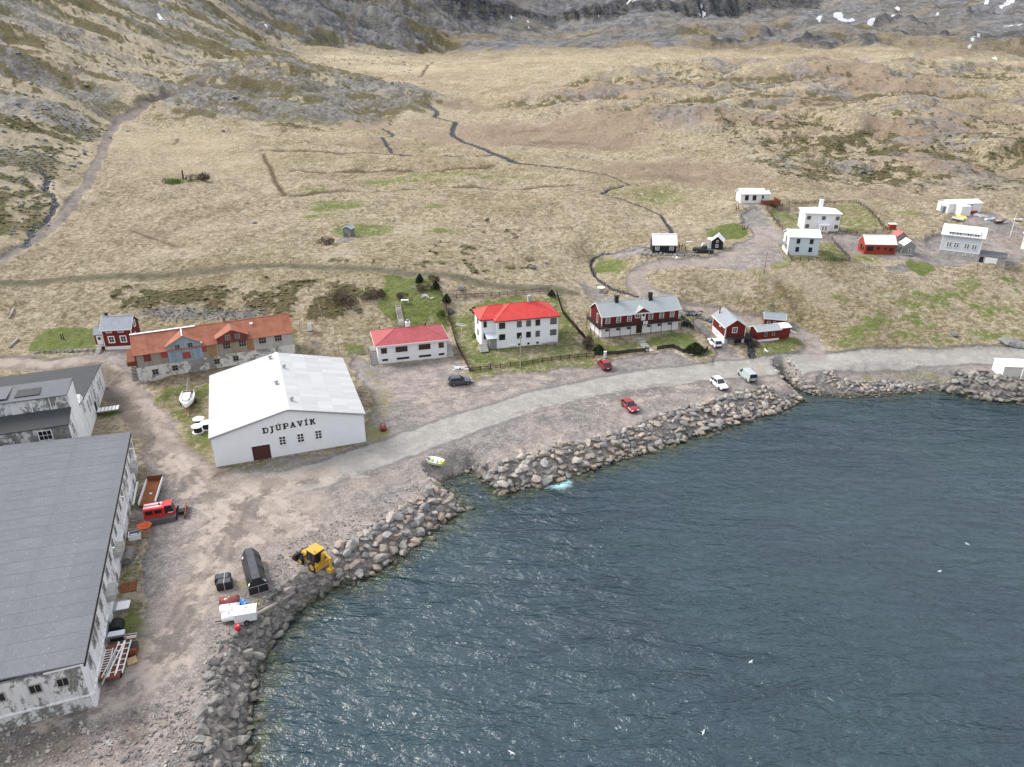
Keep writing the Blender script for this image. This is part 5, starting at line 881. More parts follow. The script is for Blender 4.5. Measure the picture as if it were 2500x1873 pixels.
h = House('low_red_shed', 'low dark red shed with pale grey roof on the lawn nearest the road fork', 'shed', 'low_shed', L=5.6, D=3.0); L, D = h.L, h.D
h.walls(.4, 0, 'white', z0=-1, name='foundation'); h.walls(2.5, 3.1, 'red_wood', z0=.4); h.gable(2.5, 3.1, 'grey_roof', ov=.3, og=.25, fascia='white_trim'); h.win('f', 2.1, 1.2, .5, .8, 1, 2, fr='old_wood'); h.win('f', 4.0, 1.2, .5, .8, 1, 2, fr='old_wood')
h.walls(2.6, 3.0, 'red_wood', x0=L + .02, y0=.2, L=2.7, D=2.7, z0=.1, name='side_room'); h.gable(2.6, 2.95, 'white_roof', x0=L + .3, y0=.2, L=2.4, D=2.7, ov=.25, og=.2, name='side_roof')
p = at(q('F5', 1800, 560), 5.0)
h = House('back_red_shed', 'small dark red shed with dark grey roof behind the low shed', 'shed', None, 4.4, 3.2, (p[0], p[1] + 1.2, 4.8), R(-15)); L, D = h.L, h.D
h.walls(2.3, 3.1, 'red_wood', z0=-.6); h.gable(2.3, 3.1, 'blue_roof', ov=.3, og=.25, fascia='white_trim'); h.win('f', .9, .9, .5, .7, 1, 2); h.win('f', 2.2, .9, .5, .7, 1, 2)

# --- upper hamlet
h = House('black_cottage', 'black tarred cottage with white roof by the stream, left of the parked pickup', 'house', 'black_cottage', L=6.2, D=4.6); L, D = h.L, h.D
h.walls(2.2, 4.5, 'black_wood', z0=-.6); h.gable(2.2, 4.5, 'white_roof', ov=.2, og=.2, fascia='white_trim')
for u in (1.15, 4.95): h.win('f', u, .85, .85, 1.05, 2, 3, fw=.12, mw=.08)
h = House('black_hut', 'tiny black hut with white roof and two small gable windows, right of the pickup', 'hut', 'black_hut', L=2.9, D=3.6); L, D = h.L, h.D
h.walls(2.3, 3.6, 'black_wood', 'y', z0=0); h.gable(2.3, 3.6, 'white_roof_y', 'y', ov=.25, og=.2, fascia='white_trim'); h.win('f', 1.45, .75, .55, .65, 2, 2, fw=.1); h.win('f', 1.45, 2.1, .38, .42, 1, 1, fw=.1); h.box('threshold', 'white_trim', -.1, -.15, -.15, 3.0, -.02, 0)
MB().box(-1.2, 1.2, 0, -.05, 1.4, 2.4).box(-1.3, 1.0, 2.3, -.05, 3.4, 2.42).box(-1.25, 3.2, 0, -.05, 3.3, 2.3).build('side_porch', 'white_trim', h.t)
h = House('shaded_front_house', 'two-storey white house and roof, front coloured pale blue as shade, behind a low dark fence', 'house', 'shaded_front', D=6.2); L, D = h.L, h.D
h.walls(4.7, 0, 'pale_blue_x', z0=-1); MB().prism([(0, 4.7), (D, 4.7), (D/2, 5.9)], 0.01, L - .01).build('gable_wall', 'white', h.t); h.gable(4.7, 5.9, 'white_roof', ov=.3, og=.3, fascia='white_trim')  # pale blue here is the shade on white walls, put into the colour
MB().box(-.03, 0, 0, -.002, D, 4.7).build('lit_end_cladding', 'white', h.t)  # white layer paints the left end as the lit side
for z in (.95, 3.1): 
    for u in (2.3, 5.6): h.win('f', u, z, .75, 1.1, 2, 1, fr='dark_wood', fw=.05)
bl = MB().box(-1.6, 1.2, 2.3, -.05, 4.4, 2.42).build('balcony', 'grey_wood', h.t); b = MB(); [b.box(-1.6, 1.2, 2.42 + z, -1.54, 4.4, 2.5 + z) for z in (.3, .6, .9)]; [b.box(-1.6, y, 0, -1.52, y + .08, 3.4) for y in (1.2, 2.8, 4.3)]; b.build('railing', 'grey_wood', bl); h.win('l', 3.2, 2.6, .8, 1.6, 1, 1, fr='dark_wood', fw=.05)
h = House('white_two_storey_villa', 'plain white two-storey house with white chimney and entrance porch in the large fenced lot', 'house', 'white_two', D=7.2); L, D = h.L, h.D
h.walls(5.0, 0, 'white', z0=-1); h.hip(5.0, 6.0, 'white_roof', .35, 3.4, fascia='white_trim')
for z in (.95, 3.35): 
    for u in ((.9, 8.9) if z < 2 else (1.0, 5.1, 8.9)): h.win('f', u, z, .9, .9, 2, 1, fr='dark_wood', fw=.04, glass='curtain')
h.box('entrance_porch', 'white', 4.0, -1.5, -.5, 6.6, -.01, 2.0); h.box('porch_roof', 'white_roof', 3.8, -1.7, 2.0, 6.8, -.01, 2.12); h.win('f', 4.9, .6, .35, 1.1, 1, 1, fr='white_trim', y0=-1.5, glass='curtain'); h.win('f', 5.7, .6, .35, 1.1, 1, 1, fr='white_trim', y0=-1.5, glass='curtain'); h.flue(5.6, 6.6, 4.8, 7.6, .95, 'white')
h = House('far_white_cottage', 'single-storey white cottage with brown wooden terrace, highest of the hamlet', 'house', 'far_white', L=7.6, D=5.2); L, D = h.L, h.D
h.walls(2.75, 3.9, 'white', z0=-.8); h.gable(2.75, 3.9, 'white_roof', ov=.3, og=.25, fascia='white_trim')
for u, w in ((1.9, 1.0), (4.3, 1.0), (6.9, .5)): h.win('f', u, .9 if w > .8 else 1.4, w, 1.4 if w > .8 else .9, 2 if w > .8 else 1, 1, fr='dark_wood', fw=.06)
h.walls(2.6, 3.2, 'white', x0=L + .02, y0=.8, L=1.8, D=3.6, name='side_room', z0=-.6); h.gable(2.6, 3.2, 'white_roof', x0=L + .3, y0=.8, L=1.5, D=3.6, ov=.2, og=.1, name='side_roof')
tr = MB().box(6.6, -1.6, 0, 12.0, .79, .12).box(9.5, .8, 0, 12, 4.6, .12).build('terrace', 'brown_wood', h.t); b = MB(); b.box(6.5, -1.7, -.4, 12.1, -1.62, 1.1).box(12.02, -1.62, -.4, 12.1, 4.6, 1.1).box(6.5, -1.62, -.4, 6.58, -.05, 1.1); b.build('terrace_wall', 'brown_wood', tr)
h = House('long_red_house', 'long brick red wooden house with white roof, attached to grey board sheds', 'house', 'red_long', L=8.1, D=4.8); L, D = h.L, h.D
h.walls(2.6, 4.4, 'orange_red', z0=-.5); h.gable(2.6, 4.4, 'white_roof', ov=.15, og=.12); h.win('f', 1.4, .9, 1.4, 1.1, 1, 1, fr='dark_wood', fw=.06); h.win('f', 3.5, 1.3, .6, .6, 1, 1, fr='dark_wood', fw=.06); h.win('f', 5.4, 1.3, .5, .45, 1, 1, fr='dark_wood', fw=.06); h.win('f', 6.9, .9, .9, .8, 1, 1, fr='dark_wood', fw=.06)
h.win('l', 2.4, .8, .8, 1.3, 1, 1, fr='dark_wood', fw=.06); h.win('l', 3.8, .8, .6, .8, 1, 1, fr='dark_wood', fw=.06)
h.box('deck', 'old_wood', L + .02, -.6, -.1, L + 4.6, 4.0, .12); h.box('board_screen', 'grey_wood', L + .02, 2.6, .12, L + 1.7, 2.7, 1.9)
h.walls(2.3, 3.5, 'grey_wood', 'y', x0=L + 2.2, y0=.4, L=3.0, D=3.4, name='annexe'); h.gable(2.3, 3.5, 'white_roof_y', 'y', x0=L + 2.2, y0=.4, L=3.0, D=3.4, ov=.15, og=.1, name='annexe_roof'); h.win('f', 1.6, .7, .5, .6, 1, 1, x0=L + 2.2, y0=.4, L=3.0, D=3.4); h.door('l', 2.4, .1, .8, 1.9, x0=L + 2.2, y0=.4, L=3.0, D=3.4, lights=True)
p = at(q('F7', 850, 720), 14.5)
h = House('red_roofed_shed', 'small grey board shed with a bright red roof behind the long red house', 'shed', None, 2.6, 3.2, (p[0] + .3, p[1] + 1.5, 13.6), R(-3)); L, D = h.L, h.D
h.walls(2.3, 3.4, 'grey_wood', 'y', z0=-.5); h.gable(2.3, 3.4, simple('salmon_roof', (.62, .13, .12), .5, .08), 'y', ov=.15, og=.12); h.door('f', 1.5, 0, 1.0, 1.7, mat='navy', fr='grey_wood')
h = House('large_grey_house', 'large pale blue grey house with white roof, paired windows and a boarded concrete basement', 'house', 'grey_house', L=9.2, D=6.8); L, D = h.L, h.D
z0 = 1.9; h.walls(z0, 0, 'concrete', z0=-1.4, name='basement'); h.walls(6.2, 8.0, 'pale_blue', z0=z0); h.gable(6.2, 8.0, 'white_roof', ov=.45, og=.45, fascia='white_trim'); h.corners(6.2, 'white_trim', .2, z0)
MB().box(1.2, -.1, 5.6, 8.2, 1.5, 7.05).build('long_dormer', 'pale_blue', h.t); MB().prism([(-.4, 6.95), (3.0, 7.75), (3.0, 7.87), (-.4, 7.07)], 1.0, 8.4).build('dormer_roof', 'white_roof', h.t)
for z, y0 in ((5.7, -.1), (3.0, 0)):
    for u in (1.9, 3.6, 6.0, 7.7):
        for s_ in (-.3, .3): h.win('f', u + s_, z, .34, 1.15, 1, 3, fw=.09, mw=.07, y0=y0)
for u in (1.7, 3.4, 5.9, 7.6): h.win('f', u, 1.15, .6, .22, 1, 1, fw=.08)
for u, z in ((2.2, 6.0), (4.2, 6.0), (3.4, 3.1)): h.win('l', u, z, .34, 1.1, 1, 3, fw=.09, mw=.07)
h.box('drip_ledge', 'white_trim', -.06, -.06, z0 - .02, L + .06, -.002, z0 + .1)
g_ = h.box('garage', 'concrete', L + .02, -.3, -1.4, L + 6.2, 5.6, 1.75); MB().box(L - .05, -.45, 1.75, L + 6.35, 5.7, 1.85).build('garage_roof', 'felt_mid', g_); MB().box(L + 1.6, -.36, -.35, L + 4.3, -.3, 1.45).build('garage_door', 'white_trim', g_); MB().box(L + .3, -.36, -.35, L + 1.2, -.3, 1.4).build('doorway', 'black', g_); MB().box(L + 5.0, -.36, .3, L + 5.6, -.3, 1.3).build('boarded_window', 'sheet_grey', g_)
h = House('white_workshop', 'long low white workshop at the top of the yard with boats and scrap around it', 'workshop', 'far_shed', L=11, D=5.2); L, D = h.L, h.D
h.walls(2.7, 3.4, 'white', z0=-.8); h.gable(2.7, 3.4, 'white_roof', ov=.25, og=.2); h.win('f', 7.4, 1.2, .7, 1.0, 1, 2, fr='dark_wood', fw=.08); h.box('front_bay', 'white', 2.0, -3.2, -.5, 5.2, -.01, 2.5); h.box('bay_roof', 'white_roof', 1.9, -3.3, 2.5, 5.3, -.01, 2.62)
h = House('yellow_house', 'yellow house with white lower wall cut by the right edge', 'house', 'yellow_house', L=8, D=7); L, D = h.L, h.D
h.walls(1.9, 0, 'white', z0=-1.5, name='foundation'); h.walls(4.4, 6.2, 'yellow', z0=1.9); h.gable(4.4, 6.2, 'white_roof', ov=.35, og=.3, fascia='white_trim'); h.corners(4.4, z0=1.9, w=.22); h.win('f', 1.4, 2.5, .8, 1.1, 2, 2); h.win('l', 3.4, 2.6, .8, 1.1, 2, 2); h.win('f', 1.5, .4, .4, .4, 1, 1, fw=.05)
h = House('roadside_shed', 'low cream box-like shed with white roof between road and rocks at the right edge', 'shed', 'road_shed', L=9, D=4.2); L, D = h.L, h.D
h.walls(2.3, 0, simple('cream_wall', (.66, .61, .55), .7, .06), z0=-.8); h.box('roof', 'white_roof', -.15, -.15, 2.3, L + .15, D + .15, 2.45); MB().box(-.03, 0, -.5, -.003, D, 2.25).build('end_wall', 'white', h.t); h.box('gatepost', 'white_trim', 3.0, -1.0, -.2, 3.2, -.8, 2.4)
p = at(q('F1', 0, 0), 3)
p = pt(849, 578)
h = House('tiny_grey_hut', 'tiny blue grey hut standing alone on a gravel pad in the meadow', 'hut', None, 2.5, 2.2, (p[0] - 1.2, p[1], p[2] - .05), R(-14)); L, D = h.L, h.D
h.walls(2.5, 3.1, simple('slate_boards', (.16, .18, .20), .7, .1), 'y', z0=-.3); h.gable(2.5, 3.1, 'blue_roof_y', 'y', ov=.2, og=.15, fascia='white_trim'); h.win('f', 1.0, 1.5, .5, .5, 1, 1); h.door('f', 1.9, 0, .7, 1.8, mat='sheet_grey', fr='sheet_grey')
p = at(q('F7', 760, 555), 15.8)
h = House('tiny_red_shed', 'tiny bright red box shed with pale roof outside the corner of the fenced lot', 'shed', None, 1.9, 1.6, (p[0], p[1], gz(p[0], p[1])), R(-5)); h.walls(1.5, 0, 'orange_red', z0=-.3); h.box('roof', 'white_roof', -.15, -.15, 1.5, 2.05, 1.75, 1.6)
p = at(q('G3', 430, 540), 17.5)
h = House('grey_container', 'blue grey metal container beside the white workshop', 'container', None, 3.4, 3.6, (p[0] - .8, p[1], gz(p[0], p[1]) - .1), R(-12)); h.walls(2.0, 0, simple('slate_metal', (.20, .24, .27), .5, .1), z0=0); h.box('roof', 'pale_blue_x', -.05, -.05, 2.0, 3.45, 3.65, 2.08)

# --- the herring factory: great grey roof and the older blocks behind
fx, fy = fac(0, 0); FT = thing('factory', 'huge old concrete factory with grey felt roof and peeling whitewashed walls', 'factory', (fx, fy, 3.0), R(20.5))
class Fh(House):
    def __init__(s, t, L, D): s.t = t; s.L = L; s.D = D
h = Fh(FT, 34, 50.5)
MB().box(-34, 0, -1, -.35, .35, 5.7).build('front_wall', 'plaster', FT); MB().box(-.35, 0, -1, 0, 50.5, 5.75).build('side_wall', 'plaster_white', FT); MB().box(-34, 50.15, -1, -.35, 50.5, 5.7).build('back_wall', 'plaster', FT); MB().box(-34, .35, -1, -33.65, 50.15, 5.7).build('side_wall', 'plaster', FT)
rf = MB().prism([(-34.2, 6.15), (-17, 7.0), (.12, 6.0), (.12, 5.86), (-17, 6.86), (-34.2, 6.0)], -.15, 50.6, 'y').build('roof', 'felt', FT)
sm = MB(); 
for k in range(21): y = .9 + k * 2.4; sm.box(-17, y, 6.97, .1, y + .05, 7.0)
sheetm = {}
for k in range(21):
    y0 = -.1 + k * 2.42
    for c in range(5):
        x1 = .10 - c * 3.42; x0 = x1 - 3.415; zf = lambda x: 6.0 + (.12 - x) / 17.12 * 1.0
        kk = (c,)
        if kk not in sheetm: sheetm[kk] = MB().add([(x0, 0, zf(x0) + .012), (x1, 0, zf(x1) + .012), (x1, 2.41, zf(x1) + .010), (x0, 2.41, zf(x0) + .010), (x0, 0, zf(x0) + .035), (x1, 0, zf(x1) + .035), (x1, 2.41, zf(x1) + .022), (x0, 2.41, zf(x0) + .022)], [(0, 3, 2, 1), (4, 5, 6, 7), (0, 1, 5, 4), (1, 2, 6, 5), (2, 3, 7, 6), (3, 0, 4, 7)]).mesh('roofing_sheet', 'felt')
        inst('roofing_sheet', sheetm[kk], rf, (0, y0, 0))
MB().box(.0, -.15, 5.55, .14, 50.6, 5.98).build('gutter_board', 'dark_wood', FT)
MB().box(-3.5, -.17, 5.75, -.0, -.12, 5.95).build('edge_board', 'white_trim', FT)
for u in (1.9, 4.3, 7.4): h.win('f', -u - .3, 3.7, .95, .95, 2, 1, fr='old_wood', fw=.10, x0=0, L=1, D=1)
MB().box(-34, -.12, 1.6, 0, -.002, 1.8).build('string_course', 'plaster_white', FT)
MB().box(.002, 0, 1.6, .12, 50.5, 1.8).build('string_course', 'plaster_white', FT)
for i_ in range(17):
    v = 1.8 + i_ * 2.95
    h.win('r', v, 3.9, .9, 1.1, 2, 2, fr='concrete', fw=.12, x0=-1, L=1, D=1)
    if i_ % 3 != 1: h.win('r', v + .6, .35 if i_ % 2 else .5, .7, .9, 2, 1, fr='concrete', fw=.1, x0=-1, L=1, D=1)
for v, z0 in ((21.5, 2.8), (43, 2.8), (13.2, 2.6)): MB().box(.002, v, z0, .9, v + 2.4, z0 + .9).build('wall_box', 'concrete', FT)
for v in (20, 32, 46): MB().box(.002, v, 5.3, .7, v + .15, 5.45).build('outlet', 'white_trim', FT)
for v in (6, 12, 18, 24, 30, 36, 42, 48): MB().box(.001, v, -.5, .16, v + .35, 5.5).build('pilaster', 'plaster_white', FT)
# the block with the big windows, its shed roof in front and the long wing behind
AT = thing('factory_old_block', 'old whitewashed factory block with stepped dark roofs behind the great grey roof', 'factory', (fx, fy, 3.0), R(20.5)); h = Fh(AT, 1, 1)
X1 = -8.5
MB().box(-34, 52.6, -1, X1, 56.4, 8.05).build('lean_to_wall', 'plaster', AT); MB().prism([(52.3, 8.0), (56.4, 9.1), (56.4, 9.25), (52.3, 8.15)], -34.2, X1 + .15).build('lean_to_roof', 'felt_dark', AT); MB().prism([(52.6, 8.0), (56.4, 8.0), (56.4, 9.08)], X1 - .3, X1 - .001).build('lean_to_gable', 'plaster_white', AT)
MB().box(-34, 56.4, -1, X1, 62, 11.4).build('tower_wall', 'plaster', AT); MB().prism([(56.1, 11.4), (62.2, 11.75), (62.2, 11.9), (56.1, 11.55)], -34.2, X1 + .12).build('tower_roof', 'felt_mid', AT)
MB().box(X1 + .001, 56.4, -.9, X1 + .05, 62, 11.38).build('tower_side', 'plaster_white', AT)
MB().box(X1 + .001, 52.6, -.9, X1 + .05, 56.39, 8.03).build('lean_to_side', 'plaster_white', AT)
MB().box(-15.8, 57.3, 11.62, -12.4, 60.2, 11.78).build('roof_hatch', 'felt_dark', AT); MB().box(-24.5, 56.6, 11.6, -22.2, 61.0, 11.74).build('roof_sheet', 'sheet_grey', AT); MB().box(-34, 57, 11.75, -16.8, 61.8, 11.9).build('roof_patch', 'felt', AT)
MB().box(-34, 62, -1, X1, 66, 6.6).build('link_wall', 'plaster_white', AT); MB().prism([(62, 6.9), (66, 6.2), (66, 6.35), (62, 7.05)], -34, X1 + .1).build('link_roof', 'felt_mid', AT); MB().prism([(62.3, 6.6), (65.9, 6.6), (64.2, 8.0)], X1 - 3.2, X1 + .06).build('link_gable', 'plaster_white', AT)
b = MB().prism([(66, -1), (66, 6.35), (85.5, 4.55), (85.5, -1)], -34, X1); b.build('long_wing_wall', 'plaster_white', AT); MB().prism([(65.7, 6.4), (85.8, 4.56), (85.8, 4.7), (65.7, 6.55)], -34.2, X1 + .1).build('long_wing_roof', 'felt_dark', AT)
MB().box(-30.5, 64.5, -1, X1 - .5, 65.7, 6.2).build('ash_wall', 'concrete', AT)
for u in (3.4, 17, 20.3): h.win('f', X1 - u, 6.0, 1.7, 1.5, 3, 2, fr='plaster_white', fw=.12, mw=.05, x0=0, y0=52.6)
for u in (14.2, 17.3, 20.5, 23.5): h.win('f', X1 - u, 9.45, 1.7, 1.35, 3, 2, fr='plaster_white', fw=.12, mw=.05, x0=0, y0=56.4)
for k in range(1, 8): MB().box(X1 - k * 2.6, 56.33, 9.2, X1 - k * 2.6 + .12, 56.398, 11.4).build('pilaster', 'white_trim', AT)
for v, z, w, hh in ((54.4, 5.4, 1.0, 1.9), (53.3, 1.2, 1.0, 1.6), (64.3, 4.4, .9, 2.0)): h.win('r', v, z, w, hh, 2, 2, fr='plaster_white', fw=.08, x0=X1 + .05 - 1, L=1, D=1)
for v, z, w, hh in ((68.0, 2.7, 1.1, 2.4), (70.0, 2.9, 1.1, 2.2), (74.5, 2.2, 1.3, 2.2), (79.3, 2.0, 1.2, 1.9), (81.5, 1.8, 1.2, 2.0)): h.win('r', v, z, w, hh, 2, 3, fr='plaster_white', fw=.08, x0=X1 - 1, L=1, D=1)
MB().box(X1, 72.4, .1, X1 + .06, 73.9, 2.3).build('doorway', 'black', AT); pf = MB().box(X1 + .1, 71.8, .7, X1 + 3.6, 73.6, .85).build('footbridge', 'old_wood', AT)
b = MB(); [b.box(X1 + .3 + k * .6, 71.75, .86, X1 + .75 + k * .6, 73.5, .92) for k in range(6)]; b.build('plank_tread', 'white_trim', pf)
MB().bar((-22.0, 53.4, 8.55), (-18.6, 54.9, 9.0), .18, .1).build('loose_board', 'white_trim', AT)
# ------------------------------------------------------------------ stones of the shore
def rock_mesh(name, mat, seed, flat=.75, n=17):
    r = random.Random(seed); bm = bmesh.new()
    for _ in range(n):
        v = Vector((r.gauss(0, 1), r.gauss(0, 1), r.gauss(0, 1))).normalized() * r.uniform(.42, .55); bm.verts.new((v.x * r.uniform(1.0, 1.25), v.y, v.z * flat))
    bmesh.ops.convex_hull(bm, input=bm.verts[:]); bmesh.ops.delete(bm, geom=[v for v in bm.verts if not v.link_faces], context='VERTS')
    bmesh.ops.bevel(bm, geom=bm.edges[:], offset=.035, segments=1, affect='EDGES', clamp_overlap=True) if n < 15 else None
    me = bpy.data.meshes.new(name); bm.to_mesh(me); bm.free(); me.materials.append(M[mat]); return me
def joined(name, meshes, items, mat, parent=None, label=None, cat=None):
    # many small pieces too small to pick apart: one mesh
    vs, fs = [], []; o = 0
    src = [(np.array([v.co[:] for v in m.vertices]), [list(p.vertices) for p in m.polygons]) for m in meshes]
    for k, (x, y, z, s, a, b) in enumerate(items):
        V, F = src[k % len(src)]; ca, sa = math.cos(a), math.sin(a); P = V * np.array([s, s * b, s * .8]); Q = np.stack([P[:, 0] * ca - P[:, 1] * sa + x, P[:, 0] * sa + P[:, 1] * ca + y, P[:, 2] + z], -1)
        vs.append(Q); fs += [[i + o for i in f] for f in F]; o += len(V)
    me = bpy.data.meshes.new(name); me.from_pydata(np.concatenate(vs).tolist(), [], fs); me.update(); me.materials.append(M[mat]); ob = bpy.data.objects.new(name, me); C.objects.link(ob); ob.parent = parent; ob['kind'] = 'stuff'
    if label: ob['label'] = label
    if cat: ob['category'] = cat
    return ob
def revetment(name, label, idx0, idx1, spacing, size, mat, tmax=None, seed=1, rows0=-.6, single=False, pts=None, zoff=.12, maxn=300):
    r = random.Random(seed); P = SHP[idx0:idx1 + 1, :2] if pts is None else np.array(pts); W = SHP[idx0:idx1 + 1, 2] if pts is None else np.full(len(P), tmax or 1.)
    cand = []; 
    for i in range(len(P) - 1):
        a, b = P[i], P[i + 1]; d = b - a; ln = math.hypot(*d); d = d / ln; nrm = np.array([-d[1], d[0]]); s = 0
        while s < ln:
            w = (tmax or W[i] + (W[i + 1] - W[i]) * s / ln + .2); t = rows0
            while t < w:
                x, y = a + d * (s + r.uniform(-.3, .3) * spacing) + nrm * (t + r.uniform(-.25, .25) * spacing); sz = size * (r.choice([.62, .8, .95, 1.1, 1.35]) * r.uniform(.85, 1.15))
                if single or float(shore(np.array([x]), np.array([y]))[0][0]) > rows0 - .5: cand.append((x, y, sz))
                t += spacing * (.92 if not single else 99)
            s += spacing
    # thin out near duplicates
    keep = []
    for c in sorted(cand, key=lambda c: -c[2]):
        if all((c[0] - k[0]) ** 2 + (c[1] - k[1]) ** 2 > ((c[2] + k[2]) * .27) ** 2 for k in keep): keep.append(c)
    root = thing(name, label, 'rock wall', (P[len(P) // 2][0], P[len(P) // 2][1], 0)); ox, oy = root.location[0], root.location[1]
    ms = [rock_mesh('stone', mat, seed * 50 + k, r.uniform(.62, .85), 16 + k % 3 * 3) for k in range(9)]
    for k, (x, y, s) in enumerate(keep[:maxn]):
        z = max(gz(x, y), -.5) + s * zoff; inst('stone', ms[k % 9], root, (x - ox, y - oy, z), (r.uniform(-.4, .4), r.uniform(-.4, .4), r.uniform(0, 6.28)), (s * r.uniform(.95, 1.3), s * r.uniform(.8, 1.0), s * r.uniform(.8, 1.0)))
    rest = keep[maxn:]; extra = [(c[0] + r.uniform(-.8, .8), c[1] + r.uniform(-.8, .8), c[2] * r.uniform(.28, .45)) for c in keep for _ in range(2)]
    its = [(x - ox, y - oy, max(gz(x, y), -.5) + s * .15, s, r.uniform(0, 6.28), .8) for x, y, s in rest + extra]
    if its: joined('small_stones', ms, its, 'stone_mix' if mat == 'stone_tan' else mat, root)
    return root
A_ = [i for i in range(len(SH))]
ix = {(a, b): i for i, (a, b, _) in enumerate(SH)}
revetment('stone_bank', 'dark grey boulder bank along the water in the lower left of the photo', ix[(590, 2100)], ix[(836, 1426)], .90, 1.12, 'stone_dark', seed=3)
revetment('rock_revetment', 'tan boulder revetment between the yellow digger and the slipway', ix[(836, 1426)], ix[(1135, 1243)], 1.0, 1.32, 'stone_tan', seed=5)
revetment('rock_revetment', 'longest tan boulder revetment, running from the slipway to the stream mouth', ix[(1226, 1209)], ix[(1925, 1000)], 1.0, 1.26, 'stone_tan', seed=8)
revetment('stone_edging', 'tan blocks along the right side of the slipway', ix[(1150, 1151)], ix[(1226, 1209)], 1.05, 1.35, 'stone_tan', tmax=2.2, seed=13)
revetment('stone_edging', 'pale stones along the left side of the slipway', ix[(1135, 1243)], ix[(1078, 1181)], .9, 1.1, 'stone_tan', tmax=2.0, seed=14)
revetment('stone_edging', 'short row of small stones above the waterline left of the rowing boat', 0, 0, 1.0, .8, 'stone_tan', pts=[at(p, 2.6)[:2] for p in ((1078, 1181), (1058, 1165), (1040, 1148), (1028, 1136))], single=True, tmax=.3, rows0=0, seed=15, zoff=.1)
revetment('stone_bank', 'dark boulder bank under the cream shed at the right edge', ix[(2300, 955)], ix[(3000, 1030)], 1.15, 1.3, 'stone_dark', seed=21, tmax=6, maxn=300)
revetment('stone_row', 'row of mixed stones on top of the small beach right of the stream mouth', 0, 0, .95, 1.0, 'stone_tan', pts=[at(p, 2.6)[:2] for p in ((2015, 917), (2060, 925), (2110, 930), (2160, 925), (2215, 925), (2260, 933), (2300, 940))][::1], tmax=2.2, rows0=-1.0, seed=23, single=False)
revetment('stone_bank', 'stones lining both banks of the stream mouth below the culvert', ix[(1925, 1000)], ix[(2000, 967)], .85, .95, 'stone_tan', tmax=2.0, seed=25)
revetment('weed_shingle', 'dark weedy shingle at the water edge of the small beach', ix[(2000, 967)], ix[(2300, 955)], .8, .55, 'stone_dark', tmax=2.5, seed=26, maxn=250)
# low dry-stone walls up in the village
revetment('dry_stone_wall', 'low dry-stone wall in front of the red house lawn', 0, 0, .55, .6, 'boulder', pts=[pt(*q('c4', *p))[:2] for p in ((320, 600), (480, 595), (640, 590), (850, 590))], tmax=.6, rows0=0, seed=31, zoff=.2)
revetment('dry_stone_wall', 'tumbled stone wall below the black cottage', 0, 0, .7, .75, 'boulder', pts=[pt(*q('G7', *p))[:2] for p in ((80, 960), (350, 930), (700, 920), (1000, 940), (1400, 950), (1650, 960))], tmax=1.6, rows0=0, seed=32, zoff=.15)
revetment('dry_stone_wall', 'curved stone wall of the terrace behind the red guesthouse', 0, 0, .6, .65, 'boulder', pts=[pt(*q('F5', *p))[:2] for p in ((1075, 425), (1150, 430), (1240, 430))], tmax=.8, rows0=0, seed=33, zoff=.2)
revetment('dry_stone_wall', 'rough stone wall under the hedge corner of the guesthouse garden', 0, 0, .6, .6, 'boulder', pts=[pt(*q('F5', *p))[:2] for p in ((1090, 790), (1180, 810), (1270, 790))], tmax=.5, rows0=0, seed=34, zoff=.2)
# loose stones, too many to count
pm9 = [rock_mesh('pebble', 'stone_tan', 900 + k, .7, 10) for k in range(6)]
def scatter(poly_px, n, smin, smax, seed, test=None):
    P = P2(poly_px); r = np.random.RandomState(seed); x = r.uniform(P[:, 0].min(), P[:, 0].max(), n * 5); y = r.uniform(P[:, 1].min(), P[:, 1].max(), n * 5); k = inpoly(x, y, P)
    if test is not None: k &= test(x, y)
    x, y = x[k][:n], y[k][:n]; s = smin + (smax - smin) * r.rand(len(x)) ** 3; z = ground(x, y); return [(a, b, c + d * .12, d, e, .8) for a, b, c, d, e in zip(x, y, z, s, r.rand(len(x)) * 6.28)]
its = scatter([(520, 1880), (560, 1650), (620, 1500), (760, 1400), (930, 1270), (1080, 1190), (1000, 1170), (850, 1260), (700, 1330), (560, 1500), (440, 1700), (380, 1880)], 1500, .10, .5, 1, lambda x, y: shore(x, y)[0] > 2)
its += scatter([(1130, 1120), (1350, 1090), (1600, 1000), (1850, 920), (1750, 925), (1500, 960), (1250, 1030), (1100, 1080)], 1200, .1, .38, 2) + scatter([(0, 1873), (0, 1790), (200, 1760), (380, 1720), (480, 1700), (500, 1873)], 900, .12, .6, 3)
its += scatter([(1980, 905), (2300, 925), (2330, 960), (2060, 972), (1970, 960)], 700, .1, .5, 4) + scatter([(230, 1400), (330, 1250), (370, 1350), (300, 1700), (240, 1700)], 250, .1, .35, 5)
so_ = joined('loose_stones', pm9, its, 'stone_mix', None, 'loose pebbles and small stones strewn over the gravel above the shore', 'stones')
pg9 = [rock_mesh('rubble', 'boulder', 950 + k, .8, 10) for k in range(6)]
its = scatter([(0, 600), (0, 0), (1000, 0), (1080, 250), (900, 290), (560, 290), (300, 270), (180, 430)], 2600, .5, 3.0, 11) + scatter([(1300, 260), (1500, 180), (1750, 160), (2500, 170), (2500, 430), (1900, 430)], 1100, .4, 1.8, 12)
its += scatter([(320, 765), (420, 752), (640, 750), (700, 775), (400, 790)], 500, .2, .9, 13) + scatter([(1130, 530), (1250, 530), (1330, 640), (1300, 690), (1130, 680)], 120, .3, 1.1, 14) + scatter([(1700, 700), (2500, 650), (2500, 840), (2000, 840)], 60, .3, .9, 15) + scatter([(2270, 530), (2300, 500), (2330, 520), (2320, 545)], 60, .3, 1.0, 16) + scatter([(2150, 650), (2500, 660), (2500, 690), (2200, 690)], 150, .2, .8, 17)
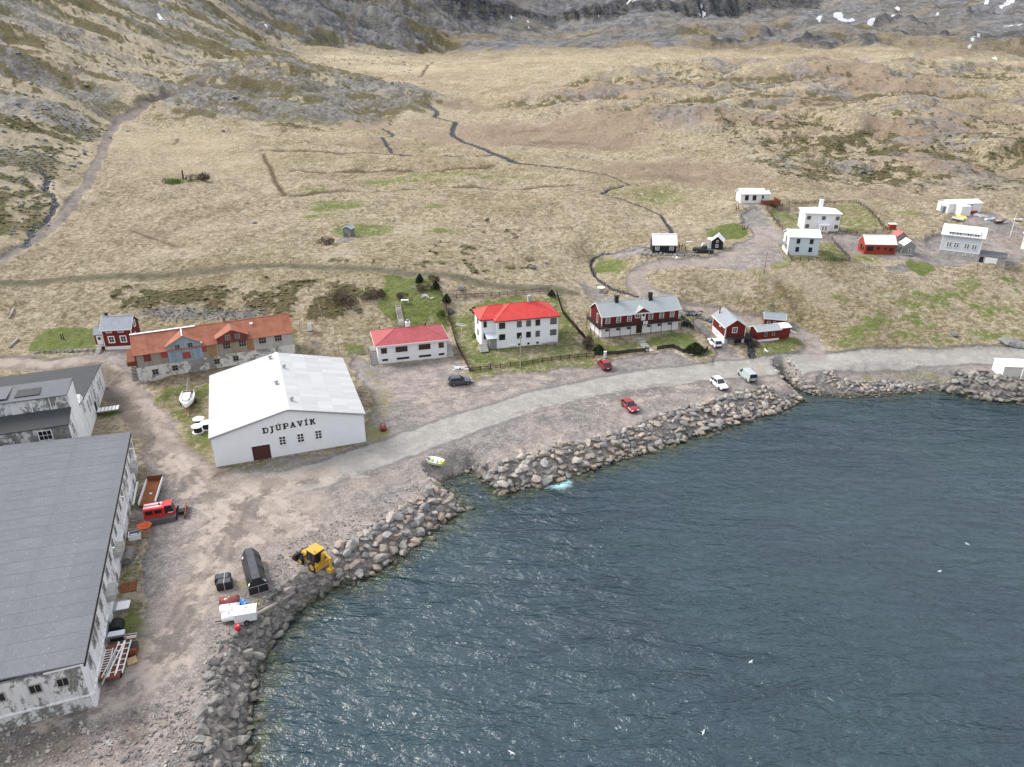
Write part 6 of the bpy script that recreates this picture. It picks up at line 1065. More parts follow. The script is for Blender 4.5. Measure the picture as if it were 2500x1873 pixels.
its += scatter([(60, 430), (140, 430), (120, 560), (20, 620)], 260, .3, 1.6, 18) + scatter([(1540, 445), (1480, 465), (1600, 500), (1660, 580), (1640, 590), (1560, 520), (1440, 470)], 90, .2, .6, 19, lambda x, y: segdist(x, y, P2(STREAM)) < 1.3) + scatter([(1420, 600), (1640, 600), (1560, 730), (1440, 720)], 60, .2, .5, 20, lambda x, y: segdist(x, y, P2(STREAM2)) < 1.2)
joined('hillside_rubble', pg9, its, 'boulder', None, 'grey rocks strewn over the hillsides, banks and stream beds', 'rocks')
# dark heather and moss tufts with real height
def blobm(seed):
    bm = bmesh.new(); bmesh.ops.create_icosphere(bm, subdivisions=1, radius=.5); r = random.Random(seed)
    for v in bm.verts: v.co *= r.uniform(.75, 1.2); v.co.z *= .55
    me = bpy.data.meshes.new('tuft'); bm.to_mesh(me); bm.free(); return me
tm = [blobm(k) for k in range(6)]
hm = np.where((heath > .45) & (flat < .3) & (GR < 430) & (np.abs(GA) < .72), 1, 0); ii, jj = np.nonzero(hm); rs_ = np.random.RandomState(4); wts = (GR[ii, jj] ** 2); wts = wts / wts.sum(); sel = rs_.choice(len(ii), 7000, p=wts)
its = [(X[a, b] + rs_.uniform(-.4, .4), Y[a, b] + rs_.uniform(-.4, .4), Zf[a, b] + .02, s, rs_.rand() * 6.3, .8) for a, b, s in zip(ii[sel], jj[sel], rs_.uniform(.5, 1.5, len(sel)))]
joined('heather_tufts', tm, its, 'tuft', None, 'dark heather and moss tufts growing over the slopes', 'heather')

# single boulders that stand out
BO = [((126, 312), 1.8, 'rounded grey boulder high on the left slope, upper of the group of five'), ((110, 344), 1.7, 'grey boulder left of centre in the group on the left slope'), ((156, 339), 1.7, 'dark flat boulder right of the others on the left slope'), ((152, 363), 1.8, 'dark grey boulder in the middle of the left slope group'), ((124, 383), 2.2, 'broad grey boulder lowest of the left slope group'), ((180, 408), 2.6, 'long pale boulder left of the hill track bend'), ((268, 337), 1.8, 'dark boulder touching the left edge of the hill track'), ((545, 321), 1.8, 'lone dark boulder in the flat meadow right of the hill track'), ((312, 322), 1.2, 'pale stone just right of the hill track'), ((210, 210), 3.0, 'pair-sized dark boulder high on the left hillside'), ((575, 240), 3.6, 'big dark crag stone on the rocky knoll'), ((1333, 643), 1.2, 'grey stone on the bank above the guesthouse stream'), ((1300, 655), 1.5, 'dark boulder in the dry grass behind the red-roofed house'), ((1125, 735 - 29), 2.2, 'brown rock behind the garden fence of the red-roofed house'), ((2103, 421), 2.2, 'left of two blue grey boulders above the hamlet'), ((2124, 426), 1.8, 'right of two blue grey boulders above the hamlet'), ((1882, 745), 1.1, 'small grey stone on the grassy slope above the red sheds'), ((2118, 652), 1.0, 'small stone below the long red house'), ((2328, 818), 1.6, 'low grey stone above the road near the yellow marker'), ((2303, 492), 1.6, 'brown boulder behind the grey container'), ((1196, 889), .9, 'pale stone inside the front garden fence'), ((1765, 510), 1.0, 'small dark stone near the far cottage path'), ((622, 545), 1.2, 'small grey stone in the hummocky meadow')]
for k, (p, s, lab) in enumerate(BO):
    g_ = pt(*p); o = inst('boulder', rock_mesh('boulder', 'boulder', 300 + k, .7, 18), None, (g_[0], g_[1], g_[2] + s * .15), (0, 0, k * 1.3), (s * 1.2, s, s)); tag(o, lab, 'boulder', 'single boulders on the hillsides')
g_ = pt(2475, 842); o = inst('ribbed_outcrop', rock_mesh('outcrop', 'boulder', 77, .6, 26), None, (g_[0], g_[1], g_[2] + .3), (.1, .25, -.35), (7.2, 3.0, 3.4)); tag(o, 'large ribbed grey rock outcrop beside the road at the right edge', 'rock')

# ------------------------------------------------------------------ vehicles
def span(c, p1, p2, off=0.):
    a = pt(*(q(c, *p1) if c else p1)); b = pt(*(q(c, *p2) if c else p2)); m = (a + b) / 2; return m, math.atan2(b[1] - a[1], b[0] - a[0]), float(np.hypot(*(b - a)[:2]))
def wheel(parent, x, y, r=.34, w=.24, rim='rim'):
    t = MB().cyl((x, y - w/2, r), (0, w, 0), r, 16).build('wheel', 'rubber', parent); s_ = -1 if y < 0 else 1
    MB().cyl((x, y + s_ * (w/2 + .012) - (.02 if s_ > 0 else 0), r), (0, .02, 0), r * .62, 12).build('rim', rim, t); return t
def car(name, label, c, pr, pf, L, W, H_, paint_, kind='suv', group='vehicles parked in the village', cat='car'):
    m, a, _ = span(c, pr, pf); n = np.array([-math.sin(a), math.cos(a)]); s_ = 1 if n @ (-m[:2]) > 0 else -1
    loc = m[:2] - n * s_ * (W/2 - .12); t = thing(name, label, cat, (loc[0], loc[1], gz(*loc) + .02), a, group)
    zb = H_ * .60 if kind != 'van' else H_ * .55; hl_, w = L/2, W/2
    if kind == 'van': st = [(-hl_, .95, zb, .42), (-hl_ + .1, 1, zb, .3), (hl_ - 1.2, 1, zb, .3), (hl_ - .95, .98, zb * .98, .3), (hl_ - .25, .93, zb * .80, .32), (hl_, .84, zb * .62, .42)]
    elif kind == 'pickup': st = [(-hl_, .93, zb * .95, .5), (-hl_ + .1, .98, zb * .95, .42), (-hl_ * .2, 1, zb * .97, .35), (hl_ * .38, 1, zb, .35), (hl_ - .35, .96, zb * .88, .38), (hl_, .86, zb * .72, .45)]
    else: st = [(-hl_, .86, zb * .86, .42), (-hl_ + .14, .95, zb * .97, .32), (-hl_ * .3, 1, zb, .26), (hl_ * .32, 1, zb * .98, .26), (hl_ * .42, .99, zb * .93, .26), (hl_ - .3, .92, zb * .80, .3), (hl_, .78, zb * .62, .38)]
    rings = [[(x, -w * k, z0), (x, -w * k, (z0 + z1) / 2 + .08), (x, -w * k * .985, z1 - .08), (x, -w * k * .9, z1), (x, w * k * .9, z1), (x, w * k * .985, z1 - .08), (x, w * k, (z0 + z1) / 2 + .08), (x, w * k, z0)] for x, k, z1, z0 in st]
    MB().loft(rings).build('body', paint_, t, False)
    if kind == 'van': cb = [(-hl_ + .03, -hl_ + .12, 0), (hl_ - .85, hl_ - 1.75, 0)]
    elif kind == 'pickup': cb = [(-.55, -.35, 0), (hl_ * .36, hl_ * .14, 0)]
    else: cb = [(-hl_ + .1, -hl_ + .62, 0), (hl_ * .38, hl_ * .02, 0)]
    xb0, xt0, _ = cb[0]; xb1, xt1, _ = cb[1]; wt = w * .76; wbb = w * .90; zt = H_ - .05
    B = [(xb0, -wbb, zb - .03), (xb1, -wbb, zb - .05), (xb1, wbb, zb - .05), (xb0, wbb, zb - .03)]; T = [(xt0, -wt, zt), (xt1, -wt, zt), (xt1, wt, zt), (xt0, wt, zt)]
    MB().hexa(B, T).build('windows', 'glass', t)
    e = .045; R0 = [(xt0 - e, -wt - e, zt - .01), (xt1 + e, -wt - e, zt - .01), (xt1 + e, wt + e, zt - .01), (xt0 - e, wt + e, zt - .01)]; R1 = [(xt0 + .12, -wt + .08, H_ + .02), (xt1 - .1, -wt + .08, H_ + .02), (xt1 - .1, wt - .08, H_ + .02), (xt0 + .12, wt - .08, H_ + .02)]
    MB().hexa(R0, R1).build('roof', paint_, t)
    pl = MB()
    for s2 in (-1, 1):
        for (xb, xt, ww) in ((xb0, xt0, .10), (xb1, xt1, .07), ((xb0 * .55 + xb1 * .45), (xt0 * .52 + xt1 * .48), .07)) + (((xb0 * .82 + xb1 * .18), (xt0 * .8 + xt1 * .2), .16),) * (kind != 'pickup'): pl.bar((xb, s2 * (wbb + .015), zb - .04), (xt, s2 * (wt + .02), zt), ww, .05)
    if kind == 'van': 
        for s2 in (-1, 1): pl.hexa([(xb0, s2 * (wbb + .01), zb - .03), (.6, s2 * (wbb + .01), zb - .03), (.6, s2 * (wbb + .03), zb - .03), (xb0, s2 * (wbb + .03), zb - .03)], [(xt0, s2 * (wt + .01), zt), (.45, s2 * (wt + .01), zt), (.45, s2 * (wt + .04), zt), (xt0, s2 * (wt + .04), zt)])
    pl.build('pillars', paint_, t)
    if kind == 'pickup': MB().box(-hl_ + .12, -w * .85, zb * .95, -.65, w * .85, zb * .95 + .05).build('cargo_bed', 'black', t)
    MB().box(-hl_ - .03, -w * .84, .34, -hl_ + .06, w * .84, .58).build('rear_bumper', 'black', t); MB().box(hl_ - .1, -w * .76, .3, hl_ + .03, w * .76, .5).build('front_bumper', 'black', t)
    for s2 in (-1, 1):
        MB().box(hl_ - .16, s2 * w * .62 - .16, zb * .60, hl_ - .0, s2 * w * .62 + .16, zb * .60 + .15).build('headlight', 'lamp', t); MB().box(-hl_ - .02, s2 * w * .76 - .1, zb * .66, -hl_ + .08, s2 * w * .76 + .1, zb * .66 + .26).build('taillight', 'lamp_red', t)
        MB().box(xb1 - .35, s2 * (w + .09) - .09, zb - .02, xb1 - .18, s2 * (w + .09) + .09, zb + .14).build('mirror', paint_, t)
    MB().box(-hl_ - .035, -.26, .6, -hl_ - .0, .26, .71).build('number_plate', 'lamp', t)
    for x in (-L * .29, L * .31):
        for s2 in (-1, 1): wheel(t, x, s2 * (w - .10), .35 if kind != 'pickup' else .40)
    return t
car('parked_suv', 'dark grey suv on the gravel before the faded-red-roofed house', 'F4', (950, 1192), (1075, 1178), 4.75, 1.9, 1.68, 'car_grey')
car('parked_suv', 'crimson suv nose-in at the dark fence by the guesthouse', 'F5', (345, 950), (290, 878), 4.6, 1.9, 1.7, 'car_red')
car('parked_suv', 'white suv beside the tall red shed on the lane', 'F5', (1330, 738), (1288, 692), 4.5, 1.85, 1.65, 'car_white')
car('parked_suv', 'white suv facing the water, nearest the boulder revetment', 'F5', (1318, 1058), (1380, 1112), 4.5, 1.85, 1.66, 'car_white')
car('parked_van', 'pale grey green van with dark rear window near the culvert', 'F5', (1632, 1045), (1560, 978), 5.1, 1.95, 1.95, 'car_van', 'van', cat='van')
car('parked_car', 'bright red hatchback alone on the gravel by the shore', 'F5', (515, 1258), (575, 1315), 4.4, 1.85, 1.5, 'car_red')
car('parked_pickup', 'black pickup with open bed between the black cottage and black hut', 'G7', (1580, 868), (1850, 878), 5.4, 1.95, 1.85, 'car_black', 'pickup', cat='pickup')
# tail of yellow digger, snowcat, tipping body
m, a, _ = span('F3', (1560, 640), (1450, 570)); a = math.atan2(*(at(q('F3', 1400, 480), 3.5) - at(q('F3', 1620, 610), 3.5))[:2][::-1]); c0 = at(q('F3', 1555, 572), 3.6)
t = thing('backhoe_loader', 'yellow backhoe loader with black front bucket at the top of the rocks', 'digger', (c0[0], c0[1], gz(c0[0], c0[1])), a)
MB().box(-1.2, -.55, .75, 1.6, .55, 1.25).build('chassis', 'digger', t); MB().hexa([(.6, -.45, 1.25), (2.3, -.42, 1.2), (2.3, .42, 1.2), (.6, .45, 1.25)], [(.6, -.42, 1.75), (2.2, -.36, 1.55), (2.2, .36, 1.55), (.6, .42, 1.75)]).build('bonnet', 'digger', t)
cb = MB().hexa([(-1.15, -.75, 1.1), (.6, -.75, 1.1), (.6, .75, 1.1), (-1.15, .75, 1.1)], [(-1.0, -.68, 2.75), (.45, -.68, 2.75), (.45, .68, 2.75), (-1.0, .68, 2.75)]).build('cab', 'glass', t); MB().box(-1.25, -.85, 2.76, .6, .85, 2.9).build('cab_roof', 'digger', cb)
pl = MB(); [pl.bar((x0, s * .76, 1.1), (x1, s * .70, 2.76), .08) for s in (-1, 1) for x0, x1 in ((-1.17, -1.02), (-.2, -.2), (.62, .47))]; pl.build('cab_frame', 'black', cb)
MB().cyl((-.9, .5, 2.9), (0, 0, .16), .08, 8).build('beacon', 'orange', cb)
for x, r_, w_ in ((-.7, .72, .46), (1.75, .50, .34)):
    for s in (-1, 1): wheel(t, x, s * .92, r_, w_, 'digger')
MB().hexa([(2.7, -1.15, .1), (3.5, -1.15, .15), (3.5, 1.15, .15), (2.7, 1.15, .1)], [(2.6, -1.15, 1.0), (2.95, -1.15, 1.05), (2.95, 1.15, 1.05), (2.6, 1.15, 1.0)]).build('front_bucket', 'black', t)
MB().bar((.9, -.62, 1.5), (2.75, -.62, .6), .14).bar((.9, .62, 1.5), (2.75, .62, .6), .14).bar((2.6, -.6, .8), (2.6, .6, .8), .12).build('loader_arms', 'black', t)
MB().box(-1.55, -1.1, .35, -1.25, 1.1, 1.2).bar((-1.5, -1.0, .7), (-1.5, -1.0, 1.7), .14).bar((-1.5, 1.0, .7), (-1.5, 1.0, 1.7), .14).build('stabiliser_frame', 'digger', t)
MB().prism([(-1.5, 1.0), (-1.75, 1.2), (-2.25, 3.1), (-2.05, 3.2), (-1.75, 3.0), (-1.35, 1.4)], -.14, .14, 'y').build('boom', 'digger', t); MB().prism([(-2.0, 3.0), (-2.15, 3.2), (-3.3, 2.7), (-3.25, 2.5)], -.12, .12, 'y').prism([(-3.1, 2.75), (-3.4, 2.8), (-3.3, 1.1), (-3.05, 1.1)], -.11, .11, 'y').build('dipper_arm', 'digger', t); MB().prism([(-3.05, 1.1), (-3.4, 1.0), (-3.3, .4), (-2.7, .35), (-2.6, .9)], -.3, .3, 'y').build('rear_bucket', 'digger', t)
# snowcat
p0 = at(q('G4', 300, 1130), 3.4); p1 = at(q('G4', 1000, 1010), 3.4); a = math.atan2((p1 - p0)[1], (p1 - p0)[0]); m = (p0 + p1) / 2; n = np.array([-math.sin(a), math.cos(a)]); m2 = m[:2] + n * 1.15
t = thing('snowcat', 'bright red tracked snowcat with white roof stripes and front blade beside the factory', 'snowcat', (m2[0], m2[1], gz(*m2)), a); Lc = float(np.hypot(*(p1 - p0)[:2]))
MB().hexa([(-Lc * .5, -.95, .85), (Lc * .18, -.95, .85), (Lc * .18, .95, .85), (-Lc * .5, .95, .85)], [(-Lc * .5, -.85, 2.25), (Lc * .18, -.85, 2.25), (Lc * .18, .85, 2.25), (-Lc * .5, .85, 2.25)]).build('rear_cabin', 'cat_red', t)
for k, (y0, y1) in enumerate(((-.45, -.05), (.3, .75))): MB().box(-Lc * .49, y0, 2.255, Lc * .1, y1, 2.28).build('roof_stripe', 'pink', t)
for k in range(2): MB().box(-Lc * .44 + k * Lc * .3, -.96, 1.45, -Lc * .2 + k * Lc * .3, -.90, 2.0).build('side_window', 'glass', t)
f_ = MB().hexa([(Lc * .19, -.8, .8), (Lc * .5, -.8, .8), (Lc * .5, .8, .8), (Lc * .19, .8, .8)], [(Lc * .19, -.7, 2.3), (Lc * .40, -.65, 2.3), (Lc * .40, .65, 2.3), (Lc * .19, .7, 2.3)]).build('driver_cab', 'glass', t)
MB().box(Lc * .18, -.75, 2.3, Lc * .42, .75, 2.4).build('cab_roof', 'cat_red', f_); MB().box(Lc * .18, -.82, .7, Lc * .5, .82, 1.2).build('cab_body', 'cat_red', f_); MB().box(Lc * .28, -.84, 1.21, Lc * .44, -.825, 1.33).build('white_panel', 'white_trim', f_)
for s in (-1, 1):
    tr = MB().prism([(-Lc * .46, .15), (-Lc * .52, .5), (-Lc * .46, .82), (Lc * .5, .82), (Lc * .56, .5), (Lc * .48, .1)], s * 1.2 - .45, s * 1.2 + .45, 'y')
    tr.v = [(x, y, z) for (x, y, z) in tr.v]; to = tr.build('track', 'rubber', t); cl = MB(); [cl.box(-Lc * .48 + k * Lc * .98 / 34, s * 1.2 - .47, .83, -Lc * .48 + k * Lc * .98 / 34 + .05, s * 1.2 + .47, .88) for k in range(35)]; [cl.box(-Lc * .46 + k * Lc * .94 / 30, s * 1.2 + s * .46 - .02, .1, -Lc * .46 + k * Lc * .94 / 30 + .05, s * 1.2 + s * .46 + .02, .8) for k in range(31)]; c_ = cl.build('cleats', 'metal', to); c_['kind'] = 'stuff'
MB().bar((Lc * .5, -.4, .7), (Lc * .78, -.5, .6), .14).bar((Lc * .5, .4, .7), (Lc * .78, .5, .6), .14).box(Lc * .56, -.5, .5, Lc * .76, .5, .8).build('blade_frame', 'black', t)
MB().prism([(Lc * .78, .05), (Lc * .82, .05), (Lc * .80, .5), (Lc * .84, .95), (Lc * .80, .95), (Lc * .76, .5)], -1.7, 1.7, 'y').build('blade', 'rust', t); MB().cyl((Lc * .02, 0, 2.28), (0, 0, .35), .1, 8).build('exhaust', 'black', t)
# rusty tipping body
p = [at(q('G4', *k), 3.9) for k in ((240, 690), (610, 640), (640, 160), (270, 240))]
m = sum(p) / 4; a = math.atan2((p[1] - p[0])[1], (p[1] - p[0])[0]); w_ = float(np.hypot(*(p[1] - p[0])[:2])); l_ = float(np.hypot(*(p[2] - p[1])[:2])) + .6
t = thing('tipper_body', 'rusty flat truck body with white side boards behind the snowcat', 'trailer', (m[0], m[1], gz(m[0], m[1])), a)
MB().box(-w_/2, -l_/2, .75, w_/2, l_/2, .9).build('bed', 'rust_deck', t)
for s in (-1, 1): MB().box(s * w_/2 - .05, -l_/2, .9, s * w_/2 + .05, l_/2, 1.4).build('side_board', 'white', t)
MB().box(-w_/2, l_/2 - .06, .9, w_/2, l_/2 + .04, 1.7).build('head_board', 'rust', t); MB().box(-.5, -l_/2, .45, -.35, l_/2, .75).box(.35, -l_/2, .45, .5, l_/2, .75).build('chassis', 'rust', t); MB().box(-.15, -.6, .91, .2, -.25, .93).build('white_board', 'white_trim', t)
for y in (-l_ * .3, -l_ * .12):
    for s in (-1, 1): w0 = MB().cyl((s * .8 - .14, y, .45), (.28, 0, 0), .44, 14).build('wheel', 'rubber', t)
# trailer with ladders near the factory corner
p = [at(q('G6', *k), 4.2) for k in ((400, 1310), (600, 1260), (930, 560), (660, 600))]; a0 = at(q('G6', 560, 1280), 4.0); a1 = at(q('G6', 760, 560), 4.0); a = math.atan2((a1 - a0)[1], (a1 - a0)[0]); m = (a0 + a1) / 2; l_ = float(np.hypot(*(a1 - a0)[:2]))
t = thing('flatbed_trailer', 'rust red flat trailer pulled up against the factory corner', 'trailer', (m[0], m[1], gz(m[0], m[1])), a)
MB().box(-l_/2, -.9, .8, l_/2, 1.3, .95).build('bed', 'rust', t)
for x in (-l_ * .3, l_ * .3):
    for s in (-.7, 1.1): MB().cyl((x, s - .12, .4), (0, .24, 0), .4, 12).build('wheel', 'rubber', t)
def lad(label, x0, y0, x1, y1, w, n, z, mat='white_trim'):
    g_ = [m[0] + math.cos(a) * x0 - math.sin(a) * y0, m[1] + math.sin(a) * x0 + math.cos(a) * y0]; o = thing('ladder', label, 'ladder', (g_[0], g_[1], gz(m[0], m[1]) + z), a + math.atan2(y1 - y0, x1 - x0), 'ladders and frames piled on the flat trailer'); l2 = math.hypot(x1 - x0, y1 - y0)
    for s in (-1, 1): MB().box(0, s * w/2 - .045, 0, l2, s * w/2 + .045, .12).build('rail', mat, o)
    rm_ = MB().box(-.035, -w/2 + .045, .03, .035, w/2 - .045, .10).mesh('rung', mat)
    for k in range(n): inst('rung', rm_, o, (l2 * (k + .5) / n, 0, 0))
lad('pale ladder with close rungs, leftmost on the flat trailer', -l_ * .30, -.1 + .9, l_ * .36, .9, .75, 9, .97); lad('wide pale frame in the middle of the flat trailer', -l_ * .46, -.15, l_ * .52, -.2, .6, 5, 1.0); lad('long white frame along the outer edge of the flat trailer', -l_ * .42, -.85, l_ * .5, -.9, .6, 6, 1.02); lad('topmost diagonal white frame across the flat trailer', -l_ * .5, .5, l_ * .45, -.3, .5, 6, 1.18)
o = MB().bar((0, 0, 0), (-4.6, .5, -.1), .14).build('plank', 'old_wood'); o.location = (m[0] + math.cos(a) * 1.0, m[1] + math.sin(a) * 1.0, gz(m[0], m[1]) + 1.35); o.rotation_euler = (0, 0, a); tag(o, 'long pale plank sticking out of the trailer towards the gravel', 'plank')
def bxt(name, label, cat, c, p, w, d, hh, mat, rz=0, z=0, parts=None):
    g_ = pt(*(q(c, *p) if c else p)); t_ = thing(name, label, cat, (g_[0], g_[1], g_[2] + z), rz); MB().box(-w/2, -d/2, 0, w/2, d/2, hh).build('body', mat, t_)
    for pn, pm_2, bb in (parts or []): MB().box(*bb).build(pn, pm_2, t_)
    return t_
bxt('machine_cabinet', 'pale grey metal cabinet on the ground above the trailer', 'cabinet', 'G6', (745, 540), 1.6, .7, 1.1, 'metal', a - 1.57, 0, [('lid', 'pale_blue_x', (-.85, -.4, 1.1, .85, .4, 1.2)), ('vent_slot', 'black', (-.7, -.37, .3, .7, -.351, .8))])
o = MB().cyl((0, 0, 0), (0, 1.5, 0), .75, 18).build('old_tank', 'rubber'); g_ = pt(*q('G6', 760, 440)); o.location = (g_[0] - .3, g_[1], g_[2] + .7); o.rotation_euler = (0, 0, a - 1.57); tag(o, 'black round tank behind the grey cabinet at the factory corner', 'tank')
bxt('pallet', 'rust and white speckled pallet lying right of the grey cabinet', 'pallet', 'G6', (1000, 460), 1.1, .9, .16, plaster('flaking_red_paint', (.6, .58, .55), (.28, .06, .04), .5, 1), .2, 0, [('slat', 'old_wood', (-.55, -.45, .16, .55, -.25, .19)), ('slat', 'rust', (-.55, .1, .16, .55, .3, .19))])
bxt('pallet', 'tan wooden pallet tilted beside the ladder trailer', 'pallet', 'G6', (1020, 960), 1.0, 1.1, .14, 'new_wood', .6, .1, [('slat', 'new_wood', (-.5, -.5 + .37 * k, .14, .5, -.3 + .37 * k, .19)) for k in range(3)])
bxt('rusty_bin', 'rusty box with dark frame standing right of the ladder trailer', 'bin', 'G6', (1030, 780), 1.1, 1.4, .9, 'rust', a - 1.57, 0, [('dark_lid', 'black', (-.6, -.2, .9, .6, .75, .98))])
# orange hopper and white tub
g_ = pt(*q('G4', 330, 1440)); t = thing('concrete_hopper', 'orange round hopper on four legs in front of the snowcat', 'hopper', (g_[0], g_[1] + .2, g_[2]))
MB().loft([[(math.cos(k * .5236) * r_, math.sin(k * .5236) * r_, z) for k in range(12)] for r_, z in ((.35, .95), (.9, 1.45), (.95, 1.5), (.85, 1.5), (.3, 1.05))]).build('bowl', 'orange', t)
for k in range(4): MB().bar((math.cos(k * 1.57 + .78) * .6, math.sin(k * 1.57 + .78) * .6, 1.2), (math.cos(k * 1.57 + .78) * .95, math.sin(k * 1.57 + .78) * .95, 0), .09).build('leg', 'orange', t)
bxt('fish_tub', 'grey white plastic tub filled with blue rubbish beside the orange hopper', 'tub', 'G4', (95, 1500), 1.5, 1.3, .75, 'white', .4, 0, [('contents', 'navy', (-.6, -.5, .75, .6, .5, .79)), ('white_scrap', 'white_trim', (-.5, -.45, .79, .45, -.2, .83))])
o = MB().cyl((0, 0, .6), (2.4, 0, 0), .62, 16).cyl((-.2, 0, .6), (.2, 0, 0), .35, 12).build('old_boiler', simple('dirty_tank_steel', (.20, .19, .18), .7, .4, 3)); g_ = pt(*q('F1', 1375, 1240)); o.location = (g_[0], g_[1], g_[2]); o.rotation_euler = (0, 0, R(102)); tag(o, 'dirty grey cylindrical tank lying along the factory wall', 'tank')
g_ = pt(*q('F1', 1390, 1480)); o = MB().box(-.9, -.9, 0, -.05, .9, .15).box(.05, -.9, 0, .9, .9, .12).build('rusty_plate', 'rust'); o.location = g_; o.rotation_euler = (.05, .08, .4); o['kind'] = 'stuff'; tag(o, 'dark rusty plates lying at the foot of the factory wall', 'scrap')
bxt('small_board', 'small square cream board with a hole near the old tank', 'board', 'F1', (1458, 1160), .7, .8, .08, 'old_wood', .2, 0, [('hole', 'black', (-.1, -.1, .08, .12, .12, .09))])
o = MB().bar((0, 0, .2), (6.5, 0, .2), .28).build('pipe', 'white_trim'); a0 = pt(*q('F1', 1440, 600)); a1 = pt(*q('F1', 1500, 280)); o.location = a0; o.rotation_euler = (0, 0, math.atan2((a1 - a0)[1], (a1 - a0)[0])); tag(o, 'long whitish pipe leaning along the factory wall by the tipper body', 'pipe')
cv = MB(); g_ = pt(*q('F1', 1415, 1295)); prev = None
for k in range(22): a_ = k / 21 * 5.2; pp = (math.cos(a_) * 1.0, math.sin(a_) * 1.6, .06); (cv.bar(prev, pp, .07) if prev else None); prev = pp
o = cv.build('hose', simple('yellow_hose', (.50, .50, .20), .6, .1)); o.location = g_; tag(o, 'pale yellow hose curled on the weeds by the old tank', 'hose')
bxt('scrap_sheets', 'pale bent metal sheets leaning at the factory wall', 'scrap', 'F2', (1080, 40), 1.6, 1.8, .5, 'metal', .3, 0, [('sheet', 'white', (-.2, -.9, .5, 1.2, .6, .55))])

# ------------------------------------------------------------------ yard between factory and water
def px3(c, x, y, z): p_ = at(q(c, x, y), z); return np.array([p_[0], p_[1], z])
a0 = px3('F3', 780, 1000, 3); a1 = px3('F3', 1005, 935, 3); b0 = px3('F3', 640, 620, 4.0)
wv = a1 - a0; W_ = float(np.hypot(*wv[:2])); ang = math.atan2(wv[1], wv[0]); nn = np.array([-math.sin(ang), math.cos(ang)])
Ld = 6.6; t = thing('black_container', 'big black shed-like container with sloping shoulders near the water', 'container', (a0[0], a0[1], gz(a0[0], a0[1])), ang)
MB().prism([(0, 0), (W_, 0), (W_, 1.25), (W_ * .68, 2.35), (W_ * .26, 2.35), (0, 1.25)], 0, Ld, 'y').build('body', 'plastic_black', t)
MB().box(W_ * .27, .02, 2.352, W_ * .67, Ld - .02, 2.39).build('top_panel', 'plastic_top', t)
for k in range(7): MB().box(-.05, k * (Ld - .08) / 6, .05, -.002, k * (Ld - .08) / 6 + .07, 1.25).build('rib', 'metal', t)
b = MB().box(0, -.05, .0, W_, -.002, .1).box(0, -.05, 1.2, W_, -.002, 1.27).box(W_ * .48, -.045, .1, W_ * .51, -.002, 1.2); b.build('end_frame', 'old_wood', t)
for y in (Ld * .40, Ld * .02, Ld * .78): MB().add([(W_ * .72, y, 2.25), (W_ * .98, y, 1.35), (W_ * 1.0, y + .12, 1.38), (W_ * .74, y + .12, 2.30)], [(0, 1, 2, 3), (3, 2, 1, 0)]).box(W_ * .97, y, 1.2, W_ * 1.02, y + .6, 1.42).build('hatch_rim', 'black', t)
for x0, y in ((.06, .05), (.06, Ld - .8), (W_ - .55, .05)): MB().hexa([(x0, y, 1.38), (x0 + .45, y, 2.0), (x0 + .45, y + .35, 2.0), (x0, y + .35, 1.38)] if x0 < 1 else [(W_ - .55, y, 2.0), (W_ - .1, y, 1.45), (W_ - .1, y + .35, 1.45), (W_ - .55, y + .35, 2.0)], [(x0, y, 1.45), (x0 + .45, y, 2.07), (x0 + .45, y + .35, 2.07), (x0, y + .35, 1.45)] if x0 < 1 else [(W_ - .55, y, 2.07), (W_ - .1, y, 1.52), (W_ - .1, y + .35, 1.52), (W_ - .55, y + .35, 2.07)]).build('label_plate', 'white_trim', t)
def tanks(c, p, n, w, l, hh, mat, top, label, name, rz, gap=.1, group=None):
    g_ = pt(*q(c, *p)); t_ = thing(name, label, 'tank', (g_[0], g_[1], g_[2]), rz)
    MB().loft([[(-w/2, y0, .15), (-w/2, y0, hh - .2), (-w/2 + .2, y0, hh), (w/2 - .2, y0, hh), (w/2, y0, hh - .2), (w/2, y0, .15), (w/2 - .15, y0, 0), (-w/2 + .15, y0, 0)] for y0 in (-l/2, l/2)]).build('body', mat, t_)
    MB().box(-w/2 + .22, -l/2 + .05, hh + .002, w/2 - .22, l/2 - .05, hh + .03).build('top', top, t_); return t_
tt = tanks('F3', (490, 900), 1, 1.9, 1.0, 1.1, 'plastic_black', 'plastic_top', 'front one of two black plastic tanks strapped together', 'plastic_tank', .28); t2 = tanks('F3', (470, 840), 1, 1.9, 1.0, 1.1, 'plastic_black', 'plastic_top', 'rear one of two black plastic tanks strapped together', 'plastic_tank', .28)
MB().bar((0, -.62, 1.16), (0, 1.5, 1.16), .1, .06).bar((0, -.6, .1), (0, -.6, 1.16), .1, .06).build('strap_board', 'old_wood', tt)
